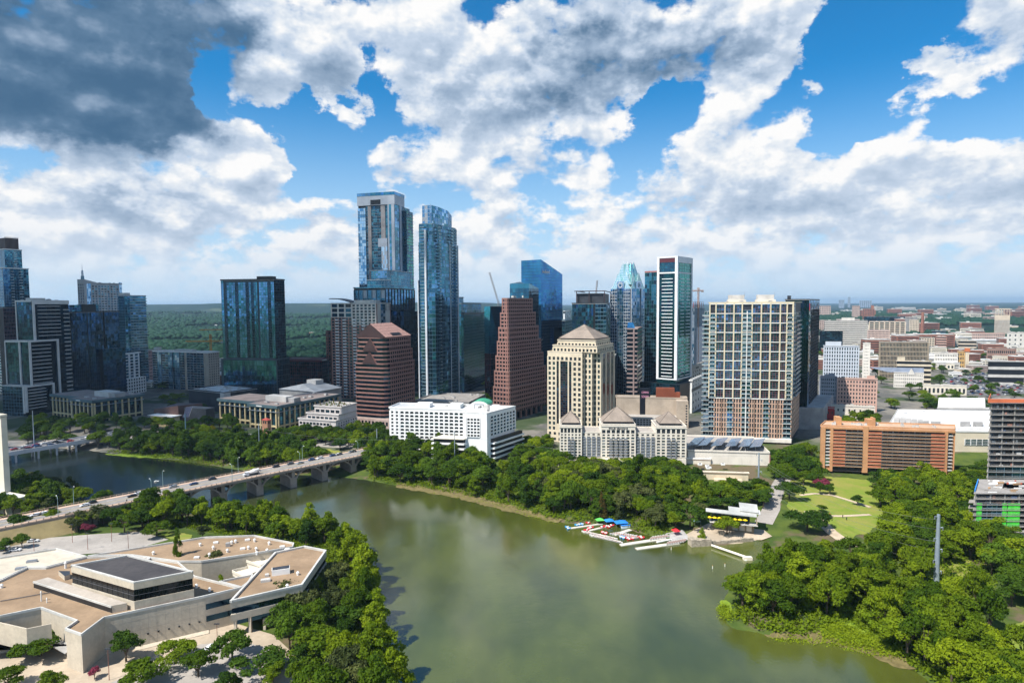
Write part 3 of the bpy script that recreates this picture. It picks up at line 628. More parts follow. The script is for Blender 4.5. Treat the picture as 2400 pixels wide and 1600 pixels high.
# 7 pale apartment mid-rise
b = Bd('apartment_block', 'pale mid-rise apartment block with blue glass strips below the orange crane', 'apartment block', 362, 492, 517, 828, 800, 20)
z0, zt = b.z0, b.z1; A, Bf = b.fA(), b.fB(); TAN = mat('tan_render', (.42, .36, .29), .85, var=.12); b.core('wall', 0, b.LA, 0, b.LB, z0, zt, TAN); W = A.w; nf = 15
b.curtain(A.sub(0, W * .58), z0, zt, 10, nf, [GD, GW, GT, GB], MULL); b.curtain(A.sub(W * .62, W * .92), z0, zt, 5, nf, [GD, GT, GW], MULW)
for x0, x1 in ((.10, .17), (.30, .37), (.42, .50)): b.curtain(A.sub(W * x0, W * x1).fwd(1.2), z0, zt, 2, nf, [GBL, GB], MULL); b.wbox('wall', W * x0, W * x1, 0, 1.2, z0, zt - .5, STEEL, A)
for x0, x1 in ((0, .09), (.18, .29), (.51, .58), (.64, .72), (.8, .92)): b.slabs(A.sub(W * x0, W * x1), z0 + 3, zt, nf - 1, 1.3, LGRY, .3, rail=RAILG)
b.grid(Bf, z0, zt, 5, nf, TAN, .6, .5, .3, [GW]); b.roof(0, b.LA, 0, b.LB, zt, ROOFG, WHT, par=1.4); b.core('penthouse', W * .3, W * .62, 2, 9, zt, zt + 4, LGRY); b.core('penthouse', W - 6, W, 2, 9, zt, zt + 6, LGRY); b.clutter(0, b.LA, 0, b.LB, zt, 8, LGRY, 7); b.done(40)
# 9 dark glass tower
b = Bd('dark_glass_tower', 'wide dark blue glass tower with columns of balconies standing alone before the hills', 'tower', 521, 645, 669, 656, 690, 12, vm=760)
z0, zt = b.z0, b.z1; A, Bf = b.fA(), b.fB(); W = A.w; zp = b.zat(838); FR = mat('charcoal_panel', (.045, .065, .075), .5, var=.2); b.core('wall', 0, b.LA, 0, b.LB, zp, zt, FR); nf = 29
b.curtain(A.sub(0, W * .05), zp, zt, 1, nf, [GB, GT], FR)
for x0, x1, g in ((.11, .20, [GD, GT, GB]), (.20, .27, [GB, GB, GT]), (.33, .47, [GB, GB, GT]), (.53, .57, [GB, GT]), (.62, .69, [GD, GT]), (.72, .88, [GB, GB, GT]), (.94, 1., [GB, GT])): b.curtain(A.sub(W * x0, W * x1).fwd(.25), zp + 1, zt - 2, max(2, round((x1 - x0) * 24)), nf, g, FR, mw=.12)
for x0, x1 in ((.08, .12), (.27, .33), (.47, .53), (.57, .62), (.88, .94)): b.slabs(A.sub(W * x0, W * x1), zp + 1, zt - 2, nf, .9, FR, .5); b.curtain(A.sub(W * x0, W * x1), zp + 1, zt - 2, 1, nf, [GDD], None)
b.curtain(Bf, zp, zt, 6, nf, [GD, GT, GDD], FR)
b.core('podium', -2.5, W + 1.5, -2.5, b.LB + 2, z0, zp, FR); fp = b.fA(-2.5, -2.5, W + 1.5); b.curtain(fp.sub(3, fp.w - 1), z0 + 3, zp - 1.5, 22, 8, [GT, GD, GT, GD, GB], MULD, part='podium_glass'); fq = Fc(b.pt(-2.5, -2.5, 0), b.dB, -b.dA, b.LB + 4.5); b.curtain(fq, z0 + 3, zp - 1, 7, 8, [GD, GDD], MULD, part='podium_glass')
b.roof(0, b.LA, 0, b.LB, zt, ROOFG, BLK, par=1.2); b.core('penthouse', 5, W * .34, 2, 12, zt, zt + 4.4, BLK); b.done()
# 10 maroon block
b = Bd('maroon_block', 'dark maroon office block with lit horizontal floors right of the dark glass tower', 'office block', 669, 757, 774, 846, 780, 14)
z0, zt = b.z0, b.z1; A = b.fA(); MR = mat('maroon_metal', (.11, .012, .02), .5); b.core('wall', 0, b.LA, 0, b.LB, z0, zt, BLK); b.curtain(A, z0, zt - 1, 18, 9, [GDD, mat('dark_red_glass', (.03, .008, .012), .2)], MR, mw=.12, fh_=.35); b.wbox('cornice', 0, A.w, 0, 1.2, zt - 1, zt + 1.5, MR, A); b.curtain(b.fB(), z0, zt, 4, 9, [GDD], MR); b.roof(0, b.LA, 0, b.LB, zt + 1.5, ROOFG, MR); b.done()
b = Bd('brown_slab_tower', 'narrow brown brick tower peeking out left of the brick and white apartment tower', 'tower', 767, 771, 790, 777, 800, 20)
b.core('wall', 0, b.LA, 0, b.LB, b.z0, b.z1, BRKR); b.grid(b.fB(), b.z0, b.z1, 3, 20, BRKR, .5, .4, .3, [GW, GW2]); b.grid(b.fA(), b.z0, b.z1, 1, 20, BRKR, .5, .4, .3, [GW]); b.roof(0, b.LA, 0, b.LB, b.z1, ROOFG, BRKR); b.done()
# 15 brick and white tower with curved roof
b = Bd('brick_apartment_tower', 'brick and cream apartment tower with white balconies and a curved roof canopy', 'apartment tower', 779, 883, 917, 712, 720, 20)
z0, zt = b.z0, b.z1; A, Bf = b.fA(), b.fB(); W = A.w; PK = mat('salmon_brick', (.42, .22, .17), .85, var=.15, fine=1.2); CW = mat('cream_render', (.66, .60, .52), .8, var=.1); b.core('wall', 0, b.LA, 0, b.LB, z0, zt, PK); zb = b.zat(742); nf = 30
b.grid(A.sub(0, W * .47), z0, zb, 6, nf - 3, PK, .22, .28, .5, [GW, GWT, GD]); b.grid(A.sub(W * .47, W), zb - 9, zt, 6, 7, CW, .35, .34, .55, [GW, GWT]); b.grid(A.sub(W * .47, W), z0, zb - 9, 6, nf - 6, PK, .35, .34, .5, [GW, GWT, GD]); b.grid(A.sub(0, W * .47), zb, zt + 1, 3, 3, CW, .2, .25, .5, [GW, GD])
for x0 in (.10, .27, .50, .70): b.slabs(A.sub(W * x0, W * (x0 + .07)).fwd(.45), z0 + 4, zb, nf - 4, 1.4, WHT, .35, rail=WHT, part='balconies')
b.core('wall_panel', -.3, 2, 3, b.LB - 2, zb - 14, zt, CW); b.curtain(Bf.sub(Bf.w * .3, Bf.w * .6).fwd(.5), z0, zt, 2, nf, [GB, GT, STEEL], MULL); b.roof(0, b.LA, 0, b.LB, zt, ROOFG, CW)
cv = b.m('canopy'); n = 10
for k in range(n):
    x0, x1 = W * .50 * k / n - 1.5, W * .50 * (k + 1) / n - 1.5; h = lambda x: zt + 1.5 + 5.5 * math.cos((x / (W * .50)) * 1.75 - .2)
    f = A; cv.quad(f.p(x0, 2, h(x0)), f.p(x1, 2, h(x1)), f.p(x1, -14, h(x1)), f.p(x0, -14, h(x0)), DGRY); cv.quad(f.p(x0, 2, h(x0) - .9), f.p(x0, -14, h(x0) - .9), f.p(x1, -14, h(x1) - .9), f.p(x1, 2, h(x1) - .9), WHT); cv.quad(f.p(x0, 2, h(x0) - .9), f.p(x1, 2, h(x1) - .9), f.p(x1, 2, h(x1)), f.p(x0, 2, h(x0)), DGRY)
b.core('penthouse', 4, W * .52, 3, 15, zt, zt + 4.5, CW); b.core('penthouse', 1, 9, 2, 12, zt, zt + 2.8, STEEL); b.done()
# 17 tallest tower
b = Bd('tallest_tower', 'tallest skyscraper in the skyline, pale blue glass with a grey framed crown', 'skyscraper', 843, 927, 962, 449, 790, 16, vm=640)
z0, zt = b.z0, b.z1; A, Bf = b.fA(), b.fB(); W = A.w; zc = b.zat(477); PM = mat('silver_panel', (.42, .45, .50), .45, .3, var=.1); CP_ = mat('grey_screen', (.30, .28, .28), .8, var=.25, fine=1.); nf = 58; zb = z0
b.core('wall', 0, b.LA, 0, b.LB, z0, zc, DGRY); b.curtain(A.sub(0, W * .21).fwd(1.2), zb, zc - 3, 4, nf, [GBL, GB, GBL], MULL); b.wbox('wall', 0, W * .21, 0, 1.2, zb, zc - 3, PM, A); b.slabs(Fc(A.p(0, 0, 0), A.ex, A.n, 1.6), zb, zc - 3, nf, 2.4, STEEL, .5)
for x0, x1, g in ((.21, .27, [GDD, GD]), (.36, .63, [GD, GT, GDD]), (.75, .82, [GD, GT])): b.curtain(A.sub(W * x0, W * x1), zb, zc - 1, max(1, round((x1 - x0) * 20)), nf, g, MULL)
for x0, x1, a in ((.27, .36, zb), (.63, .75, b.zat(560))): b.wbox('grey_panel', W * x0, W * x1, 0, .8, a, zc - 1, CP_, A)
b.slabs(A.sub(W * .38, W * .61), zb, zc - 3, nf, 1.0, STEEL, .3); b.slabs(A.sub(W * .2, W * .27), zb, zc - 3, nf, .9, STEEL, .25)
b.curtain(A.sub(W * .64, W * .80).fwd(1.5), zb, b.zat(576), 4, 34, [GBL, PM], None); b.wbox('wall', W * .64, W * .80, 0, 1.5, zb, b.zat(576), PM, A); b.wbox('wall', W * .55, W * .80, 0, 1.5, b.zat(576), b.zat(556), PM, A)
b.wbox('wall', W * .82, W, 0, 1.0, zb, zc, PM, A); b.curtain(A.sub(W * .86, W * .92).fwd(1.0), zb, zc, 1, nf, [GT, GB], None)
b.curtain(Bf, zb, zc, 6, nf, [GB, GT, GD], MULL); b.wbox('wall', Bf.w * .30, Bf.w * .42, 0, .9, zb, zc, PM, Bf)
b.core('crown', -.9, W + .9, -1.2, b.LB * .62, zc, zt - 4, PM); fC = b.fA(-.9, -1.2, W + .9); b.wbox('crown', fC.w * .36, fC.w * .63, .02, .1, zc + .5, zt - 9, BLK, fC); b.curtain(fC, zt - 4, zt, 14, 1, [GB, GT], MULL, part='crown_glass'); b.curtain(Fc(b.pt(-.9, -1.2, 0), b.dB, -b.dA, b.LB * .62 + 1.2), zt - 4, zt, 6, 1, [GB], MULL, part='crown_glass'); b.core('crown', 0, W, 0, b.LB * .6, zt - 4, zt - 3.4, ROOFG)
e = b.LB; zr = b.zat(486); b.core('side_wing', -5, W * .5, e * .55, e * .98, z0, zr, GD); fw = Fc(b.pt(-5, e * .55, 0), b.dB, -b.dA, e * .43); fx = b.fA(-5, e * .55, -1.3); b.curtain(fx, z0, zr, 3, nf, [GD, GT], MULL, part='side_wing'); b.curtain(fw, z0, zr, 4, nf, [GD, GG], MULL, part='side_wing'); b.slabs(fw, z0, zr, nf, 1.0, LGRY, .4); b.done()
# 18 stepped dark glass offices
b = Bd('stepped_glass_tower', 'stepped dark glass tower with roof terraces in front of the tallest tower', 'tower', 832, 905, 973, 675, 740, 18)
z0, zt = b.z0, b.z1; A, Bf = b.fA(), b.fB(); W = A.w; b.core('wall', 0, b.LA, 0, b.LB, z0, zt, BLK); b.curtain(A, z0, b.zat(735), 10, 14, [GDD, GD], MULD); b.curtain(A, b.zat(735), zt - 2, 7, 3, [GD, STEEL], MULL, mw=.9, dep=1.0); b.curtain(Bf, b.zat(725), zt - 1, 10, 6, [GB, GB, GT], mat('mullion_black', (.02, .02, .03), .4), mw=.7, dep=.8, fh_=.2); b.curtain(Bf, z0, b.zat(725), 9, 16, [GN, GDD, GD], MULD)
b.roof(0, b.LA, 0, b.LB, zt, ROOFG, GT); z2 = b.zat(655); z3 = b.zat(631); b.core('upper_box', 3, W * .62, 4, 18, zt, z2, GD); b.curtain(b.fA(3, 4, W * .62), zt, z2 - 1, 6, 2, [GT, GD], MULW, part='upper_box'); b.roof(3, W * .62, 4, 18, z2, ROOFG, WHT, part='upper_box')
b.core('upper_box', 4, W * .6, 12, b.LB - 3, zt, z3, GD); b.curtain(b.fA(4, 12, W * .6), z2 + 3.5, z3, 7, 3, [GT, GB], MULW, part='upper_box'); b.curtain(Fc(b.pt(4, 12, 0), b.dB, -b.dA, b.LB - 15), zt, z3, 7, 5, [GD, GT], MULW, part='upper_box'); b.roof(4, W * .6, 12, b.LB - 3, z3, LGRY, WHT, over=1.4, par=.5, part='upper_box'); b.clutter(4, W * .5, 5, 12, z2, 4, WHT, 5)
b.core('lower_wing', -12, 5, b.LB * .3, b.LB + 2, z0, b.zat(728), GDD); fq = Fc(b.pt(-12, b.LB * .3, 0), b.dB, -b.dA, b.LB * .7 + 2); b.curtain(fq, z0, b.zat(728), 9, 18, [GDD, GD], MULD, part='lower_wing'); fa = b.fA(-12, b.LB * .3, 0); b.curtain(fa, z0, b.zat(728), 5, 18, [GN, GDD], MULD, part='lower_wing'); b.done()
# 19 pink granite tower with a gabled roof
b = Bd('gabled_granite_tower', 'pink granite office tower with a gabled roof and banded rounded left side', 'office tower', 838, 905, 964, 790, 560, 24)
z0 = b.z0; ze = b.z1; zr = b.zat(757); A, Bf = b.fA(), b.fB(); W = A.w; L = b.LB; z2 = b.zat(820); z3 = b.zat(849); fl = 3.9
def bands(b, a1, bl, za, zb, grow, part):
    n = max(1, round((zb - za) / fl)); fh = (zb - za) / n; sg = []
    ch = 7.0      # rounded near corner
    P = [(a1 + grow, -grow + 4), (a1 + grow - 2, -grow)] + [(ch * (1 - math.sin(t)) - grow, -grow + ch * (1 - math.cos(t))) for t in (0, .5, 1.05, 1.57)]
    P += [(-grow, bl + grow), (a1 + grow, bl + grow)]
    pts = [b.pt(p, q_, 0) for p, q_ in P]
    inn = [b.pt(p + (.5 if p < a1 / 2 else -.5), q_ + (.5 if q_ < bl / 2 else -.5), 0) for p, q_ in P]
    mg = b.m('ribbon_window'); mw_ = b.m(part); mg.prism(inn, za, zb, GDD)
    for j in range(n): mw_.prism(pts, za + (j + .62) * fh, za + (j + 1) * fh, GRNT)
    f = Fc(b.pt(-grow, ch - grow, 0), b.dB, -b.dA, bl + 2 * grow - ch); nb = round(f.w / 3.2)
    for i in range(nb + 1): x = min(f.w - .9, i * f.w / nb); b.wbox(part, x, x + .9, -.5, -.04, za, zb - .05, GRNT, f)
bands(b, W, L, z0 + 8, z3, 2.4, 'wall'); bands(b, W, L, z3, z2, 1.2, 'wall'); bands(b, W, L, z2, ze, 0, 'wall')
b.core('podium', -6, W + 8, -5, L + 4, z0, z0 + 8, mat('pale_granite', (.50, .38, .33), .7)); b.grid(b.fA(-6, -5, W + 8), z0, z0 + 7.5, 12, 1, mat('pale_granite', (.5, .38, .33)), .4, .5, .6, [GDD])
rf = b.m('roof'); RT = mat('pink_roof_stone', (.52, .30, .24), .6, var=.15, fine=.5, scale=.5)
e0, e1, e2, e3 = b.pt(-.5, -.5, ze), b.pt(W + .5, -.5, ze), b.pt(W + .5, L + .5, ze), b.pt(-.5, L + .5, ze); r0, r1 = b.pt(W * .55, 1.5, zr), b.pt(W * .55, L - 6, zr)
rf.quad(e0, e3, r1, r0, RT); rf.quad(e2, e1, r0, r1, RT); rf.poly([e1, e0, r0], mat('brown_glass', (.05, .025, .02), .15)); rf.poly([e3, e2, r1], GRNT)
n1 = (e3 - e0); up = (r0 - e0)
for t in (.2, .4, .6, .8): a = e0.lerp(r0, t); c = e3.lerp(r1, t); rf.box(a + Z * .05, (c - a), (up.normalized() * .12), Z * .06, GRNT)
for t in [k / 9 for k in range(1, 9)]: a = e0.lerp(e3, t); c = r0.lerp(r1, t); rf.box(a + Z * .05, (c - a), b.dB * .12, Z * .05, GRNT)
s0 = e0.lerp(e3, .30).lerp(r0.lerp(r1, .30), .06); s1 = e0.lerp(e3, .66).lerp(r0.lerp(r1, .66), .06); db = MB(); db.box(s0 + Z * .3, s1 - s0, up * .17, Z * .3, BLK); b.extra('dormer', db)
pm = b.m('pyramid_bay')
for k, (z_lo, z_hi, dd) in enumerate(((z2, ze - 1, 1.6), (z3, z2 - 1, 2.8))):
    x0, x1 = W * .25, W * .72; f = b.fA(0, -dd); mid = (x0 + x1) / 2; pm.poly([f.p(x0, .6, z_lo), f.p(x1, .6, z_lo), f.p(mid, -1.2, z_hi)], mat('brown_glass', (.05, .025, .02))); pm.poly([f.p(x0, .6, z_lo), f.p(mid, -1.2, z_hi), f.p(x0, -3, z_lo)], GRNT); pm.poly([f.p(x1, .6, z_lo), f.p(x1, -3, z_lo), f.p(mid, -1.2, z_hi)], GRNT)
b.done()
# 20 white terraced offices
b = Bd('terraced_office', 'low white office building with terraces and a planted roof below the gabled tower', 'office building', 703, 790, 838, 988, 520, 20)
z0, zt = b.z0, b.z1; W = b.LA; L = b.LB; OW = mat('office_white', (.66, .60, .56), .8, var=.08, streak=.4); st = [(0, W, z0, zt, 0), (0, W * .86, zt, b.zat(973), 4), (0, W * .72, b.zat(973), b.zat(957), 8)]
for i, (a0, a1, za, zb, bb) in enumerate(st):
    b.core('wall', a0, a1, bb, L, za, zb, OW); f = b.fA(a0, bb, a1); n = max(1, round((zb - za) / 4.2)); b.grid(f.sub(1, f.w - (6 if i == 0 else 1)), za, zb - 1, 9 - 2 * i, n, OW, .22, .45, .5, [GW, GD]); b.roof(a0, a1, bb, L, zb, ROOFG, OW, over=.6, par=.9)
b.grid(b.fB(0, 2, L), z0, zt - 1, 8, 5, OW, .45, .4, .5, [GW, GW2]); gm = b.m('roof_garden'); r = random.Random(3)
for i in range(60): p = b.pt(r.uniform(1, W * .7), r.uniform(9, L - 1), st[2][3] + .4); h = r.uniform(.8, 2.6); gm.cone([(p.x + .9 * math.cos(t), p.y + .9 * math.sin(t)) for t in (0, 1.2, 2.5, 3.8, 5)], p.z, (p.x, p.y, p.z + h), r.choice([LM['dark'], LM['mid'], LM['rust'], LGRY]))
b.done()
# 21 rounded blue tower
def round_tower():
    b = Bd('rounded_glass_tower', 'slender blue green condominium tower with a curved crown right of the tallest tower', 'skyscraper', 983, 1016, 1071, 525, 668, 24, vm=700)
    z0, zt = b.z0, b.z1; W = b.LA; L = b.LB; zm = b.zat(566); zl = b.zat(655); zg = b.zat(925)
    def ring(g, n=9):
        P = [(W + g, L * .5), (W + g, 4 - g), (W - 1, -g), (W * .38, -1.2 - g), (.8, -g)]
        P += [(-g - 1.6 * math.sin(math.pi * t / n), L * t / n) for t in range(n + 1)] + [(W * .5, L + g), (W + g, L + g)]
        return P
    def tier(g, za, zb, nf, glass_, part='glass_facade'):
        P = ring(g); fh = (zb - za) / nf; gm = b.m(part); sl = b.m('floor_slabs'); ml = b.m('mullion_grid')
        inn = [b.pt(*p, 0) for p in P]; gm.prism(inn, za, zb, GD)
        for k in range(len(P) - 1):
            p, q_ = b.pt(*P[k], 0), b.pt(*P[k + 1], 0); e = q_ - p; ln = e.length
            if ln < .5: continue
            ex = e / ln; n_ = Vector((ex.y, -ex.x, 0)); c = (p + q_) / 2; cc = b.pt(W / 2, L / 2, 0)
            if n_.dot(c - cc) < 0: n_ = -n_
            nb = max(1, round(ln / 3)); F = Fc(p, ex, n_, ln); b.curtain(F, za, zb, nb, nf, glass_, None, part=part, off=.03)
            for i in range(nb + 1): b.wbox('mullion_grid', max(0, i * ln / nb - .07), min(ln, i * ln / nb + .07), .05, .2, za, zb - .02, MULL, F)
        out = [b.pt(p + math.copysign(.45, p - W / 2), q_ + math.copysign(.45, q_ - L / 2), 0) for p, q_ in P]
        for j in range(nf): sl.prism(out, za + j * fh, za + j * fh + .38, MULL)
    tier(2.2, z0, zl, 30, [GT, GD, GT, GB]); tier(1.4, zl, zm, 11, [GT, GD, GT, GB]); tier(.3, zm, zt, 5, [GT, GD, GB])
    A = b.fA(-2.2, -3.4, W); F = Fc(b.pt(W * .38 + .9, -1.2 - 2.4, 0), -b.dA, -b.dB, 2.0); b.wbox('fin', 0, 2.0, 0, 1.6, z0, zt - 6, MULW, F); F = Fc(b.pt(W - .2, -2.8, 0), -b.dA, -b.dB, 1.); b.wbox('fin', 0, 1., 0, 1.2, z0, zl, MULW, F)
    fB = b.fB(-3.0, 0, L)
    for x in (.12, .62, .80): b.slabs(fB.sub(L * x, L * x + 3.2), z0 + 8, zt, 52, 1.9, MULL, .35, rail=RAILG, part='balconies')
    for x in (.58, .93): b.wbox('fin', L * x, L * x + .5, 0, 1.3, z0, zm, MULW, fB)
    b.slabs(b.fA(-1, -2.4, W - 2).sub(2, 7.5), z0 + 8, zt, 52, 1.6, MULL, .35, rail=RAILG, part='balconies')
    zc = b.zat(478); k = 3.5; P = [(W - 3.5, 2.5), (4, 2), (2.2, L * .3), (1.8, L * .7), (3, L - 5), (W - 4, L - 5)]; pts = [b.pt(*p, 0) for p in P]; cg = b.m('crown'); n = len(P)
    tops = [zc, zc, zc - .3, zc - 2.0, zc - 6, zc - 5]; nf = 5
    for i in range(n):
        j = (i + 1) % n; lo0, lo1 = pts[i], pts[j]; c = 3 if i == 0 else 5
        for u in range(c):
            for t in range(nf):
                def P_(fu, ft): q_ = lo0.lerp(lo1, fu); zz = tops[i] + (tops[j] - tops[i]) * fu; return Vector((q_.x, q_.y, zt + (zz - zt) * ft))
                a, d_, e, f_ = P_(u / c, t / nf), P_((u + 1) / c, t / nf), P_((u + 1) / c, (t + 1) / nf), P_(u / c, (t + 1) / nf); cg.quad(a, d_, e, f_, random.choice([PM, GBL, GB] if i == 0 else [GB, GBL, GT, GB]))
                cg.tube(a, f_, .12, .12, MULW, 4); cg.tube(f_, e, .12, .12, MULW, 4)
    cg.poly([Vector((p.x, p.y, tops[i] - 1)) for i, p in enumerate(pts)], ROOFG); b.roof(1, W - 1, 1, L - 1, zt, ROOFG, MULL, over=.5, par=.8)
    for k in range(5): p = b.pt(W * .2 + k * W * .15, 3 + k * (L - 8) / 5, zc); m_ = MB(); m_.tube((p.x, p.y, zc - 3), (p.x, p.y, zc + 2.4), .15, .08, STEEL, 5); b.extra('antenna', m_)
    pb = Bd('tower_podium', 'grey concrete parking podium with large openings at the foot of the slender tower', 'podium', 975, 1100, 1137, 945, 610, 14); zz = pb.z1
    pb.core('wall', 0, pb.LA, 0, pb.LB, pb.z0, zz, GRY); pb.grid(pb.fA(), pb.z0, zz - 1, 9, 3, GRY, .22, .35, 1.0, [BLK]); pb.grid(pb.fB(), pb.z0, zz - 1, 4, 3, GRY, .25, .35, 1.0, [BLK]); pb.roof(0, pb.LA, 0, pb.LB, zz, ROOFG, GRY); pb.clutter(0, pb.LA, 0, pb.LB, zz, 9, LGRY, 8); pb.done(); b.done()
round_tower()
# 22-23 teal blocks behind
def slab(name, label, cat, uL, uC, uR, vt, y0, th, g, mm=MULL, fl=4., bw=3.2, roofm=None, group=None, extra=None, most=60):
    b = Bd(name, label, cat, uL, uC, uR, vt, y0, th, group=group); n = max(1, round((b.z1 - b.z0) / fl)); b.core('wall', 0, b.LA, 0, b.LB, b.z0, b.z1, BLK)
    for F in (b.fA(), b.fB()): b.curtain(F, b.z0, b.z1 - .4, max(1, round(F.w / bw)), n, g, mm)
    b.roof(0, b.LA, 0, b.LB, b.z1, roofm or ROOFG, mm)
    if extra: extra(b)
    b.done(most); return b
slab('glass_block', 'reflective blue glass block right behind the slender blue tower', 'office tower', 1076, 1082, 1137, 712, 800, 16, [GT, GB, GT], MULL)
slab('teal_glass_block', 'dark glass block with pale floors between the slender tower and the folded tower', 'office tower', 1082, 1088, 1140, 736, 770, 16, [GD, GT, GN, GD], MULD)
slab('thin_glass_block', 'narrow teal block poking above the skyline right beside the slender tower', 'tower', 1072, 1076, 1087, 698, 850, 16, [GT, GB], MULL)
def folded():
    b = Bd('folded_glass_tower', 'teal and black folded glass tower behind the stepped granite tower', 'tower', 1136, 1150, 1188, 718, 720, 16); z0, zt = b.z0, b.z1; zn = b.zat(828)
    b.core('wall', 0, b.LA, 0, b.LB, z0, zn, GDD); m = b.m('glass_facade'); T0 = [b.pt(b.LA, 0, zt), b.pt(0, 0, zt), b.pt(0, b.LB, zt), b.pt(b.LA, b.LB, zt)]; L0 = [b.pt(b.LA, 0, zn), b.pt(b.LA * .35, 0, zn), b.pt(0, b.LB * .6, zn), b.pt(0, b.LB, zn), b.pt(b.LA, b.LB, zn)]
    CY = glass('glass_cyan', (.10, .50, .62)); m.poly([L0[0], L0[1], T0[1], T0[0]], CY); m.poly([L0[1], L0[2], T0[1]], GD); m.poly([L0[2], L0[3], T0[2], T0[1]], GDD); m.poly(T0, ROOFG); m.poly([L0[3], L0[4], T0[3], T0[2]], GDD); m.poly([L0[4], L0[0], T0[0], T0[3]], GD)
    for F in (b.fA(), b.fB()): b.curtain(F, z0, zn, 7, 8, [mat('dark_red_glass', (.03, .008, .012)), GDD], mat('red_brown_frame', (.16, .04, .04), .6))
    b.done()
folded()
# 24 stepped granite tower
b = Bd('stepped_granite_tower', 'stepped pink granite office tower widening floor group by floor group to its base', 'office tower', 1176, 1190, 1255, 698, 590, 34, vm=720)
z0 = b.z0; W = b.LA; L = b.LB; vs = [698, 732, 766, 799, 833, 868, 905, 1028]; gr = [0, 2.2, 4.4, 6.2, 8.0, 9.8, 11.2, 11.2]; PG = mat('granite_pink_light', (.27, .14, .115), .6, var=.18, scale=.5, fine=1.2)
for k in range(7):
    za, zb = (b.zat(vs[k + 1]) if k < 6 else z0 + 7), b.zat(vs[k]); g = gr[k]; a1 = W + g * .6; bl = L + g * 1.75; n = max(1, round((zb - za) / 3.9)); fh = (zb - za) / n; c = 5
    P = [(a1, -g * .55), (-g * .5 + c * .2, -g * .55), (-g * .5, -g * .55 + c * .2), (-g * .5, bl - 5), (-g * .5 + 4, bl), (a1, bl)]
    b.m('ribbon_window').prism([b.pt(p + (.55 if p < a1 / 2 else -.55), q_ + (.55 if q_ < bl / 2 else -.55), 0) for p, q_ in P], za, zb, GDD); pts = [b.pt(*p, 0) for p in P]
    for j in range(n): b.m('wall').prism(pts, za + (j + .55) * fh, za + (j + 1) * fh, PG, ROOFG if j == n - 1 else None)
    f = Fc(b.pt(-g * .5, -g * .55 + 1, 0), b.dB, -b.dA, bl - 5 + g * .55 - 1); nb = round(f.w / 3.4)
    for i in range(nb + 1): x = min(f.w - 1, i * f.w / nb); b.wbox('wall', x, x + 1.0, -.55, -.05, za, zb - .05, PG, f)
    f = Fc(b.pt(a1, -g * .55, 0), -b.dA, -b.dB, a1 + g * .5 - 1); nb = max(2, round(f.w / 3.4))
    for i in range(nb + 1): x = min(f.w - 1.2, i * f.w / nb); b.wbox('wall', x, x + 1.2, -.55, -.05, za, zb - .05, PG, f)
g = 11.2; b.core('base_column', -3, W + 8, -4, L + 4, z0, z0 + 7, GDD)
for k in range(7): p = b.pt(-5, -5 + k * (L + 8) / 6, z0); m_ = MB(); m_.box(p, b.dA * 1.6, b.dB * 1.6, Z * 7, PG); b.extra('column', m_)
b.clutter(0, W, 0, L, b.z1, 3, LGRY, 3); b.done()
# 25 blue tower with a slanted top
def slanted():
    b = Bd('slanted_blue_tower', 'bright blue glass tower with a slanted roof line and a white word near its top', 'skyscraper', 1222, 1268, 1318, 608, 790, 36, vm=700)
    z0, zt = b.z0, b.z1; W = b.LA; L = b.LB; zs = b.zat(640); IB = glass('glass_cobalt', (.05, .22, .50), var=.3); IT = glass('glass_cerulean', (.055, .28, .52), var=.3)
    T0 = [b.pt(W, 0, zt), b.pt(0, 0, zt), b.pt(0, L, zs), b.pt(W, L, zs + 6)]; B0 = [b.pt(W, 0, z0), b.pt(0, 0, z0), b.pt(0, L, z0), b.pt(W, L, z0)]
    m = b.m('roof'); m.poly(T0, ROOFG); m = b.m('wall'); m.poly([B0[3], B0[0], T0[0], T0[3]], GN); m.poly([B0[2], B0[3], T0[3], T0[2]], GN)
    gf = b.m('glass_facade'); ml = b.m('mullion_grid'); nf = 44
    for (p, q_, g, nb) in ((0, 1, [IT, IT, IB], 9), (1, 2, [IB, IB, IB, IT], 12)):
        F = Fc(V2(B0[p]), (V2(B0[q_]) - V2(B0[p])).normalized(), -b.dB if p == 0 else -b.dA, (V2(B0[q_]) - V2(B0[p])).length)
        for i in range(nb):
            for j in range(nf):
                x0, x1 = F.w * i / nb, F.w * (i + 1) / nb
                tz = lambda x: T0[p].z + (T0[q_].z - T0[p].z) * x / F.w
                h = lambda x, k: min(z0 + (zt - z0) * k / nf, tz(x))
                if h(x0, j) >= tz(x0) - .01 and h(x1, j) >= tz(x1) - .01: continue
                r0, r1 = random.gauss(0, .012), random.gauss(0, .012); gf.quad(F.p(x0, .05 - r0 - r1, h(x0, j)), F.p(x1, .05 + r0 - r1, h(x1, j)), F.p(x1, .05 + r0 + r1, h(x1, j + 1)), F.p(x0, .05 - r0 + r1, h(x0, j + 1)), random.choice(g))
        for j in range(1, nf): 
            z = z0 + (zt - z0) * j / nf
            xe = F.w if z < min(T0[p].z, T0[q_].z) else F.w * (T0[p].z - z) / (T0[p].z - T0[q_].z + 1e-6)
            b.wbox('mullion_grid', 0, max(.1, min(F.w, xe)), 0, .16, z, z + .2, MULD, F)
    f = b.fB(); text3d('indeed', 6.2, f, f.w * .22, .4, zt - 17, mat('sign_white', (.85, .87, .9), .5), b.root, bold=.12)
    f2 = b.fB(-2, 4, L + 4); b.core('side_wing', -3, 8, L * .5, L + 3, z0, b.zat(770), GN); b.done()
slanted()
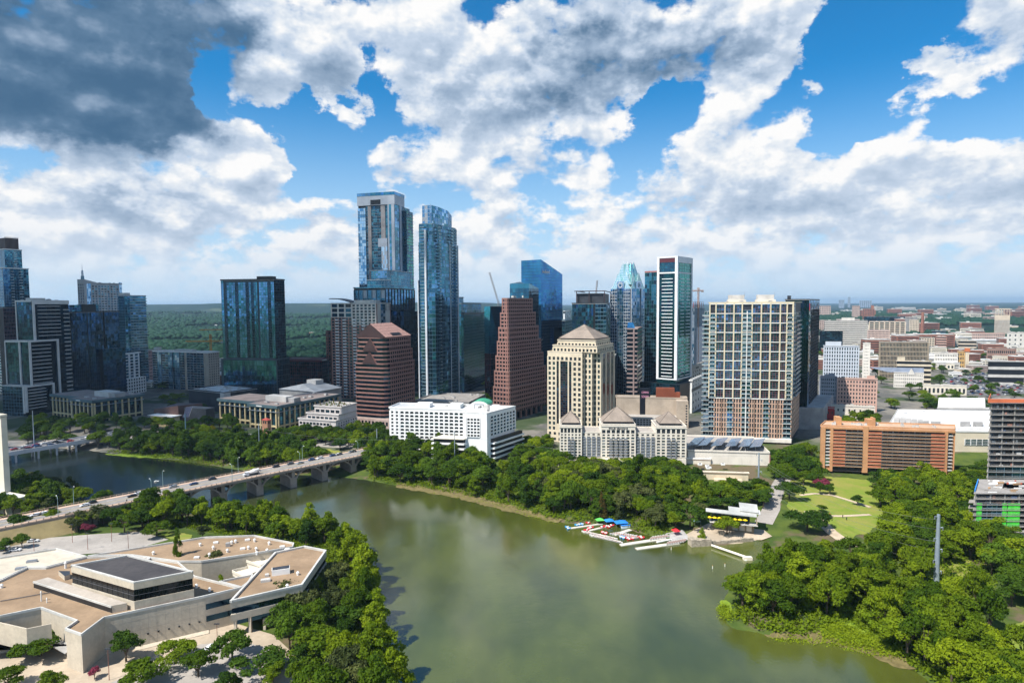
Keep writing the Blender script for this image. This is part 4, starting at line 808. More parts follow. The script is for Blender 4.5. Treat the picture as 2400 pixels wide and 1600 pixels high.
def crystal():
    b = Bd('faceted_teal_tower', 'low teal glass tower with a sloping lid behind the stepped granite tower top', 'tower', 1195, 1240, 1262, 664, 640, 20, vm=700); z0, zt = b.z0, b.z1
    b.core('wall', 0, b.LA, 0, b.LB, z0, zt - 5, GD)
    for F in (b.fA(), b.fB()): b.curtain(F, z0, zt - 5, max(3, round(F.w / 3)), 30, [GT, GD, GD], MULD)
    m = b.m('roof'); a = b.pt(b.LA, 0, zt - 5); c = b.pt(0, 0, zt - 5); d = b.pt(0, b.LB, zt - 5); e = b.pt(b.LA, b.LB, zt - 5); up = [a + Z * 5, c + Z * 5, d + Z * 1, e + Z * 8]
    for i, (p, q_) in enumerate(((a, c), (c, d), (d, e), (e, a))): m.quad(p, q_, up[(i + 1) % 4], up[i], GT)
    m.poly(up, GD); b.done()
crystal()
# 27 navy block with black frame
b = Bd('navy_glass_block', 'navy glass office block with a black open frame on its roof', 'office tower', 1341, 1421, 1469, 712, 700, 14, vm=760)
z0, zt = b.z0, b.z1; A, Bf = b.fA(), b.fB(); W = A.w; b.core('wall', 0, b.LA, 0, b.LB, z0, zt, BLK); nf = 24; b.curtain(A.sub(0, W * .62), z0, zt, 11, nf, [GD, GN, GDD, GT], MULD); b.curtain(A.sub(W * .68, W), z0, zt, 4, nf, [GDD, GD], MULL, mw=.1, fh_=.6, dep=.9)
b.curtain(Bf, z0, zt, 13, nf, [GB, GN, GB, glass('glass_cobalt', (.05, .22, .5))], MULD, mw=.08, fh_=.12, tilt=.012); b.roof(0, b.LA, 0, b.LB, zt, ROOFG, MULD)
zf = b.zat(684); RM = mat('dark_bronze', (.05, .03, .035), .5); b.core('rooftop_screen', 4, W - 4, 6, b.LB - 3, zt, zf - 2, DGRY); fm = b.m('rooftop_frame')
for (a, c) in ((2, 3), (W - 5, 3), (2, b.LB - 2), (W * .5, 3)): fm.box(b.pt(a, c, zt), b.dA * .9, b.dB * .9, Z * (zf - zt), RM)
fm.box(b.pt(2, 3, zf), b.dA * (W - 4), b.dB * .9, Z * 1, RM); fm.box(b.pt(2, 3.9, zf), b.dA * .9, b.dB * (b.LB - 5), Z * 1, RM); fm.box(b.pt(W - 5, 3.9, zf), b.dA * .9, b.dB * (b.LB - 5), Z * 1, RM); b.done()
slab('navy_side_block', 'low navy block with blue mirrored floors left of the framed navy block', 'office tower', 1253, 1262, 1345, 800, 760, 12, [GN, GDD, GD], MULD)
slab('blue_glass_office', 'grey blue glass office with banded floors behind the navy block', 'office tower', 1318, 1324, 1345, 752, 800, 14, [GN, GT, GD], MULL)
slab('white_far_block', 'small white gridded building seen between the blue tower and navy block', 'building', 1320, 1324, 1343, 730, 1300, 14, [GW, MULW], MULW)
slab('dark_low_block', 'dark glass block behind the right shoulder of the cream tower', 'office tower', 1425, 1440, 1473, 838, 660, 12, [GDD, GN], MULD)
# 28 owl faced tower
def frost():
    b = Bd('pyramid_crown_tower', 'pale blue tower with a folded glass pyramid crown and a round clock-like vent', 'skyscraper', 1432, 1478, 1512, 676, 700, 40, vm=720)
    z0, zt = b.z0, b.z1; W = b.LA; L = b.LB; FB = glass('glass_ice', (.45, .58, .74), var=.25, rough=.12); FC = glass('glass_crown', (.42, .72, .72), var=.2, rough=.15, metal=.7); b.core('wall', 0, W, 0, L, z0, zt, GD)
    for F in (b.fA(), b.fB()):
        w_ = F.w; b.curtain(F.sub(0, w_ * .33).fwd(.9), z0, zt, 3, 34, [FB, FB, GB], MULW); b.curtain(F.sub(w_ * .67, w_).fwd(.9), z0, zt, 3, 34, [FB, FB, GB], MULW); b.curtain(F.sub(w_ * .33, w_ * .67), z0, zt + 5, 3, 34, [GB, FB, GT], MULL)
        b.wbox('wall', 0, w_ * .33, 0, .9, z0, zt, STEEL, F); b.wbox('wall', w_ * .67, w_, 0, .9, z0, zt, STEEL, F)
        dk = MB(); c = F.p(w_ * .5, 1.4, zt + 4); R_ = 3.1
        for i in range(20): t = i * math.pi / 10; t2 = t + math.pi / 10; P = [c + F.ex * (r_ * math.cos(q_)) + Z * (r_ * math.sin(q_)) for r_, q_ in ((R_ * .62, t), (R_, t), (R_, t2), (R_ * .62, t2))]; dk.poly(P, MULW if i % 2 else GDD)
        dk.poly([c + F.n * .02 + F.ex * (1.3 * math.cos(t)) + Z * (1.3 * math.sin(t)) for t in [k * .5236 for k in range(12)]], GD); b.wbox('wall', w_ * .33, w_ * .67, .1, 1.3, zt, zt + 8.5, FB, F); b.extra('clock_vent', dk)
    ap = b.zat(612); cx = b.pt(W / 2, L / 2, 0); cr = b.m('glass_crown')
    tiers = [(1.0, zt, b.zat(658), .12), (.86, b.zat(668), b.zat(638), .12), (.66, b.zat(655), ap, .10)]
    def spike(p0, p1, zb, zt_, lean, mtl):
        mid = (p0 + p1) / 2; tp = Vector((mid.x + (cx.x - mid.x) * lean, mid.y + (cx.y - mid.y) * lean, zt_)); s0 = Vector((p0.x, p0.y, zb)); s1 = Vector((p1.x, p1.y, zb)); inn = Vector((mid.x + (cx.x - mid.x) * .8, mid.y + (cx.y - mid.y) * .8, zb))
        cr.poly([s0, s1, tp], mtl); cr.poly([s1, inn, tp], mtl); cr.poly([inn, s0, tp], mtl)
        for t in [k / 7 for k in range(1, 7)]:
            a, c_ = s0.lerp(tp, t), s1.lerp(tp, t); cr.tube(a, c_, .12, .12, MULW, 4)
        for t in (0, .25, .5, .75, 1): cr.tube(s0.lerp(s1, t), tp, .12, .08, MULW, 4)
    for s_, zb, ztp, lean in tiers:
        C4 = [cx + b.dA * (W / 2 * s_ * i) + b.dB * (L / 2 * s_ * j) for i, j in ((1, -1), (-1, -1), (-1, 1), (1, 1))]
        for i in range(4):
            p, q_ = C4[i], C4[(i + 1) % 4]; m_ = p.lerp(q_, .5); spike(p, m_, zb, ztp, lean + .30 * (s_ < .7), FC); spike(m_, q_, zb, ztp, lean + .30 * (s_ < .7), FC)
            cr.quad(V2(p, zb), V2(q_, zb), V2(q_.lerp(cx, .45), ztp - 3), V2(p.lerp(cx, .45), ztp - 3), FC)
    b.done()
frost()
# 29 tower with white ladder lines
b = Bd('white_ladder_tower', 'dark teal tower with white corner posts and white ladder-like floor lines', 'skyscraper', 1542, 1586, 1620, 600, 640, 38, vm=700)
z0, zt = b.z0, b.z1; A, Bf = b.fA(), b.fB(); W = A.w; L = Bf.w; zn = b.zat(641); zq = b.zat(893); DG = glass('glass_deep_teal', (.02, .12, .14)); b.core('wall', 0, W, 0, L, z0, zt - 5, DG)
for F, g, k in ((A, [DG, GDD, DG], 10), (Bf, [GG, GG, glass('glass_emerald', (.04, .36, .28))], 10)):
    b.curtain(F, zq, zn, 6, 30, g, MULD, mw=.06, fh_=.1); b.curtain(F, zn + 1, zt - 6, 6, 3, [GT, GD] if F is A else [GG], MULD)
    b.wbox('white_post', -.8, 1.7, 0, 1.1, zq, zt, MULW, F); b.wbox('white_post', F.w - 1.7, F.w + (.8 if F is Bf else 0), 0, 1.1, zq, zt, MULW, F); b.wbox('white_post', 1.7, F.w - 1.7, 0, 1., zn - .7, zn + .7, MULW, F); b.wbox('white_post', 1.7, F.w - 1.7, 0, 1., zq, zq + 1.2, MULW, F)
    for j in range(29):
        z = zq + 3 + j * (zn - zq - 6) / 29; b.wbox('floor_line', F.w * .22, F.w * (.80 if F is A else .46), 0, .9, z, z + .75, MULW, F)
        if F is Bf: b.wbox('floor_line', F.w * .6, F.w * .88, 0, .9, z, z + .75, MULW, F)
b.wbox('white_post', 1.7, L - 1.7, 0, 1., zt - 6.5, zt, MULW, Bf); b.wbox('white_post', 1.7, W - 1.7, 0, 1., zt - 1.4, zt, MULW, A); b.wbox('top_panel', 1.7, W - 1.7, .1, .5, zt - 6, zt - 1.6, mat('dark_red_panel', (.09, .02, .03), .6), A); b.core('roof', 1, W - 1, 1, L - 1, zt - 4.9, zt - 4.4, ROOFG)
zw = b.zat(638); b.core('side_wing', W - 1, W + 17, 4, L - 2, z0, zw, DG); f = Fc(b.pt(W + 17, 4, 0), -b.dA, -b.dB, 15.5); b.curtain(f, z0, zw, 6, 34, [DG, GDD, GT], MULL, mw=.08, fh_=.15, part='side_wing'); b.roof(W + .3, W + 17, 4, L - 2, zw, ROOFG, mat('red_rail', (.3, .06, .06), .6), over=.2)
b.core('podium', -6, W + 18, -4, L + 4, z0, b.zat(902), BLK); fp = b.fA(-6, -4, W + 18); b.curtain(fp, z0 + 3, b.zat(902), 12, 3, [GDD, GD], MULD, part='podium'); b.done()
def billboard():
    b = Bd('construction_hoarding', 'brown hoarding wall with a dark lit screen at the foot of the white lined tower', 'hoarding', 1499, 1580, 1583, 909, 560, 6); z0, zt = b.z0, b.z1; A = b.fA(); RB = mat('rust_board', (.22, .06, .03), .8)
    b.core('wall', 0, A.w * .52, 0, 4, z0, zt, RB); b.core('wall', -5, 0, 0, 4, z0, zt - 4, RB); b.core('screen', A.w * .70, A.w, -.5, 1, z0 + 1, zt, mat('screen_black', (.01, .012, .02), .3)); f = b.fA(0, -.5); sgn = bpy.data.materials.new('screen_letters'); sgn.use_nodes = True; k = NT(sgn.node_tree); o = k.n('ShaderNodeOutputMaterial'); e = k.n('ShaderNodeEmission'); e.inputs[0].default_value = (.75, .35, .5, 1); e.inputs[1].default_value = .8; k.l(e.outputs[0], o.inputs[0])
    text3d('COMING', 2.6, f, A.w * .15, .1, zt - 5, sgn, b.root, ext=.04, sx=.62); text3d('SOON', 3.0, f, A.w * .15, .1, zt - 9, sgn, b.root, ext=.04, sx=.75); b.done()
billboard()
b = Bd('striped_brown_tower', 'narrow brown office tower with striped floors left of the white lined tower', 'office tower', 1469, 1493, 1504, 772, 640, 18); z0, zt = b.z0, b.z1; BS = mat('brown_band', (.24, .18, .17), .7, var=.15); b.core('wall', 0, b.LA, 0, b.LB, z0, zt, GDD); A = b.fA()
for F in (A, b.fB()):
    n = 18
    for j in range(n + 1): z = z0 + j * (zt - z0) / n; b.wbox('floor_band', 0, F.w, 0, .5, z, min(zt, z + 1.6), BS, F)
b.wbox('wall', A.w * .6, A.w * .74, 0, .9, z0, zt, BS, A); b.roof(0, b.LA, 0, b.LB, zt, ROOFG, BS); b.m('skylight').poly([b.pt(b.LA, 1, zt + .5), b.pt(b.LA * .2, 1, zt + .5), b.pt(b.LA * .5, 7, zt + 7), b.pt(b.LA, 7, zt + 7)], glass('glass_sky', (.1, .45, .8))); b.done()
# 31 patterned grey tower
b = Bd('patterned_grey_tower', 'grey blue patterned hotel tower topped by red steelwork under a tower crane', 'hotel tower', 1619, 1626, 1664, 722, 880, 14, thb=27); z0, zt = b.z0, b.z1; b.core('wall', 0, b.LA, 0, b.LB, z0, zt, GRY)
GP = mat('blue_grey_panel', (.22, .26, .32), .5, var=.2, fine=.8); LP = mat('pale_grey_panel', (.50, .50, .52), .7, var=.05)
for F in (b.fA(), b.fB()): b.curtain(F, z0, zt, max(3, round(F.w / 1.8)), 22, [GP, GP, GB, STEEL], MULL)
b.wbox('blank_panel', b.LB * .2, b.LB * .85, .1, 1.6, z0 + 10, b.zat(770), LP, b.fB()); sk = b.m('red_steelwork'); RS = mat('red_steel', (.35, .07, .09), .6)
for i in range(6):
    for j in (0, 1): sk.box(b.pt(1 + j * 8, 1 + i * (b.LB - 3) / 5, zt), b.dA * .5, b.dB * .5, Z * 9, RS)
for k in range(3): sk.box(b.pt(1, 1, zt + 3 * k + 2.5), b.dA * 9, b.dB * (b.LB - 3), Z * .5, RS if k < 2 else GRY)
b.done(30)
# 33 hotel with lettering
b = Bd('lettered_hotel', 'tan hotel with dark rooftop lettering between the ladder tower and cream grid tower', 'hotel', 1612, 1616, 1672, 862, 700, 10, thb=30); z0, zt = b.z0, b.z1; TN = mat('tan_stone', (.45, .41, .35), .85); b.core('wall', 0, b.LA, 0, b.LB, z0, zt, TN); f = b.fB(); b.grid(f, z0, zt - 4, 8, 7, TN, .6, .5, .3, [GW]); text3d('HYATT PL', 3.0, f, f.w * .42, .4, zt - 3.6, BLK, b.root, bold=.05); b.roof(0, b.LA, 0, b.LB, zt, LGRY, TN); b.core('penthouse', 1, 8, 4, 16, zt, zt + 4.5, TN); b.done(30)
b = Bd('white_office', 'white office with small windows and a dark band behind the beige parking block', 'office', 1616, 1620, 1676, 893, 620, 8, thb=30); z0, zt = b.z0, b.z1; b.core('wall', 0, b.LA, 0, b.LB, z0, zt, WHT); f = b.fB(); b.grid(f, z0, b.zat(922), 7, 3, WHT, .7, .6, .3, [GW]); b.wbox('dark_band', 0, f.w, 0, .3, b.zat(921), b.zat(914), MULD, f); b.grid(f, b.zat(913), zt, 7, 2, WHT, .7, .55, .3, [GW]); b.roof(0, b.LA, 0, b.LB, zt, LGRY, WHT, over=1); b.done(20)
# 34 cream tower with a pyramid roof
def cream():
    b = Bd('cream_stone_tower', 'cream stone office tower with stepped shoulders and a brown pyramid roof', 'office tower', 1284, 1400, 1443, 829, 478, 27, vm=900)
    z0, zt = b.z0, b.z1; W = b.LA; L = b.LB; A, Bf = b.fA(), b.fB(); s1 = b.zat(815); s2 = b.zat(802); n1, n2 = W * .145, W * .29; FL = 19; P5 = dict(pw=.44, sh=.36, dep=.4)
    zb = z0 + 9
    # cross-shaped plan: notched corners, each step taller
    def block(a0, a1, b0, b1, top, nA, nB, last):
        b.core('wall', a0, a1, b0, b1, z0, top, CRM); fa = b.fA(a0, b0, a1); fb = b.fB(a0, b0, b1)
        n = round((top - zb) / 4.15); b.grid(fa, zb, top - 2.6, nA, n, CRM, wm=[GW, GW, GW, GWT], **P5); b.grid(fb, zb, top - 2.6, nB, n, CRM, wm=[GW, GW, GWT], **P5)
        b.wbox('wall', -.3, fa.w, 0, .3, top - 2.6, top - .02, CRM, fa); b.wbox('wall', 0, fb.w + .3, 0, .3, top - 2.6, top - .05, CRM, fb); b.roof(a0, a1, b0, b1, top, ROOFG, CRM, over=.25, par=.7)
    n = n2; m_ = n1
    b.core('wall', n2 + 5.5, W, 0, L, z0, zt, CRM)
    fa = b.fA(n2 + .6, 0, W); x1 = fa.w; nfl = round((zt - 2.6 - zb) / 4.15); zg = zb + 0
    b.core('wall', n2 + .6, W, 0, L * .98, z0, zt, CRM)
    zw = zt - 2.6 - (zt - 2.6 - zb) / nfl
    b.grid(fa, zw, zt - 2.6, 8, 1, CRM, wm=[GW], **P5); b.wbox('wall', 0, fa.w, 0, .3, zt - 2.6, zt - .02, CRM, fa)
    ls, rs = fa.sub(0, x1 * .25), fa.sub(x1 * .73, x1); b.grid(ls, zb, zw, 2, nfl - 1, CRM, wm=[GW, GW, GWT], **P5); b.grid(rs, zb, zw, 2, nfl - 1, CRM, wm=[GW, GW, GWT], **P5)
    md = fa.sub(x1 * .25, x1 * .73); w_ = md.w
    for x0, x2 in ((.04, .18), (.27, .72), (.80, .95)): b.curtain(md.sub(w_ * x0, w_ * x2).fwd(.12), zb + 6, zw - .5, 1 if x2 - x0 < .3 else 3, (nfl - 2) * 2, [GW, GDD, GD], mat('bronze_mullion', (.06, .04, .04), .5), part='glass_strip', mw=.25)
    for x0, x2 in ((0, .04), (.18, .27), (.72, .80), (.95, 1)): b.wbox('wall', w_ * x0, w_ * x2, 0, .5, zb, zw, CRM, md)
    b.wbox('wall', w_ * .04, w_ * .95, 0, .3, zb, zb + 6, CRM, md)
    b.roof(n2 + .6, W, 0, L * .98, zt, ROOFG, CRM, over=.25, par=.7)
    block(n1, n2 + .5, 4.2, L - 4, s1, 2, 2, 0) if False else None
    # receding corner steps
    b.core('wall', n1, n2 + .6, 4.0, L - .2, z0, zt + 0, CRM); f = b.fA(n1, 4.0, n2); b.grid(f, zb, zt, 2, nfl, CRM, wm=[GW, GWT], **P5); f = Fc(b.pt(n2 + .6, 0, 0), b.dB, -b.dA, 4.0); b.grid(f, zb, zt, 1, nfl, CRM, wm=[GW], **P5)
    b.core('wall', 0, n1, 8.2, L - 4, z0, zt, CRM); f = b.fA(0, 8.2, n1); b.grid(f, zb, zt, 2, nfl, CRM, wm=[GW, GWT], **P5); f = Fc(b.pt(n1, 4.0, 0), b.dB, -b.dA, 4.2); b.grid(f, zb, zt, 1, nfl, CRM, wm=[GW], **P5)
    f = Fc(b.pt(0, 8.2, 0), b.dB, -b.dA, L - 12.2); w_ = f.w
    b.curtain(f.sub(w_ * .10, w_ * .30).fwd(.1), zb + 4, zt - 1, 1, nfl * 2, [GDD, GW], None, part='glass_strip'); b.curtain(f.sub(w_ * .38, w_ * .62).fwd(.1), zb + 4, zt - 1, 2, nfl * 2, [GDD, mat('brown_glass2', (.06, .03, .03), .2)], None, part='glass_strip'); b.curtain(f.sub(w_ * .70, w_ * .90).fwd(.1), zb + 4, zt - 1, 1, nfl * 2, [GDD, GW], None, part='glass_strip')
    for x0, x2 in ((0, .1), (.3, .38), (.62, .7), (.9, 1.)): b.wbox('wall', w_ * x0, w_ * x2, 0, .5, z0, zt, CRM, f)
    f = Fc(b.pt(n1, L - 4, 0), b.dB, -b.dA, 3.8); b.grid(f, zb, zt, 1, nfl, CRM, wm=[GW], **P5)
    # shoulders
    b.core('wall', 1.5, W - 3.2, 3.2, L - 3, zt + .4, s1, CRM); f = b.fA(1.5, 3.2, W - 3.2); b.grid(f, zt + .4, s1 - 1.2, 12, 1, CRM, wm=[GW], **P5); f = Fc(b.pt(1.5, 3.2, 0), b.dB, -b.dA, L - 6.2); b.grid(f, zt + .4, s1 - 1.2, 9, 1, CRM, wm=[GW], **P5); b.roof(1.5, W - 3.2, 3.2, L - 3, s1, ROOFG, CRM, over=.3, par=.6)
    b.core('wall', 3.5, W - 6.2, 5.8, L - 5.5, s1 + .4, s2, CRM); f = b.fA(3.5, 5.8, W - 6.2); b.grid(f, s1 + .4, s2 - 1.6, 11, 1, CRM, wm=[GW], **P5); f = Fc(b.pt(3.5, 5.8, 0), b.dB, -b.dA, L - 11.3); b.grid(f, s1 + .4, s2 - 1.4, 8, 1, CRM, wm=[GW], **P5); b.roof(3.5, W - 6.2, 5.8, L - 5.5, s2, ROOFG, CRM, over=.3, par=.5)
    e = [b.pt(5.2, 7.4, 0), b.pt(W - 8, 7.4, 0), b.pt(W - 8, L - 7, 0), b.pt(5.2, L - 7, 0)]; c = (e[0] + e[2]) / 2; b.m('roof_base').prism(e, s2 + .4, s2 + 1.9, DGRY)
    cc = [c + (p - c) * 1.08 for p in e]; ap = Vector((c.x, c.y, b.zat(767) + 1)); rp = MB(); rp.cone(cc, s2 + 1.9, ap, TILE)
    for p in cc: rp.tube(V2(p, s2 + 2), ap, .25, .2, mat('ridge_cap', (.16, .13, .11), .7), 5)
    for t in (.62, .70, .78):
        for i in range(4): a, d = V2(cc[i], s2 + 1.9).lerp(ap, t), V2(cc[(i + 1) % 4], s2 + 1.9).lerp(ap, t); rp.tube(a, d, .16, .16, DGRY, 4)
    b.extra('pyramid_roof', rp); b.wbox('wall', 0, A.w, 0, .3, z0, zb, CRM, Fc(A.o, A.ex, A.n, A.w - n2 - .6)) if False else None
    b.grid(b.fA(n2 + .6, 0, W), z0, zb, 7, 2, CRM, pw=.5, sh=.5, dep=.55, wm=[GW]); b.done(100)
cream()
# 35 beige parking and office complex
b = Bd('beige_office_complex', 'grey beige concrete office complex with a sunken terrace behind the riverside hotel', 'office complex', 1443, 1612, 1642, 940, 545, 10); z0, zt = b.z0, b.z1; W = b.LA; L = b.LB; BG = mat('beige_concrete', (.42, .35, .28), .85, var=.15, streak=.4)
b.core('wall', 0, W, 22, L + 10, z0, zt, BG); b.core('wall', 0, 10, 0, 22, z0, zt, BG); b.grid(b.fB(0, 3, L), z0, zt - 3, 7, 9, BG, .45, .45, .5, [GW]); b.grid(b.fA(0, 0, 10).sub(7, 10), z0, zt - 3, 1, 9, BG, .5, .4, .3, [GW]); b.core('lower_wing', 10.5, W, -2, 10, z0, b.zat(985), GRY); f = b.fA(10.5, -2, W); b.grid(f, z0, b.zat(985), 20, 4, LGRY, .3, .35, .6, [BLK]); b.roof(10.5, W, -2, 10, b.zat(985), ROOFG, LGRY, part='lower_wing'); f = b.fA(10, 22, W); b.grid(f.sub(2, f.w - 10), zt - 3, zt - .5, 22, 1, BG, .35, .3, .5, [GW]); b.roof(0, W, 22, L + 10, zt, ROOFG, BG); b.clutter(12, W, 10, 21, b.zat(985) - 1, 12, LGRY, 4); b.done(80)
# 37 cream grid tower
def rainey():
    b = Bd('cream_grid_tower', 'tall residential tower with a cream frame grid above brick lower floors', 'apartment tower', 1662, 1856, 1874, 708, 480, 12, vm=850, thb=31)
    z0, zt = b.z0, b.z1; W = b.LA; L = min(max(b.LB, 20), 60); A = b.fA(); zb = b.zat(940); zg = b.zat(1032); b.core('wall', 0, W, 0, L, z0, zt - .5, DGRY); CG = mat('cream_frame', (.62, .54, .38), .75, var=.08); WG = mat('white_frame2', (.72, .70, .66), .7); OR = mat('salmon_panel', (.50, .33, .24), .8, var=.15)
    x = [0.0, .075, .185, .295, .395, .515, .625, .735, .85, .93, 1.0]; nf = 20; mg = mat('red_mullion', (.28, .10, .12), .5)
    for i, (p, q_) in enumerate(zip(x, x[1:])):
        F = A.sub(W * p, W * q_); 
        if i in (0, 4, 9):
            b.curtain(F, zb, zt - (9 if i != 4 else 6), 2, nf, [GD, GW, GT], MULW); b.slabs(F.fwd(.2), zb, zt - 9, nf, 1.0, WG, .3, rail=RAILG, part='balconies')
        else: b.curtain(F.sub(.6, F.w - .6), zb, zt - .8, 3, nf * 2, [GT, GD, GB, GWT, GD], mg, mw=.14, fh_=.14)
        b.wbox('cream_frame', -.45, .45, 0, 1.0, zb, zt, CG, F)
    b.wbox('cream_frame', W - .6, W + .5, 0, 1.0, zb, zt, CG, A); b.wbox('white_post', W * .455 - .3, W * .455 + .3, 0, 1.5, zg, zt - 7, WG, A)
    b.wbox('cream_frame', 0, W, 0, .9, zt - 1.2, zt - .03, CG, A); n = 10
    for j in range(n + 1): z = zb + j * (zt - 1.2 - zb) / n; b.wbox('white_band', 0, W, 0, .93, z - .3, z + .3, WG, A)
    nf2 = 8; xs = [0, .07, .16, .22, .30, .40, .5, .56, .66, .74, .84, .90, 1.0]
    for i, (p, q_) in enumerate(zip(xs, xs[1:])):
        F = A.sub(W * p, W * q_)
        if i in (3, 8): b.curtain(F, zg, zb, 2, nf2, [GB, GBL, GT], MULW); b.slabs(F, zg, zb, nf2, 1.2, WG, .3, rail=RAILG, part='balconies')
        elif i in (0, 11, 5): b.curtain(F, zg, zb, 2, nf2, [GD, GW], MULW); b.slabs(F, zg, zb, nf2, 1.0, WG, .35, rail=RAILG, part='balconies')
        else: b.grid(F, zg, zb, 3 if F.w > 5 else 2, nf2, OR, .42, .2, .6, [GW, GWT, GD]); 
    B_ = b.fB(0, 0, L); b.curtain(B_.sub(0, L * .3), zb, zt - 1, 2, nf, [GD, GT], MULW); b.slabs(B_.sub(L * .35, L), zb, zt - 12, nf - 2, 1.4, WG, .4, rail=RAILG, part='balconies'); b.curtain(B_.sub(L * .3, L), zb, zt - 8, 4, nf, [GDD, GW], MULW); b.grid(B_, zg, zb, 6, nf2, OR, .5, .35, .5, [GW, GWT])
    b.slabs(Fc(A.p(-5.5, 0, 0), A.ex, A.n, 5.4).fwd(-1.5), zg, zt - 7, 28, 1.5, WG, .3, rail=RAILG, part='balconies'); b.core('side_bay', W, W + 4.5, 1.6, L - 2, z0, zt - 7, GRY); b.curtain(Fc(b.pt(W + 4.5, 1.6, 0), -b.dA, -b.dB, 4.5), zg, zt - 7, 2, 28, [GW, GWT, MULW], MULW)
    b.roof(0, W, 0, L, zt - .5, ROOFG, CG, over=.95, par=.5)
    for x0, x1 in ((.20, .42), (.55, .78)):
        p = MB(); f = b.fA(0, 7); p.box(f.p(W * x0, 0, zt), f.ex * W * (x1 - x0), f.n * -9, Z * 2.2, CRM2); p.box(f.p(W * x0 + .8, -.6, zt + 2.2), f.ex * (W * (x1 - x0) - 2), f.n * -7, Z * 3.8, mat('weathered_white', (.55, .52, .48), .85, streak=1.)); p.tube(f.p(W * x1 - 1, -1, zt + 5), f.p(W * x1 - 1, -1, zt + 8.5), .12, .08, STEEL, 4); b.extra('penthouse', p)
    b.clutter(2, W, 2, 7, zt - .5, 5, LGRY, 3, 3, 1.5); 
    sg = b.fA(0, 0); b.core('terrace_planter', -1.2, W + 4, -4, -.2, zg - 2.6, zg, mat('pale_ledge', (.66, .62, .55), .8)); b.done(100)
    # garage podium
    g = Bd('garage_podium', 'pale parking garage with solar canopies before the cream grid tower', 'parking garage', 1612, 1803, 1874, 1063, 420, 9, vm=1080); gz0, g1 = g.z0, g.z1; Wg = g.LA; Lg = 50; PW2 = mat('pale_wall', (.68, .63, .55), .85, var=.08, streak=.5)
    g.core('wall', 0, Wg, 0, Lg, gz0, g1, PW2); f = Fc(g.pt(0, 0, 0), g.dB, -g.dA, Lg); g.grid(f, gz0, g1 - .5, 11, 3, mat('garage_brick', (.34, .18, .15), .8), .16, .3, .6, [GB, GD, GW]); g.roof(0, Wg, 0, Lg, g1, ROOFG, PW2, over=.3, par=1.0)
    fa = g.fA(); SP = glass('solar_panel', (.28, .38, .52), metal=.5, rough=.25)
    for k, x0 in enumerate((.10, .22, .40, .58, .74, .88)):
        c = MB(); p0 = fa.p(Wg * x0 - 6, -3, g1 + 3.3); ex = fa.ex; dn = -fa.n; vx = ex * 7.5 + Z * 1.0; vy = dn * 26 + ex * 9; c.box(p0, vx, vy, Z * .25, SP)
        for t in (.1, .5, .9): q0 = p0 + vx * .5 + vy * t; c.tube((q0.x, q0.y, g1 + .3), (q0.x, q0.y, q0.z + .3), .15, .15, STEEL, 5)
        g.extra('solar_canopy', c)
    for k in range(16):
        p = fa.p(Wg * (.1 + .052 * k), -4 - (k % 4) * 6, g1 + .38); lp = MB(); lp.tube(p, p + Z * 2.8, .09, .07, WHT, 4); g.extra('roof_post', lp)
    g.done(60)
rainey()
# 38 dark tower behind
b = Bd('black_green_tower', 'black green glass tower directly right of the cream grid tower with a small red sign', 'skyscraper', 1838, 1893, 1919, 703, 540, 12, vm=850, thb=32); z0, zt = b.z0, b.z1; A, Bf = b.fA(), b.fB(); W = A.w; DGG = glass('glass_bottle', (.012, .07, .085)); b.core('wall', 0, b.LA, 0, b.LB, z0, zt, BLK); b.curtain(A, z0, zt, 10, 36, [DGG, GDD, DGG], BLK, mw=.05, fh_=.08); b.curtain(Bf.sub(0, Bf.w * .25), z0, zt, 2, 36, [GB, GT], BLK); b.curtain(Bf.sub(Bf.w * .25, Bf.w), z0 + 6, b.zat(730), 6, 34, [GD, GT, GDD, GB], mat('thin_dark_frame', (.08, .07, .07), .5), mw=.4, fh_=.15, dep=.6); b.curtain(Bf.sub(Bf.w * .25, Bf.w), b.zat(730), zt, 5, 3, [GT, GB], MULD)
b.roof(0, b.LA, 0, b.LB, zt, ROOFG, BLK, par=.6); b.wbox('red_sign', .5, 2, .3, .6, zt - 9, zt - 3, mat('sign_red', (.7, .02, .05), .5), Bf); b.core('penthouse', W * .82, W - 1, 3, 8, zt, zt + 4, DGRY); b.core('podium', -14, W, -3, b.LB + 6, z0, b.zat(958), GRY); fp = Fc(b.pt(-14, -3, 0), b.dB, -b.dA, b.LB + 9); b.grid(fp.sub(4, fp.w), z0 + 10, b.zat(962), 4, 2, GRY, .7, .1, .6, [GDD]); b.done(40)
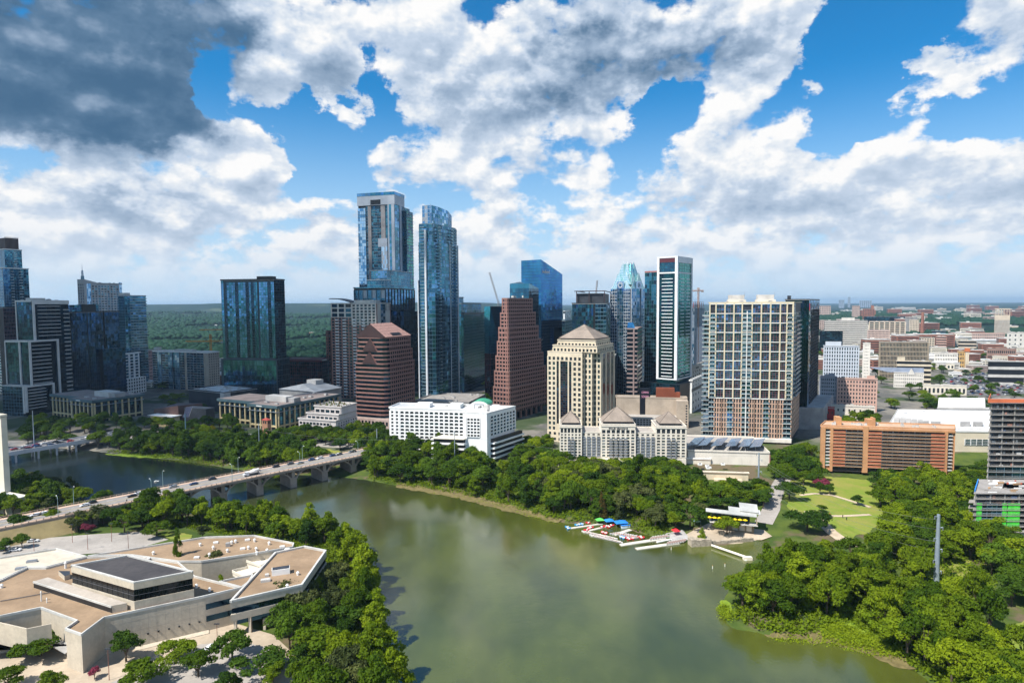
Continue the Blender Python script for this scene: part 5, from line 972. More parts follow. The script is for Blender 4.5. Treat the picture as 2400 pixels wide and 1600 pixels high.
# 39 tan conference building
b = Bd('conference_building', 'low tan stucco building with a flat brown roof among the riverside trees', 'building', 1618, 1752, 1790, 1110, 392, 8); z0, zt = b.z0, b.z1; ST = mat('tan_stucco', (.62, .52, .38), .85, var=.08, streak=.4); RB_ = mat('roof_brown', (.52, .36, .25), .95, var=.15, scale=.15, fine=1.); b.core('wall', 0, b.LA, 0, min(b.LB, 30), z0, zt, ST); f = b.fA(); b.grid(f.sub(f.w * .42, f.w * .8).fwd(3), z0, zt - 4, 4, 2, ST, .7, .7, .3, [GW]); b.core('wall', b.LA * .12, b.LA * .6, -3, 0, z0, zt - 3.5, ST); b.roof(0, b.LA, 0, min(b.LB, 30), zt, RB_, CRM2, over=.5, par=.5); b.clutter(2, b.LA, 3, 26, zt, 7, WHT, 6, 3, 1.2); b.done()
slab_ = Bd('white_annex', 'plain white flat roofed annex beside the riverside hotel', 'building', 1606, 1664, 1690, 1078, 425, 8); slab_.core('wall', 0, slab_.LA, 0, 16, slab_.z0, slab_.z1, CRM2); slab_.roof(0, slab_.LA, 0, 16, slab_.z1, RB_, WHT, over=.3); slab_.clutter(1, slab_.LA, 2, 14, slab_.z1, 3, LGRY, 2); slab_.done()
# 36 riverside hotel
def hotel():
    b = Bd('riverside_hotel', 'long cream riverside hotel with balconies and three brown pyramid roofs', 'hotel', 1313, 1606, 1628, 1001, 424, 4, vm=1060)
    z0, zt = b.z0, b.z1; W = b.LA; L = 20; A = b.fA(); HW = mat('hotel_cream', (.72, .66, .56), .85, var=.06, streak=.4); ze = zt; nf = 8; zb = z0 + 5.5
    seg = [(0, .17, 1, -1.5), (.17, .33, 0, 0), (.33, .60, 1, -1.5), (.60, .765, 0, 0), (.765, 1.0, 1, -1.5)]
    for k, (p, q_, tall, d) in enumerate(seg):
        a0, a1 = W * (1 - q_), W * (1 - p); top = (ze + (1.5 if k == 2 else .5)) if tall else ze - 4.5; b.core('wall', a0, a1, d, L, z0, top, HW); F = b.fA(a0, d, a1); nb = 6 if k in (0, 4) else 7 if k == 2 else 4; fh = (ze - 4.5 - zb) / nf
        b.grid(F, zb, ze - 4.5 - fh, nb, nf - 1, HW, .36, .34, .45, [GW, GWT, GW2]); b.grid(F, ze - 4.5 - fh, ze - 4.5 - .02, nb, 1, HW, .5, .42, .45, [GW])
        if tall: b.grid(F, ze - 4.5, top - 1.2, nb, 1, HW, .3, .2, .45, [GW]) if k != 2 else b.grid(F, ze - 4.5, top - 3.2, nb, 1, HW, .3, .15, .45, [GW]); b.wbox('cornice', -.5, F.w + .5, 0, .8, top - 1.0, top - .1, HW, F)
        if k == 2: b.wbox('wall', 0, F.w, 0, .45, top - 3.2, top - 1.02, HW, F); text3d('FOUR SEASONS', 1.9, F, F.w / 2, .62, top - 2.9, mat('sign_dark', (.06, .05, .05), .5), b.root)
        bays = {0: (2, 3), 2: (1.5, 2.5, 3.5, 4.5), 4: (2, 3), 1: (0, 1, 2, 3), 3: (0, 1, 2, 3)}[k]; bw = F.w / nb
        for bi in bays:
            for j in range(nf - 1):
                m_ = MB(); x0 = bi * bw + bw * .12; z = zb + j * fh + fh * .05; dd = 1.5 if tall else .9; m_.box(F.p(x0, .46, z), F.ex * bw * .76, F.n * dd, Z * .22, HW); m_.box(F.p(x0, .46 + dd - .08, z + .22), F.ex * bw * .76, F.n * .06, Z * .95, mat('rail_grey', (.22, .24, .27), .5)); m_.box(F.p(x0, .46, z + .22), F.ex * .06, F.n * (dd - .1), Z * .95, mat('rail_grey', (.22, .24, .27))); b.extra('balcony', m_) if (tall) else b.m('french_balconies').box(F.p(x0, .46, z), F.ex * bw * .76, F.n * .5, Z * 1.1, mat('rail_grey', (.22, .24, .27)))
        b.wbox('plinth', -.2, F.w + .2, 0, .9, z0, zb - .6, HW, F); b.roof(a0, a1, d, L, top, ROOFG, HW, over=.3, par=.5)
        if tall:
            hw = {0: .88, 2: .94, 4: .78}[k]; c = b.pt((a0 + a1) / 2, (d + L) / 2 - 1, 0); hx = (a1 - a0) / 2 * hw; hy = 8.8; e = [c + b.dA * (i * hx) + b.dB * (j * hy) for i, j in ((-1, -1), (1, -1), (1, 1), (-1, 1))]; m_ = MB(); m_.prism([c + (p_ - c) * .92 for p_ in e], top + .3, top + 2.2, DGRY); hgt = {0: 7.0, 2: 9.5, 4: 7.0}[k]; ap = Vector((c.x, c.y, top + 2.2 + hgt)); m_.cone(e, top + 2.2, ap, TILE)
            for p_ in e: m_.tube(V2(p_, top + 2.3), ap, .18, .15, mat('ridge_cap', (.16, .13, .11)), 4)
            b.extra('pyramid_roof', m_)
    F = Fc(b.pt(0, -1.5, 0), b.dB, -b.dA, L + 1); b.wbox('wall', 0, F.w, 0, .3, z0, ze, HW, F)
    b.core('terrace', W * .38, W * .72, -9, -2.2, z0, z0 + 4.5, HW); b.grid(b.fA(W * .38, -9, W * .72), z0, z0 + 4.3, 8, 1, HW, .3, .4, .5, [BLK]); b.core('terrace', W * .8, W + 2, -7, -2.2, z0, z0 + 3.5, HW)
    b.clutter(W * .4, W * .66, 2, 18, ze - 4.5, 8, WHT, 5, 4, 2); b.done(100)
hotel()
# white hotel with arches
def linehotel():
    WH = mat('hotel_white', (.82, .82, .81), .75, var=.05, streak=.5)
    b = Bd('white_arched_hotel', 'bright white hotel with rows of arched windows and a green vaulted roof piece', 'hotel', 915, 1112, 1128, 962, 462, 11, vm=1010)
    z0, zt = b.z0, b.z1; W = b.LA; L = 20; A = b.fA(); b.core('wall', 0, W, 0, L, z0, zt, WH); nf = 9; zb = z0 + 6
    def arches(F, za, zb_, nb, nf, first=0):
        bw = F.w / nb; fh = (zb_ - za) / nf
        b.grid(F, za, zb_, nb, nf, WH, .26, .34, .7, [GDD, GW, GD], sill=False)
        m_ = b.m('arch_heads')
        for j in range(nf):
            for i in range(nb):
                for s_ in (0, 1):
                    x = i * bw + bw * .13 if s_ == 0 else (i + 1) * bw - bw * .13; sg = 1 if s_ == 0 else -1; zt_ = za + (j + 1) * fh - fh * .17; r_ = bw * .22
                    P = [F.p(x, .55, zt_), F.p(x + sg * r_, .55, zt_), F.p(x + sg * r_ * .35, .55, zt_ - r_ * .3), F.p(x, .55, zt_ - r_)]; m_.poly(P if s_ else P[::-1], WH)
    zs = b.zat(965); arches(A.sub(8, W - 4), zb, zt - 1.5, 14, nf); b.grid(A.sub(0, 7.6), zb, zt - 1.5, 2, nf, WH, .5, .4, .6, [GW]); b.wbox('wall', 7.6, 8, 0, .7, zb, zt, WH, A); b.wbox('wall', W - 4, W, 0, .7, zb, zt, WH, A); b.wbox('wall', 0, W, 0, .65, zt - 1.5, zt - .05, WH, A); b.roof(0, W, 0, L, zt, ROOFW, WH, over=.8, par=1.0)
    b.core('penthouse', W * .55, W * .72, 5, 14, zt, zt + 3.5, WH); b.core('penthouse', W * .18, W * .32, 4, 14, zt, zt + 3.5, WH); b.clutter(2, W * .5, 3, L, zt, 5, LGRY, 6, 3, 1.5)
    # near wing
    W2_ = Bd('white_hotel_wing', 'near wing of the white hotel with parking decks below', 'hotel wing', 1078, 1140, 1212, 965, 430, 14, vm=1020) if False else None
    c = at(1140, 1000, 432); s = b; dA, dB = b.dA, b.dB; P0 = Vector((c.x, c.y, 0)); z2 = at(1140, 970, 432).z; w2 = 17.0; l2 = 36.0; dB = Vector((math.sin(R(34)), math.cos(R(34)), 0))
    def q(a, bb, z): v = P0 + dA * a + dB * bb; return Vector((v.x, v.y, z))
    b.m('wall').box(q(0, 0, z0), dA * w2, dB * l2, Z * (z2 - z0), WH)
    FA = Fc(q(w2, 0, 0), -dA, b.nA, w2); FB = Fc(q(0, 0, 0), dB, Vector((dB.y, -dB.x, 0)), l2); zd = at(1140, 1025, 432).z
    arches(FA.sub(3, w2 - 4.5), zd, z2 - 3, 4, 6); b.wbox('wall', 0, 3, 0, .7, z0, z2, WH, FA); b.wbox('wall', w2 - 4.5, w2 + .65, 0, .7, z0, z2, WH, FA); b.wbox('wall', 3, w2 - 4.5, 0, .65, z2 - 3, z2 - .04, WH, FA); arches(FB.sub(4, l2), zd, z2 - 2, 8, 6); b.wbox('wall', -.6, 4, 0, .7, z0, z2 - .02, WH, FB); b.wbox('wall', 4, l2, 0, .65, z2 - 2, z2 - .04, WH, FB)
    m_ = b.m('wing_roof'); m_.box(q(-.6, -.6, z2), dA * (w2 + 1.2), dB * (l2 + 1.2), Z * .8, ROOFW)
    for k in range(5): mm = MB(); mm.box(q(3 + k * 3, 6 + k * 5, z2 + .8), dA * 3, dB * 3, Z * 1.5, LGRY); b.extra('roof_unit', mm)
    dk = b.m('parking_deck')
    for k in range(4): z = z0 + 1.5 + k * 3.6; dk.box(q(-4, 3, z), dA * 4, dB * (l2 + 3), Z * 1.2, WH); dk.box(q(w2 - 3, -4 - 0, z), dA * 24, dB * 4, Z * 1.2, WH); dk.box(q(-3, 4, z + 1.2), dA * 2.5, dB * (l2 + 1), Z * 2.4, BLK); dk.box(q(w2 - 2, -3.0, z + 1.2), dA * 22, dB * 3, Z * 2.4, BLK)
    dk.box(q(w2 - 3, -4, z0 + 16.2), dA * 24, dB * 12, Z * .6, CRM2)
    # vaulted sign piece
    a1, a0 = W * .02, -13.0; vz = zt + .5; v = MB(); n = 9; GR = mat('copper_green', (.05, .30, .18), .6)
    for k in range(n):
        t0, t1 = math.pi * k / n, math.pi * (k + 1) / n; x0, x1 = 1.5 + 7 * math.cos(t0), 1.5 + 7 * math.cos(t1); h0, h1 = vz + 3 + 3.6 * math.sin(t0), vz + 3 + 3.6 * math.sin(t1); v.quad(b.pt(x0 - 5, 1, h0), b.pt(x1 - 5, 1, h1), b.pt(x1 - 5, 17, h1), b.pt(x0 - 5, 17, h0), GR); v.quad(b.pt(x0 - 5, 1, zt - 4), b.pt(x1 - 5, 1, zt - 4), b.pt(x1 - 5, 1, h1), b.pt(x0 - 5, 1, h0), WH)
    v.box(b.pt(3.5, 1.02, zt - 4), -dA * 14, dB * 15.9, Z * 6.5, WH); b.extra('vaulted_top', v); F = Fc(b.pt(3.5, 1, 0), -dA, -dB, 14); fr = MB()
    for (x0, x1, za, zc) in ((3.5, 10.5, zt + .4, zt + .7), (3.5, 10.5, zt + 4.6, zt + 4.9), (3.5, 3.8, zt + .7, zt + 4.6), (10.2, 10.5, zt + .7, zt + 4.6)): fr.box(F.p(x0, .05, za), F.ex * (x1 - x0), F.n * .15, Z * (zc - za), mat('sign_grey', (.15, .15, .2), .5))
    b.extra('sign_frame', fr); text3d('LINE', 2.4, F, 7, .15, zt + 1.7, mat('sign_dark', (.06, .05, .05)), b.root, bold=.03)
    b.done(100)
linehotel()
# 40 orange apartment block
def orange():
    b = Bd('orange_brick_apartments', 'wide orange brick apartment slab with long balconies above the park', 'apartment block', 1922, 2236, 2241, 1010, 392, 12, vm=1060, thb=36)
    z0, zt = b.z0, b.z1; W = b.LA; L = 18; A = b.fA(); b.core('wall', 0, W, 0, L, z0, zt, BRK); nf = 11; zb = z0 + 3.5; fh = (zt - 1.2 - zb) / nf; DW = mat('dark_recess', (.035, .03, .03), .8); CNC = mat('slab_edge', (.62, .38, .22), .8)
    S = [(.0, .035, 'w'), (.035, .075, 's'), (.075, .095, 'w'), (.095, .19, 'b'), (.19, .325, 'g'), (.325, .365, 'w'), (.365, .465, 'b'), (.465, .83, 'g'), (.83, .935, 'b'), (.935, .955, 'w'), (.955, .995, 's')]
    S = [(p * .99, q_ * .99, k) for p, q_, k in S]; TT = W
    for p, q_, k in S:
        F = A.sub(TT * p, TT * q_)
        if k == 'w': b.wbox('brick_pier', 0, F.w, 0, 1.6, z0, zt + (1.5 if p > .3 and p < .4 else 0), BRK, F)
        if k == 's':
            for j in range(nf): z = zb + j * fh; b.wbox('brick_pier', 0, F.w, 0, .9, z, z + fh * .3, LGRY, F); b.wins.append((F, .4, F.w - .4, z + fh * .35, z + fh * .92, GB, 'window'))
        if k == 'b':
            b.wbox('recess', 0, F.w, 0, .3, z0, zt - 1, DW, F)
            for j in range(nf):
                z = zb + j * fh; m_ = MB(); m_.box(F.p(0, .3, z), F.ex * F.w, F.n * 1.6, Z * .25, CNC); m_.box(F.p(0, 1.75, z + .25), F.ex * F.w, F.n * .15, Z * 1.15, mat('balcony_brick', (.44, .15, .08), .85, fine=1.5)); b.extra('balcony', m_)
        if k == 'g':
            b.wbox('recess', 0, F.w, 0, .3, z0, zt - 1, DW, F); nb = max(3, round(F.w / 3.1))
            for j in range(nf):
                z = zb + j * fh; m_ = MB(); m_.box(F.p(0, .3, z), F.ex * F.w, F.n * 1.5, Z * .28, CNC); m_.box(F.p(0, 1.72, z + .28), F.ex * F.w, F.n * .05, Z * .95, mat('rail_dark', (.10, .09, .08), .6)); b.extra('gallery', m_)
                for i in range(nb): x0 = F.w * i / nb; b.wbox('door', x0 + .3, x0 + 1.1, .3, .36, z + .28, z + 2.3, mat('door_brown', (.16, .07, .04), .7) if i % 2 else GW2, F)
    b.wbox('parapet', 0, W, 0, 1.2, zt - 1, zt + .3, BRK, A); b.grid(b.fB(0, 0, L), z0, zt, 3, nf, BRK, .7, .5, .3, [GW]); b.roof(0, W, 0, L, zt + .3, mat('roof_brown', (.52, .36, .25)), BRK, over=.2, par=.8)
    for x0, x1, h, m0 in ((.36, .40, 5.5, BRK), (.60, .645, 4.5, BRK), (.645, .66, 5.5, BRK)): m_ = MB(); f = b.fA(0, 6); m_.box(f.p(W * (x0 - .25), 0, zt + .3), f.ex * W * (x1 - x0), f.n * -6, Z * h, m0); b.extra('stair_head', m_)
    b.clutter(W * .55, W - 2, 3, 15, zt + .3, 12, LGRY, 12, 3, 1.8); b.clutter(2, W * .5, 3, 15, zt + .3, 7, LGRY, 13, 2, 1.4); b.done(60)
orange()
# 41 convention centre
def convention():
    b = Bd('convention_centre', 'sprawling convention centre with curved white roofs behind the orange apartments', 'convention centre', 2075, 2330, 2345, 1004, 450, 6, vm=1020, thb=36); z0, zt = b.z0, b.z1; W = b.LA; L = 110; CS = mat('sandstone', (.60, .52, .40), .85, var=.08)
    b.core('wall', -14, W, 0, L, z0, zt - 3, CS); b.roof(-14, W, 0, L, zt - 3, ROOFW, LGRY, over=.4, par=.6); f = b.fA(-14, 0, W); b.grid(f.sub(f.w - 34, f.w - 18), z0 + 5, zt - 8, 4, 4, mat('white_mullion2', (.6, .6, .6)), .12, .12, .4, [GT, GD]); rf = b.m('vaulted_roof')
    def vault(a0, a1, b0, b1, z, h, m, n=8):
        for k in range(n):
            t0, t1 = k / n, (k + 1) / n; h0, h1 = z + h * math.sin(math.pi * (.5 * t0)) , z + h * math.sin(math.pi * .5 * t1); y0_, y1_ = b0 + (b1 - b0) * t0, b0 + (b1 - b0) * t1; rf.quad(b.pt(a1, y0_, h0), b.pt(a0, y0_, h0), b.pt(a0, y1_, h1), b.pt(a1, y1_, h1), m); rf.quad(b.pt(a0, y0_, z), b.pt(a0, y1_, z), b.pt(a0, y1_, h1), b.pt(a0, y0_, h0), LGRY); rf.quad(b.pt(a1, y0_, z), b.pt(a1, y0_, h0), b.pt(a1, y1_, h1), b.pt(a1, y1_, z), LGRY)
    vault(-8, W * .62, 12, 62, zt - 2.4, 7, ROOFW); vault(4, W * .55, 70, 108, zt - 1, 10, ROOFW); b.core('upper_hall', W * .0, W * .55, 66, 69, zt - 3, zt + 6, LGRY)
    b.grid(b.fA(0, 65.9, W * .55), zt - 2, zt + 5, 24, 1, GRY, .3, .2, .4, [GRY])
    for k in range(6): m_ = MB(); p0 = b.pt(W * .66 + k * 4.5, 10 + k * 3, zt - 2.6); m_.poly([p0, p0 - b.dA * 4, p0 - b.dA * 4 + b.dB * 10 + Z * 5, p0 + b.dB * 10 + Z * 5], GRY); m_.poly([p0, p0 + b.dB * 10 + Z * 5, p0 + b.dB * 10], GRY); m_.poly([p0 - b.dA * 4, p0 - b.dA * 4 + b.dB * 10, p0 - b.dA * 4 + b.dB * 10 + Z * 5], GRY); m_.poly([p0 + b.dB * 10, p0 + b.dB * 10 + Z * 5, p0 - b.dA * 4 + b.dB * 10 + Z * 5, p0 - b.dA * 4 + b.dB * 10], GRY); b.extra('skylight', m_)
    for k in range(4): m_ = MB(); m_.box(b.pt(W * .1 + k * 9 + (k > 1) * 12, 16, zt - 1.5), b.dA * 7, b.dB * 3, Z * 3.6, GRY); b.extra('vent_block', m_)
    b.clutter(4, W, 5, 100, zt - 3, 20, WHT, 4, 5, 2); b.done()
convention()
# 42 concrete frames under construction
def frame_bld(label, uL, uC, uR, vt, vb_y, th, nf, zb0=None, green=False, roofred=False, LBm=None):
    b = Bd('unfinished_building', label, 'building', uL, uC, uR, vt, vb_y, th, vm=vt + 60, thb=40); z0, zt = b.z0 if zb0 is None else zb0, b.z1; W = b.LA; L = LBm or b.LB; CN = mat('raw_concrete', (.29, .27, .25), .9, var=.2, streak=.8, fine=1.); fh = (zt - z0) / nf
    sl = b.m('floor_slabs'); cl = b.m('columns'); DK = mat('deep_shade', (.06, .06, .065), .9)
    for j in range(nf + 1): sl.box(b.pt(-.8, -.8, z0 + j * fh - .3), b.dA * (W + 1.6), b.dB * (L + 1.6), Z * .3, CN)
    na, nb = max(3, round(W / 6.5)), max(2, round(L / 6.5))
    for i in range(na + 1):
        for j in range(nb + 1): cl.box(b.pt(i * (W - .7) / na, j * (L - .7) / nb, z0 - 1), b.dA * .7, b.dB * .7, Z * (zt - z0 + .5), CN)
    b.core('lift_core', W * .3, W * .7, L * .35, L * .75, z0, zt, CN); rl = b.m('safety_rail')
    for j in range(nf + 1):
        z = z0 + j * fh
        for h in (.5, 1.0): rl.box(b.pt(-.75, -.75, z + h), b.dA * (W + 1.5), b.dB * .06, Z * .06, LGRY); rl.box(b.pt(-.75, -.65, z + h), b.dA * .06, b.dB * (L + 1.4), Z * .06, LGRY)
    if roofred:
        OF = mat('orange_formwork', (.62, .16, .07), .8, var=.2); b.m('formwork').box(b.pt(-1.6, -1.6, zt + .4), b.dA * (W + 3.2), b.dB * .4, Z * 2.2, OF); b.m('formwork').box(b.pt(-1.6, -1.2, zt + .4), b.dA * .4, b.dB * (L + 2.4), Z * 2.2, OF); b.m('formwork').box(b.pt(W + 1.2, -1.2, zt + .4), b.dA * .4, b.dB * (L + 2.4), Z * 2.2, OF)
    f = b.fA(0, -.2); mg = b.m('installed_glazing')
    if green:
        GS = mat('green_sheathing', (.06, .62, .04), .7, var=.25, scale=.5, fine=1.4); gp = b.m('green_sheathing'); wv = f.w
        for x0, x1 in ((.03, .12), (.50, .58), (.60, .82)): gp.box(f.p(min(wv, 26) * x0, 0, z0 + fh * 1.6), f.ex * min(wv, 26) * (x1 - x0), f.n * .25, Z * fh * 4.6, GS)
        b.curtain(f.sub(min(wv, 26) * .13, min(wv, 26) * .49), z0 + fh * 1.6, z0 + fh * 6.2, 4, 5, [GN, GD, GDD], MULL, part='installed_glazing')
        jk = b.m('roof_materials'); r = random.Random(5)
        for i in range(45): jk.box(b.pt(r.uniform(0, W - 5), r.uniform(0, L - 4), zt + .02), b.dA * r.uniform(.4, 4.5), b.dB * r.uniform(.3, 3), Z * r.uniform(.1, .9), r.choice([CN, LGRY, mat('timber', (.35, .22, .12), .9), mat('tarp_red', (.35, .08, .05), .8), WHT]))
        for k in range(5): sl.box(b.pt(W + .8, 3 + 0 * k, z0 + fh * (k + 2) - .3), b.dA * 2.6, b.dB * 6, Z * .3, CN)
        bt = b.m('blue_edge'); bt.box(b.pt(W + .2, 2, zt + .05), b.dA * .5, b.dB * (L - 6), Z * 1.2, mat('blue_tarp', (.03, .22, .6), .7))
    else:
        b.curtain(f, z0, z0 + fh * 6, 9, 6, [GD, GN, GDD], MULL, part='installed_glazing')
    r = random.Random(9); jb = b.m('site_clutter')
    for i in range(140): j = r.randrange(nf); jb.box(b.pt(r.uniform(0, W - 3), r.uniform(0, 3), z0 + j * fh + .02), b.dA * r.uniform(.4, 3), b.dB * r.uniform(.3, 1.5), Z * r.uniform(.3, 1.8), r.choice([GRY, BRKR, LGRY, mat('tarp_blue', (.05, .15, .35), .8), DGRY]))
    b.done(); return b
frame_bld('unfinished concrete tower with bare floors and orange edge boards at the right edge', 2320, 2490, 2520, 945, 352, 4, 17, roofred=True, LBm=24)
frame_bld('lower unfinished concrete building with bright green panels at the right edge', 2284, 2490, 2520, 1156, 296, 2, 8, green=True, LBm=30)
# ------------------------------------------------------------------ ground sheets draped on the terrain
from mathutils.geometry import delaunay_2d_cdt
def drape(name, poly, m, lift=.12, step=6., z=None, kind='structure', label=None, cat=None):
    if name in ('shore_marsh', 'mud_bank', 'lawn'):
        rr_ = random.Random(len(poly)); q = []
        for i, p in enumerate(poly):
            a, c = Vector(p), Vector(poly[(i + 1) % len(poly)]); k = max(1, int((c - a).length / 1.7)); nn = Vector((a.y - c.y, c.x - a.x)).normalized()
            q += [tuple(a.lerp(c, j / k) + nn * (rr_.uniform(-.8, .8) + .7 * math.sin(j * .7)) * (j > 0)) for j in range(k)]
        poly = q
    pts = [Vector(p) for p in poly]; n = len(pts); ed = [(i, (i + 1) % n) for i in range(n)]
    x0, x1, y0, y1 = min(p[0] for p in poly), max(p[0] for p in poly), min(p[1] for p in poly), max(p[1] for p in poly)
    y = y0 + step / 2
    while y < y1:
        x = x0 + step / 2
        while x < x1:
            if inside(poly, x, y): pts.append(Vector((x, y)))
            x += step
        y += step
    vv, ee, ff, *_ = delaunay_2d_cdt(pts, ed, [], 1, 1e-4)
    X = np.array([v.x for v in vv]); Y = np.array([v.y for v in vv]); Zs = T(X, Y) + lift if z is None else np.maximum(T(X, Y), 0) + z
    me = bpy.data.meshes.new(name); me.from_pydata(list(zip(X, Y, Zs)), [], [tuple(f) for f in ff]); me.materials.append(m); me.update()
    o = bpy.data.objects.new(name, me); COL.objects.link(o); tag(o, label, cat, kind=kind); return o
def pline(L, z): return [G(u, v, z) for u, v in L]
def ribbon(pts, w):
    """outline of a path of width w along world points"""
    L, R_ = [], []
    for i, p in enumerate(pts):
        a = pts[max(0, i - 1)]; b = pts[min(len(pts) - 1, i + 1)]; d = Vector((b[0] - a[0], b[1] - a[1])).normalized(); n = Vector((-d.y, d.x)) * w / 2; L.append((p[0] + n.x, p[1] + n.y)); R_.append((p[0] - n.x, p[1] - n.y))
    return L + R_[::-1]
ASPH = mat('asphalt', (.13, .13, .135), .9, var=.15, scale=.05, fine=.8); ASPL = mat('asphalt_pale', (.34, .31, .28), .9, var=.15, scale=.06, fine=.5); SAND = mat('pale_paving', (.44, .36, .27), .9, var=.18, scale=.08, fine=.6)
LAWN = mat('lawn', (.15, .22, .018), .95, var=.3, scale=.1, col2=(.24, .23, .05), fine=1.5); PATH = mat('path_dirt', (.50, .40, .29), .95, var=.15, scale=.3, fine=1.); MARSH = mat('marsh_weed', (.12, .20, .012), .9, col2=(.20, .27, .02), scale=.2, fine=1.); MUD = mat('shore_mud', (.16, .13, .05), .9, var=.3, scale=.4, fine=2)
PAINT = mat('road_paint', (.75, .74, .70), .7)
drape('car_park', W2([(-60,1290),(0,1282),(90,1262),(250,1248),(330,1242),(395,1262),(300,1290),(150,1300),(60,1312),(-60,1330)], 5), ASPL, .14)
drape('forecourt', W2([(-150,1480),(0,1460),(200,1450),(480,1440),(560,1460),(640,1480),(700,1530),(690,1600),(640,1700),(-200,1800)], 5), SAND, .14)
drape('driveway', W2([(255,1600),(400,1540),(470,1508),(560,1500),(640,1512),(690,1545),(600,1600),(520,1680),(230,1700)], 5), ASPL, .22)
drape('lawn', W2([(370,1244),(400,1240),(450,1248),(440,1268),(400,1262)], 5), LAWN, .2)
drape('lawn', W2([(1828,1132),(1905,1118),(2030,1126),(2085,1165),(2080,1228),(2000,1256),(1900,1226),(1848,1188)], 5), LAWN, .14)
drape('lawn', W2([(2160,1330),(2270,1300),(2290,1400),(2200,1400)], 5), LAWN, .14)
drape('lawn', W2([(2330,1500),(2400,1450),(2500,1480),(2500,1560),(2400,1550)], 5), LAWN, .14)
drape('path', ribbon([tuple(G(u, v, 5)[:2]) for u, v in [(1895,1195),(1925,1218),(1950,1240),(1975,1258),(1998,1275)]], 5.5), PATH, .26, 3)
drape('path', ribbon([tuple(G(u, v, 5)[:2]) for u, v in [(1875,1160),(1910,1156),(1950,1160),(1990,1172),(2040,1188)]], 2.6), PATH, .27, 3)
drape('path', ribbon([tuple(G(u, v, 5)[:2]) for u, v in [(1925,1206),(1975,1208),(2040,1205)]], 2.6), PATH, .28, 3)
drape('road', ribbon([tuple(G(u, v, 7)[:2]) for u, v in [(1790,1205),(1808,1180),(1815,1150),(1835,1120),(1870,1095),(1920,1080)]], 9), ASPL, .2, 4)
drape('boathouse_terrace', W2([(1600,1252),(1660,1228),(1790,1240),(1810,1252),(1760,1262),(1660,1268)], 2), SAND, .25, 4)
drape('quay', W2([(1560,1250),(1600,1245),(1618,1262),(1575,1266)], 1), GRY, .3, 4)
drape('shore_marsh', W2([(1925,1488),(1930,1455),(1970,1452),(2060,1490),(2110,1518),(2085,1522),(2000,1506)], .2), MARSH, z=.14)
drape('shore_marsh', W2([(1690,1405),(1702,1408),(1712,1436),(1700,1440),(1688,1425)], .2), MARSH, z=.14)
drape('shore_marsh', W2([(240,1063),(330,1064),(440,1070),(500,1078),(470,1079),(380,1074),(300,1070)], .2), MARSH, z=.14)
drape('mud_bank', W2([(1790,1486),(1920,1482),(2000,1506),(2090,1524),(2150,1570),(2110,1565),(2040,1532),(1940,1506),(1840,1498)], .1), MUD, z=.09)
drape('mud_bank', W2([(930,1132),(1080,1156),(1200,1186),(1320,1220),(1300,1224),(1190,1198),(1070,1166),(930,1142)], .1), MUD, z=.09)
drape('riverside_road', ribbon([tuple(G(u, v, 8)[:2]) for u, v in [(-60,1022),(120,1020),(230,1022),(330,1022),(430,1024),(560,1022),(700,1040),(860,1050)]], 13), ASPL, .25, 6)
# ------------------------------------------------------------------ vehicles
def car_tree(body, kind='car'):
    e = empty('parked_car' if kind == 'car' else 'pickup_truck', (0, 0, 0)); m = MB(); X, Y = Vector((1, 0, 0)), Vector((0, 1, 0)); l, w_ = (4.7, 1.85)
    pr = [(-2.35, .35), (-2.35, .85), (-2.1, .98), (-1.4, 1.02), (.95, 1.0), (2.05, .86), (2.35, .68), (2.35, .35)]
    def ext(mb, pr, y0, y1, m_):
        a = [Vector((x, y0, z)) for x, z in pr]; c = [Vector((x, y1, z)) for x, z in pr]; mb.poly(a, m_); mb.poly(c[::-1], m_)
        for i in range(len(pr)): j = (i + 1) % len(pr); mb.quad(a[j], a[i], c[i], c[j], m_)
    ext(m, pr, -w_ / 2, w_ / 2, body); ext(m, [(-1.55, 1.42), (.35, 1.44), (.55, 1.40), (-1.75, 1.38)], -.72, .72, body); m.obj('body', e)
    g = MB(); ext(g, [(-2.0, 1.0), (-1.6, 1.40), (.45, 1.41), (1.15, 1.0)], -.78, .78, GDD); g.obj('glasshouse', e)
    wl = MB(); wl.tube((0, -.12, 0), (0, .12, 0), .34, .34, BLK, 10); me = wl.mesh('wheel')
    for x in (-1.45, 1.45):
        for y in (-.82, .82): o = bpy.data.objects.new('wheel', me); COL.objects.link(o); o.parent = e; o.location = (x, y, .34)
    return e
CARCOL = {'white': mat('car_white', (.75, .76, .78), .3, spec=.6), 'black': mat('car_black', (.015, .016, .02), .25, spec=.6), 'silver': mat('car_silver', (.42, .44, .46), .3, .5), 'red': mat('car_red', (.40, .02, .02), .3, spec=.6), 'blue': mat('car_blue', (.03, .07, .18), .3, spec=.6), 'dark grey': mat('car_dark_grey', (.07, .075, .08), .3, spec=.6)}
CARS = {k: car_tree(v) for k, v in CARCOL.items()}; used = set()
def put_car(x, y, z, ang, col, label, group):
    o = CARS[col]
    if col in used: o = copy_tree(o)
    used.add(col); o.location = (x, y, z); o.rotation_euler = (0, 0, ang); tag(o, label, 'car', group); return o
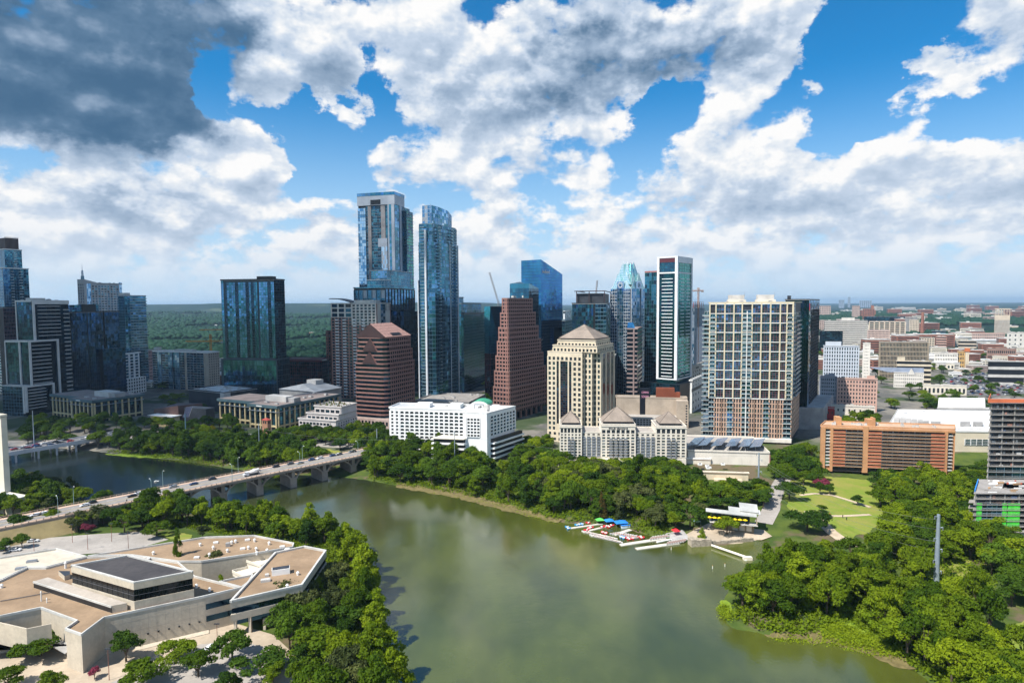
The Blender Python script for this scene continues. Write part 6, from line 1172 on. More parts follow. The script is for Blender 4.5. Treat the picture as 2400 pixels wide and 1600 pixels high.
# ------------------------------------------------------------------ arched bridge
def bridge():
    zd = 12.5; n0 = V2(G(0, 1239, zd)); n1 = V2(G(850, 1067, zd)); e = (n1 - n0).normalized(); L0 = (n1 - n0).length; nn = Vector((-e.y, e.x, 0)); W = 18.5
    r = empty('arch_bridge', (n0.x, n0.y, 0), 'long concrete arch bridge carrying traffic across the river', 'bridge'); S0, S1 = -70., L0 + 55
    P = lambda s, t, z: Vector((n0.x + e.x * s + nn.x * t, n0.y + e.y * s + nn.y * t, z))
    BC = mat('bridge_concrete', (.33, .27, .22), .9, var=.2, streak=.5, fine=.8); BCL = mat('bridge_rail_concrete', (.47, .37, .28), .85, var=.15)
    d = MB(); d.box(P(S0, -.3, zd - 1.3), e * (S1 - S0), nn * (W + .6), Z * 1.25, BC); d.obj('deck', r)
    rd = MB(); rd.box(P(S0, 3.0, zd - .05), e * (S1 - S0), nn * (W - 6), Z * .07, mat('bridge_asphalt', (.24, .225, .215), .9, var=.12, scale=.08, fine=.6)); rd.obj('carriageway', r)
    for t in (.3, W - 3.0): sw = MB(); sw.box(P(S0, t, zd - .05), e * (S1 - S0), nn * 2.7, Z * .22, mat('pavement_pinkish', (.50, .36, .27), .9, var=.1)); sw.obj('pavement', r)
    mk = MB()
    for t in (W / 2 - .2, W / 2 + .1, 6.1, W - 6.1):
        s = S0
        while s < S1:
            ln = 3 if t in (6.1, W - 6.1) else 12; mk.box(P(s, t, zd + .02), e * (ln * .98), nn * .13, Z * .006, PAINT if ln == 3 else mat('road_paint_yellow', (.55, .38, .05), .7)); s += 9 if ln == 3 else 12
    mk.obj('lane_markings', r)
    for t in (0, W - .25):
        rl = MB(); rl.box(P(S0, t, zd + .95), e * (S1 - S0), nn * .22, Z * .14, BCL); rl.box(P(S0, t, zd + .35), e * (S1 - S0), nn * .18, Z * .10, BCL); s = S0
        while s < S1: rl.box(P(s, t - .06, zd - .05), e * .3, nn * .34, Z * 1.15, BCL); s += 3.0
        rl.obj('railing', r)
    ss = [(V2(G(u, v, 0)) - n0).dot(e) for u, v in ((746, 1119), (675, 1136), (598, 1153))]; sp = (ss[0] - ss[2]) / 2; piers = [ss[1] + sp * k for k in range(-6, 3)]
    for s in piers:
        if s > L0 + 20 or s < -60: continue
        pm = MB(); pm.box(P(s - 2.2, 1.5, -3), e * 4.4, nn * (W - 3), Z * 9.5, BC); pm.box(P(s - 2.7, 1.0, 6.0), e * 5.4, nn * (W - 2), Z * .7, BC); pm.box(P(s - 1.1, 1.6, 6.7), e * 2.2, nn * (W - 3.2), Z * 4.5, BC); pm.obj('pier', r)
        ar = MB(); h = sp / 2 - 2.0; N = 9
        for sg in (-1, 1):
            for k in range(N):
                f0, f1 = k / N, (k + 1) / N; c = lambda f: (s + sg * (2.0 + h * f), 6.0 + 4.9 * math.sin(f * math.pi / 2) ** .8)
                (x0, z0), (x1, z1) = c(f0), c(f1)
                for t0, t1 in ((1.2, 2.4), (W / 2 - .6, W / 2 + .6), (W - 2.4, W - 1.2)):
                    q = [P(x0, t0, z0), P(x1, t0, z1), P(x1, t1, z1), P(x0, t1, z0)]; u = [Vector((p.x, p.y, p.z + 1.1 - .5 * (f0 if i in (0, 3) else f1))) for i, p in enumerate(q)]
                    ar.quad(*q, BC); ar.quad(*u[::-1], BC); ar.quad(q[0], u[0], u[1], q[1], BC); ar.quad(q[3], q[2], u[2], u[3], BC)
            for k in (2, 4): x = s + sg * (2 + h * k / N); zt = 6 + 4.9 * math.sin(k / N * math.pi / 2) ** .8; ar.box(P(x - .3, 1.4, zt), e * .6, nn * (W - 2.8), Z * (zd - 1.3 - zt), BC)
        ar.obj('arch_rib', r)
    ang = math.atan2(e.y, e.x)
    C = [(83,1206,'white'),(101,1204,'white'),(200,1185,'white'),(217,1179,'black'),(309,1162,'black'),(325,1157,'white'),(407,1141,'silver'),(454,1134,'blue'),(498,1123,'black'),(646,1093,'black'),(681,1087,'dark grey'),(703,1085,'silver'),(730,1077,'blue'),(752,1074,'white'),(778,1067,'blue'),(787,1062,'dark grey'),(794,1066,'white'),(817,1057,'silver'),(830,1059,'black')]
    ordn = ['first', 'second', 'third', 'fourth', 'fifth', 'sixth', 'seventh', 'eighth', 'ninth', 'tenth', 'eleventh', 'twelfth', 'thirteenth', 'fourteenth', 'fifteenth', 'sixteenth', 'seventeenth', 'eighteenth', 'nineteenth']
    for i, (u, v, c) in enumerate(C):
        p = G(u, v, zd + .3); t = (V2(p) - n0).dot(nn); s = (V2(p) - n0).dot(e); t = min(max(t, 4.6), W - 4.6); lane = 4.9 if t < 6.6 else 8.0 if t < W / 2 else 10.9 if t < 12.3 else 13.8; p = P(s, lane, zd + .03)
        put_car(p.x, p.y, p.z, ang + (math.pi if lane > W / 2 else 0), c, f'{c} car on the arch bridge, {ordn[i]} vehicle counting from its left end', 'cars crossing the arch bridge')
    # concrete truck
    p = G(581, 1104, zd + 1); s = (V2(p) - n0).dot(e); t = empty('mixer_truck', P(s, 6.4, zd), 'white concrete mixer truck on the middle of the arch bridge', 'truck', rz=ang); m = MB(); X, Y = Vector((1, 0, 0)), Vector((0, 1, 0))
    def part(nm, fn): m = MB(); fn(m); o = m.obj(nm); o.parent = t; o.location = (0, 0, 0); return o
    part('cab', lambda m: (m.box(Vector((-4.6, -1.2, .6)), X * 2.0, Y * 2.4, Z * 2.2, CARCOL['white']), m.box(Vector((-5.8, -1.1, .6)), X * 1.25, Y * 2.2, Z * 1.2, CARCOL['white']))); part('windscreen', lambda m: m.box(Vector((-4.66, -1.0, 1.85)), X * .05, Y * 2.0, Z * .8, GDD))
    part('drum', lambda m: (m.tube((-2.2, 0, 1.9), (1.0, 0, 2.5), .9, 1.35, WHT, 14), m.tube((1.0, 0, 2.5), (4.2, 0, 3.1), 1.35, .6, WHT, 14))); part('chassis', lambda m: m.box(Vector((-4.6, -.8, .5)), X * 9.0, Y * 1.6, Z * .35, BLK)); part('chute', lambda m: (m.tube((4.0, 0, 3.0), (5.2, 0, 1.6), .35, .25, STEEL, 6), m.box(Vector((3.4, -1, .85)), X * .3, Y * 2, Z * 2.4, LGRY)))
    for x in (-4.7, 1.4, 2.7):
        for y in (-1.1, 1.1): part('wheel', lambda m: m.tube((x, y - .15, .5), (x, y + .15, .5), .5, .5, BLK, 10))
    # lamps
    def lamp(name, p, h, dirv, label, group):
        r_ = empty(name, p, label, 'street lamp', group); m = MB(); m.tube(p, p + Z * h, .16, .10, mat('lamp_pole', (.30, .42, .42), .5, .4), 7); m.obj('pole', r_); a = MB(); q = p + Z * h; k1 = q + dirv * .8 + Z * .9; k2 = q + dirv * 2.2 + Z * 1.1; a.tube(q, k1, .09, .07, mat('lamp_pole', (.3, .42, .42)), 5); a.tube(k1, k2, .07, .06, mat('lamp_pole', (.3, .42, .42)), 5); ao = a.obj('arm', r_); hd = MB(); hd.box(k2 - dirv * .1 - Z * .12 - e * .2, dirv * .9, e * .4, Z * .18, WHT); hd.obj('lamp_head', r_).parent = ao
    nr = [137, 356, 545, 704, 840]; fr = [172, 381, 558, 709]
    for i, u in enumerate(nr):
        s = (V2(G(u, 1239 - u * .2023, zd)) - n0).dot(e); lamp('street_lamp', P(s, .3, zd), 9.5, nn, f'tall street lamp on the near railing of the arch bridge, {ordn[i]} from its left end', 'lamps along the arch bridge')
    for i, u in enumerate(fr):
        s = (V2(G(u, 1214 - u * .191, zd)) - n0).dot(e); lamp('street_lamp', P(s, W - .3, zd), 9.5, -nn, f'tall street lamp on the far railing of the arch bridge, {ordn[i]} from its left end', 'lamps along the arch bridge')
    # pedestrians on the near pavement
    for i, (u, col, lb) in enumerate(((301, 'dark', 'person in dark clothes standing on the near pavement of the arch bridge'), (413, 'red', 'person in a red top walking on the near pavement of the arch bridge'))):
        s = (V2(G(u, 1180, zd)) - n0).dot(e); p = P(s, 1.6, zd + .17); m = MB(); cm = CARCOL['black'] if col == 'dark' else mat('red_shirt', (.5, .05, .05)); sk = mat('skin', (.45, .28, .2), .7)
        for sg in (-1, 1): m.tube(p + e * .12 * sg, p + e * .08 * sg + Z * .85, .07, .11, BLK, 6); m.tube(p + e * .24 * sg + Z * 1.4, p + e * .28 * sg + Z * .8, .06, .045, cm, 5)
        m.tube(p + Z * .82, p + Z * 1.45, .17, .21, cm, 8); m.tube(p + Z * 1.45, p + Z * 1.55, .07, .06, sk, 6); m.tube(p + Z * 1.53, p + Z * 1.66, .08, .11, sk, 8); m.tube(p + Z * 1.66, p + Z * 1.78, .11, .05, BLK, 8); o = m.obj('person', loc=p); tag(o, lb, 'person', 'people on the arch bridge')
    # south end slope
    m = MB(); a, c = P(-70, -9, 3.5), P(30, -9, 3.5); m.quad(a, c, P(30, -.4, zd - 1.2), P(-70, -.4, zd - 1.2), mat('embankment_soil', (.24, .19, .09), .95, var=.2)); o = m.obj('embankment'); o['kind'] = 'structure'
    m = MB(); q0, q1 = P(L0 + 22, -.2, 0), P(L0 + 60, -.2, 0); m.box(Vector((q0.x, q0.y, 1)), e * 40, nn * (W + .4), Z * (zd - 1.35 - 1), BC); o = m.obj('abutment', r)
bridge()
def girder_bridge():
    zd = 8.5; a = V2(G(13, 1063, zd)); c = V2(G(204, 1031, zd)); e = (c - a).normalized(); nn = Vector((-e.y, e.x, 0)); L0 = (c - a).length; P = lambda s, t, z: Vector((a.x + e.x * s + nn.x * t, a.y + e.y * s + nn.y * t, z)); r = empty('girder_bridge', (a.x, a.y, 0), 'flat pale girder bridge full of queuing cars at the far left', 'bridge'); W = 17; S0, S1 = -120, L0 + 35; PG = mat('pale_girder', (.50, .50, .52), .85, var=.1, streak=.5)
    d = MB(); d.box(P(S0, 0, zd - 2.2), e * (S1 - S0), nn * W, Z * 2.2, PG); d.obj('deck', r); d = MB(); d.box(P(S0, .6, zd + .004), e * (S1 - S0), nn * (W - 1.2), Z * .04, ASPH); d.obj('carriageway', r)
    for t in (0, W - .4): d = MB(); d.box(P(S0, t, zd), e * (S1 - S0), nn * .4, Z * .9, PG); d.obj('parapet', r)
    for u in (-60, 39, 92, 135, 180):
        s = (V2(G(u, 1063 - (u - 13) * .168, zd)) - a).dot(e); d = MB()
        for t in (2, W - 3): d.tube(P(s, t, -3), P(s, t, zd - 3.2), .75, .75, PG, 10)
        d.box(P(s - .8, .8, zd - 3.2), e * 1.6, nn * (W - 1.6), Z * 1.0, PG); d.obj('pier', r)
    rr = random.Random(4); s = -14.; i = 0
    while s < L0 + 30:
        for t, fl in ((3.0, 0), (6.3, 0), (10.2, math.pi), (13.6, math.pi)):
            if rr.random() < .62: col = rr.choice(['white', 'black', 'silver', 'blue', 'dark grey', 'white', 'red']); p = P(s + rr.uniform(-1.5, 1.5), t, zd + .05); put_car(p.x, p.y, p.z, math.atan2(e.y, e.x) + fl, col, f'{col} car queuing on the flat pale girder bridge', 'cars queuing on the girder bridge ' + col)
        s += 7.5
girder_bridge()
# ------------------------------------------------------------------ newspaper building in the foreground
def newsbuilding():
    ZR = 17.0; ZG = 4.0; WP = mat('precast_cream', (.52, .455, .36), .85, var=.07, scale=.3, streak=.35, fine=.8); TR_ = mat('roof_tan_gravel', (.33, .23, .145), .95, scale=.06, col2=(.22, .15, .092), fine=.9); PB = mat('parapet_cap', (.50, .49, .46), .7); WR = mat('roof_cream_sheet', (.52, .46, .37), .85, var=.12, scale=.1, fine=.35, streak=.2)
    r = empty('office_building', (*G(244, 1450, ZG)[:2], ZG), 'large low cream concrete building with tan gravel roofs and a raised dark windowed block', 'building')
    g = lambda L, z=ZR: [G(u, v, z) for u, v in L]
    def vol(name, L, z0, z1, wm, tm, z=None, cap=True, ch=.8, ct=.45):
        p = g(L, z1 if z is None else z); m = MB(); m.prism(p, z0, z1, wm, tm); m.obj(name, r)
        if cap:
            c = MB(); cx = sum((q for q in p), Vector()) / len(p); n = len(p)
            for i in range(n):
                a, b_ = V2(p[i]), V2(p[(i + 1) % n]); d = (b_ - a); ln = d.length; d.normalize(); nn = Vector((-d.y, d.x, 0)) 
                if nn.dot(V2(cx) - a) < 0: nn = -nn
                c.box(Vector((a.x, a.y, z1 + .004 + .002 * i)) - d * .0 - nn * .12, d * ln, nn * ct, Z * ch, PB)
            c.obj('parapet', r)
        return p
    A = [(-150,1400),(0,1364),(65,1333),(110,1333),(204,1308),(303,1304),(418,1320),(456,1353),(564,1380),(480,1400),(244,1450),(191,1490),(154,1477),(181,1458),(96,1427),(0,1447),(-150,1480)]
    vol('main_hall', A, ZG, ZR, WP, TR_); vol('north_wing', [(206,1305),(480,1261),(596,1257),(689,1275),(686,1284),(596,1299),(472,1318),(418,1318),(305,1302.5)], ZG, ZR - .02, WP, TR_)
    vol('print_hall', [(-150,1330),(0,1309),(133,1288),(203,1306.5),(110,1331),(65,1331.5),(0,1362),(-150,1397)], ZG, ZR + .15, WP, WR); vol('link_roof', [(513,1365),(593,1349),(582,1367),(566,1379)], ZG, ZR - .1, WP, TR_)
    # raised block
    D = [(166,1326),(301,1302),(453,1340),(313,1367)]; zt = 26.4; P = g(D, zt); m = MB(); m.prism(P, ZR, 20.2, WP); m.obj('block_base', r); c = (P[0] + P[2]) / 2; Q = [c + (p - c) * .985 for p in P]; m = MB(); m.prism([Vector((p.x, p.y, 0)) for p in Q], 20.2, 24.2, glass('glass_smoke', (.02, .025, .03), metal=.6))
    for i in range(4):
        a, b_ = V2(Q[i]), V2(Q[(i + 1) % 4]); d = b_ - a; nn = Vector((d.y, -d.x, 0)).normalized(); nn = nn if nn.dot(V2(c) - a) < 0 else -nn
        for k in range(1, 12): m.box(a + d * (k / 12) + Z * 20.2, d.normalized() * .08, nn * .08, Z * 4, BLK)
        m.box(a + nn * .02 + Z * 22.1, d, nn * .07, Z * .12, mat('window_frame', (.10, .10, .11)))
    m.obj('window_band', r); m = MB(); m.prism(P, 24.2, zt, WP, mat('roof_black', (.040, .038, .042), .9, var=.25, scale=.08, fine=.6, col2=(.065, .06, .062))); m.obj('block_top', r); cp = MB()
    for i in range(4): a, b_ = V2(P[i], zt), V2(P[(i + 1) % 4], zt); d = (b_ - a); nn = Vector((-d.y, d.x, 0)).normalized(); nn = nn if nn.dot(V2(c) - V2(P[i])) > 0 else -nn; cp.box(a + Z * (.004 + .003 * i), d, nn * .6, Z * .5, PB)
    cp.obj('parapet', r)
    # long skylight shed
    S = g([(79,1361),(262,1419),(298,1412),(112,1352)], 19.6); m = MB(); m.prism(S, ZR, 19.6, WP, mat('roof_grey_sheet', (.42, .37, .32), .9, var=.15, fine=.6)); m.obj('shed', r); a, b_ = S[0], S[1]; d = V2(b_ - a); nn = Vector((d.y, -d.x, 0)).normalized(); nn = nn if nn.y < 0 else -nn; m = MB(); m.box(V2(a) + nn * .02 + Z * (ZR + .2), d, nn * .08, Z * 1.7, BLK); m.box(V2(a) + nn * .02 + Z * (ZR + 2.0), d, nn * .3, Z * .6, PB); m.obj('strip_window', r)
    S = g([(137,1337),(164,1337),(164,1345),(151,1349)], ZR + 1.8); m = MB(); m.prism(S, ZR, ZR + 1.8, WP, DGRY); m.obj('roof_box', r)
    for L in ([(84,1427),(99,1431),(0,1400)],): pass
    m = MB(); q0, q1 = G(0, 1409, ZR + .2), G(120, 1388, ZR + .2); m.box(q0, q1 - q0, Vector((.3, 1, 0)).normalized() * .3, Z * .25, mat('roof_seam', (.15, .14, .14))); m.obj('roof_seam', r)
    # east block: parapet, window band, band, recessed storeys on columns
    E = [(539,1412),(709,1373),(765,1292),(714,1282),(644,1297)]; p = g(E); cx = sum(p, Vector()) / 5; ins = lambda k: [Vector((cx.x + (q.x - cx.x) * k, cx.y + (q.y - cx.y) * k, 0)) for q in p]
    for nm, k, a, b_, mm, tt in (('fascia', 1, 14.8, ZR, WP, TR_), ('window_band', .975, 12.6, 14.8, GDD, None), ('fascia', 1, 10.2, 12.6, WP, None), ('window_band', .93, 8.0, 10.2, GDD, None)): m = MB(); m.prism(ins(k), a, b_, mm, tt); m.obj(nm, r)
    cpp = MB()
    for i in range(5): a, b_ = V2(p[i], ZR), V2(p[(i + 1) % 5], ZR); d = b_ - a; nn = Vector((-d.y, d.x, 0)).normalized(); nn = nn if nn.dot(V2(cx) - V2(a)) > 0 else -nn; cpp.box(a + Z * (.004 + .003 * i) - nn * .1, d, nn * .8, Z * .8, PB)
    cpp.obj('parapet', r)
    k = ins(1); lo = [k[0].lerp(k[1], .42), k[1], k[2], k[3], k[4].lerp(k[0], .3), k[0].lerp(k[1], .42).lerp(k[4], .3)]; m = MB(); m.prism([Vector((cx.x + (q.x - cx.x) * .985, cx.y + (q.y - cx.y) * .985, 0)) for q in lo], 5.6, 8.0, WP); m.obj('fascia', r); m = MB(); m.prism([Vector((cx.x + (q.x - cx.x) * .9, cx.y + (q.y - cx.y) * .9, 0)) for q in lo], 3, 5.6, BLK); m.obj('ground_floor', r)
    for f, z1 in ((.02, 10.2), (.22, 10.2), (.42, 5.6)): q = k[0].lerp(k[1], f); q = V2(q.lerp(V2(cx), .02)); m = MB(); m.box(q + Z * 3, Vector((.9, 0, 0)), Vector((0, .9, 0)), Z * (z1 - 3), WP); m.obj('column', r)
    q = V2(k[0].lerp(k[4], .25)); m = MB(); m.box(q + Vector((2, 0, 3)), Vector((.9, 0, 0)), Vector((0, .9, 0)), Z * 7.2, WP); m.obj('column', r)
    m = MB(); a, b_ = V2(G(480, 1400, ZR)), V2(G(564, 1380, ZR)); d = b_ - a; nn = Vector((d.y, -d.x, 0)).normalized(); nn = nn if nn.y < 0 else -nn
    for z in (12.6, 8.2): m.box(a + d * .02 + nn * .02 + Z * z, d * .98, nn * .1, Z * 2.0, GDD)
    m.obj('window_band', r)
    # long right wall: joints, slots, base ledge
    a, b_ = V2(G(244, 1450, ZR)), V2(G(480, 1400, ZR)); d = b_ - a; nn = Vector((d.y, -d.x, 0)).normalized(); nn = nn if nn.y < 0 else -nn; jn = MB()
    for z in (14.2, 10.8): jn.box(a + nn * .005 + Z * z, d, nn * .012, Z * .05, mat('joint_dark', (.42, .37, .31), .9))  # thin strips in a darker tone along the panel joints
    for k_ in range(1, 12): jn.box(a + d * (k_ / 12) + nn * .006 + Z * ZG, d.normalized() * .05, nn * .012, Z * (ZR - ZG), mat('joint_dark', (.42, .37, .31)))
    jn.obj('panel_joints', r)
    for k_ in range(6): sc_ = MB(); sc_.box(a + d * (.40 + k_ * .105) + nn * .02 + Z * 8.6, d.normalized() * .55, nn * .35, Z * .4, BLK); sc_.obj('scupper', r)
    m = MB(); m.box(a + d * .28 + nn * .01 + Z * 3.2, d * .75, nn * 2.6, Z * 1.9, WP); m.obj('base_ledge', r)
    # service yard with cooling units
    Y = g([(-150,1478),(0,1449),(62,1473),(120,1461),(96,1428.5),(0,1448.3)], ZR - 1.5); yw = MB(); o0, o1, o2 = G(-150, 1420, ZR - 1), G(62, 1473, ZR - 1), G(120, 1461, ZR - 1); o0 = G(-150, 1422, ZR - 1)
    for a, b_ in ((G(-150, 1424, ZR - 1), o1), (o1, o2)): d = V2(b_ - a); nn = Vector((-d.y, d.x, 0)).normalized(); nn = nn if nn.y > 0 else -nn; yw.box(V2(a) + Z * 8.5, d, nn * .4, Z * (ZR - 9.5), WP)
    yw.obj('yard_wall', r); fl = MB(); fl.prism([V2(q) for q in g([(-140,1440),(62,1474),(120,1462),(150,1478),(181,1460),(96,1430),(-140,1478)], ZR - 1)], 8.3, 8.6, GRY); fl.obj('yard_floor', r)
    for k_ in range(3): u = MB(); q = G(70 + 14 * k_, 1455 - 4 * k_ + 2, 12.5); q.z = 8.6; u.box(q, Vector((5, .8, 0)), Vector((-.6, 3, 0)), Z * 5.4, DGRY); u.box(q + Vector((-.2, -.1, 5.4)), Vector((5.3, .85, 0)), Vector((-.65, 3.2, 0)), Z * .4, LGRY); u.tube(q + Vector((2.2, 1.9, 5.8)), q + Vector((2.2, 1.9, 6.4)), 1.2, 1.2, STEEL, 12); u.tube(q + Vector((2.2, 1.9, 6.401)), q + Vector((2.2, 1.9, 6.42)), 1.0, 1.0, BLK, 12); u.obj('cooling_unit', r)
    for u_, v_ in ((20, 1500), (62, 1515), (118, 1500)): q = G(u_, v_, 4.); m = MB(); m.box(Vector((q.x, q.y, 3)), Vector((.8, 0, 0)), Vector((0, .8, 0)), Z * 5.6, WP); m.obj('column', r)
    # roof fittings
    def cyl(u, v, h=1.0, rr=.55, z=ZR, nm='roof_vent'): q = G(u, v, z); m = MB(); m.tube(q - Z * .1, q + Z * h, rr * .8, rr * .8, WHT, 10); m.tube(q + Z * h, q + Z * (h + .45), rr * 1.15, rr * .5, WHT, 10); m.obj(nm, r)
    for x, y in ((350,300),(470,330),(435,395),(600,358),(675,272),(793,330),(850,262),(983,290),(865,342),(965,356),(315,685),(437,718),(1150,685),(1247,568),(640,282),(870,380)): cyl(380 + x / 3.92, 1200 + y / 3.92 + 2)
    for x, y in ((1410,380),(1370,435),(1840,300),(465,655),(15,685)): cyl(x / 3.92, 1200 + y / 3.92 + 2)
    cyl(97, 1408, 3.2, .25, nm='flue'); cyl(110, 1412, 1.4, .2, nm='flue'); cyl(154, 1331, 2.2, .5)
    def bx(u, v, a, b_, h, mm, ang=.35, z=ZR, nm='roof_unit'): q = G(u, v, z); m = MB(); x_ = Vector((math.cos(ang), math.sin(ang), 0)); y_ = Vector((-math.sin(ang), math.cos(ang), 0)); m.box(q, x_ * a, y_ * b_, Z * h, mm); m.box(q + x_ * .2 + y_ * .2 + Z * h, x_ * (a - .4), y_ * (b_ - .4), Z * .12, DGRY if mm is WHT and a > 3 else mm); m.obj(nm, r)
    bx(380 + 1008 / 3.92, 1200 + 588 / 3.92, 6.5, 3, 2.2, WHT); bx(380 + 905 / 3.92, 1200 + 650 / 3.92, 3.4, 1.8, .9, LGRY); bx(380 + 945 / 3.92, 1200 + 595 / 3.92, 1.4, 1.4, .8, LGRY); bx(380 + 583 / 3.92, 1200 + 320 / 3.92, 1.8, 1.5, 1.5, GRY)
    for x, y in ((468,292),(715,348),(290,430),(760,266),(1080,330),(1125,355)): bx(380 + x / 3.92, 1200 + y / 3.92, 2.0, 1.3, .6, WHT, nm='skylight')
    for x, y in ((238,472),(135,538)): bx(x / 3.92, 1200 + y / 3.92, 3.6, 1.4, .9, STEEL)
    # little courtyard terraces
    for L, zz in (([(571,1310),(600,1303),(640,1300),(612,1324)], ZR - 2), ([(545,1336),(582,1327),(612,1332),(575,1352)], ZR - 3)):
        pp = g(L, zz); m = MB(); m.prism(pp, zz - 2.2, zz - .9, CRM2, CRM2)
        for i in range(4): a, b_ = V2(pp[i], zz - .9), V2(pp[(i + 1) % 4], zz - .9); d = b_ - a; nn = Vector((-d.y, d.x, 0)).normalized(); m.box(a + Z * .003 * i, d, nn * .25, Z * 1.1, CRM2)
        m.obj('courtyard_terrace', r)
    m = MB(); a, b_ = G(456, 1345, 12), G(590, 1322, 12); d = V2(b_ - a); m.box(V2(a) + Z * 5, d, Vector((.2, 1, 0)) * .5, Z * 8, mat('navy_wall', (.02, .05, .18), .7)); m.obj('courtyard_wall', r)
newsbuilding()
# ------------------------------------------------------------------ low buildings of the left bank
b = Bd('riverside_block', 'tall plain cream wall of a building cut off by the left edge', 'building', -90, 6, 18, 978, 350, 24, vm=1060); b.core('wall', 0, b.LA, 0, max(b.LB, 3), b.z0 - 1, b.z1, CRM2); b.roof(0, b.LA, 0, b.LB, b.z1, ROOFG, CRM2); b.done()
b = Bd('riverside_annex', 'low cream building with a pitched pale roof under the tall cream wall at left', 'building', -60, 31, 46, 1172, 338, 22, vm=1190); b.core('wall', 0, b.LA, 0, b.LB + 4, b.z0 - 1, b.z1, CRM); b.roof(0, b.LA, 0, b.LB + 4, b.z1, ROOFW, CRM2, par=.3); b.m('wall').poly([b.pt(b.LA, 0, b.z1 + .4), b.pt(0, 0, b.z1 + .4), b.pt(b.LA * .3, 0, b.z1 + 1.6)], CRM); b.done()
def stone_office(label, uL, uC, uR, vt, y0, th, wing=None, pent=None, nf=4):
    b = Bd('stone_column_office', label, 'office building', uL, uC, uR, vt, y0, th, vm=vt + 20); z0, zt = b.z0, b.z1; TC = mat('teal_cornice', (.09, .15, .17), .5, .2)
    def blk(a0, a1, b0, b1):
        b.core('wall', a0 + 1, a1 - 1, b0 + 1, b1 - 1, z0, zt - 2, BLK)
        for F in (b.fA(a0 + 1, b0 + 1, a1 - 1), Fc(b.pt(a0 + 1, b0 + 1, 0), b.dB, -b.dA, b1 - b0 - 2)):
            b.curtain(F, z0 + 4, zt - 2.2, max(3, round(F.w / 3)), nf, [GD, GT, GDD], MULD); nb = max(2, round(F.w / 6.5))
            for i in range(nb + 1): x = i * (F.w - 1.3) / nb; b.wbox('column', x, x + 1.3, .3, 1.3, z0, zt - 3, LIME, F)
            b.wbox('stone_base', 0, F.w, .2, 1.2, z0 + 2.5, z0 + 4, LIME, F); b.wbox('sun_louvre', -1, F.w + 1, .3, 2.2, zt - 6, zt - 5.6, STEEL, F)
        b.m('cornice').box(b.pt(a0 - 1.2, b0 - 1.2, zt - 2.4), b.dA * (a1 - a0 + 2.4), b.dB * (b1 - b0 + 2.4), Z * 2.4, TC); b.m('roof').box(b.pt(a0, b0, zt + .002), b.dA * (a1 - a0), b.dB * (b1 - b0), Z * .05, mat('roof_mauve_gravel', (.26, .21, .19), .95, var=.2, scale=.1))
    W, L = b.LA, b.LB; blk(0, W, 0, L)
    if wing: blk(W - wing[2] + .01, W + wing[0], wing[1], wing[1] + wing[3]) if False else blk(W + 1.3, W + wing[0], wing[1], wing[1] + wing[3])
    pa, pb, pl, pw = pent; b.core('penthouse', pa, pa + pl, pb, pb + pw, zt, zt + 5, LGRY); b.core('penthouse', pa - 8, pa, pb + 2, pb + pw, zt, zt + 4, GRY); text3d('~', .1, b.fA(), 1, 0, zt, BLK, b.root) if False else None
    f = b.fA(-1.2, -1.2, W); m_ = MB(); m_.box(f.p(f.w * .3, .05, zt - 1.7), f.ex * 7, f.n * .1, Z * .9, WHT); b.extra('sign_plate', m_); b.clutter(2, W, 3, L, zt, 8, LGRY, 3, 4, 1.5); b.done(); return b
stone_office('stone columned office with a teal cornice beside the left girder bridge', 166, 218, 336, 938, 585, 26, (50, 9, 0, 34), (6, 18, 22, 12)); stone_office('stone columned office with a teal cornice between the brick bell tower and city hall', 583, 650, 800, 951, 545, 26, (52, 10, 0, 36), (8, 18, 26, 10))
b = Bd('flat_hall', 'long low black hall with a white cluttered roof behind the columned offices', 'hall', 442, 525, 602, 922, 640, 30, vm=930); b.core('wall', 0, b.LA, 0, b.LB, b.z0, b.z1, DGRY); b.roof(0, b.LA, 0, b.LB, b.z1, ROOFW, DGRY); b.core('stair_tower', -1, 5, -1, 7, b.z0, b.z1 + .6, LGRY); b.clutter(0, b.LA, 0, b.LB, b.z1, 16, LGRY, 5, 4, 1.6); b.done()
b = Bd('gabled_hall', 'grey hall with broad pitched metal roof right of the black hall', 'hall', 655, 740, 800, 918, 640, 28, vm=930); z1 = b.z1; b.core('wall', 0, b.LA, 0, b.LB, b.z0, z1, GRY); m = b.m('roof'); MR_ = mat('metal_roof_grey', (.34, .36, .38), .6, .3, streak=.6); c = [b.pt(-1, -1, z1), b.pt(b.LA + 1, -1, z1), b.pt(b.LA + 1, b.LB + 1, z1), b.pt(-1, b.LB + 1, z1)]; r0, r1 = b.pt(b.LA * .5, 8, z1 + 6), b.pt(b.LA * .5, b.LB - 6, z1 + 6); m.poly([c[0], r0, c[1]], MR_); m.quad(c[0], c[3], r1, r0, MR_); m.quad(c[1], r0, r1, c[2], MR_); m.poly([c[2], r1, c[3]], MR_); b.core('lantern', b.LA * .35, b.LA * .6, b.LB * .5, b.LB * .8, z1 + 3, z1 + 9, LGRY); b.done()
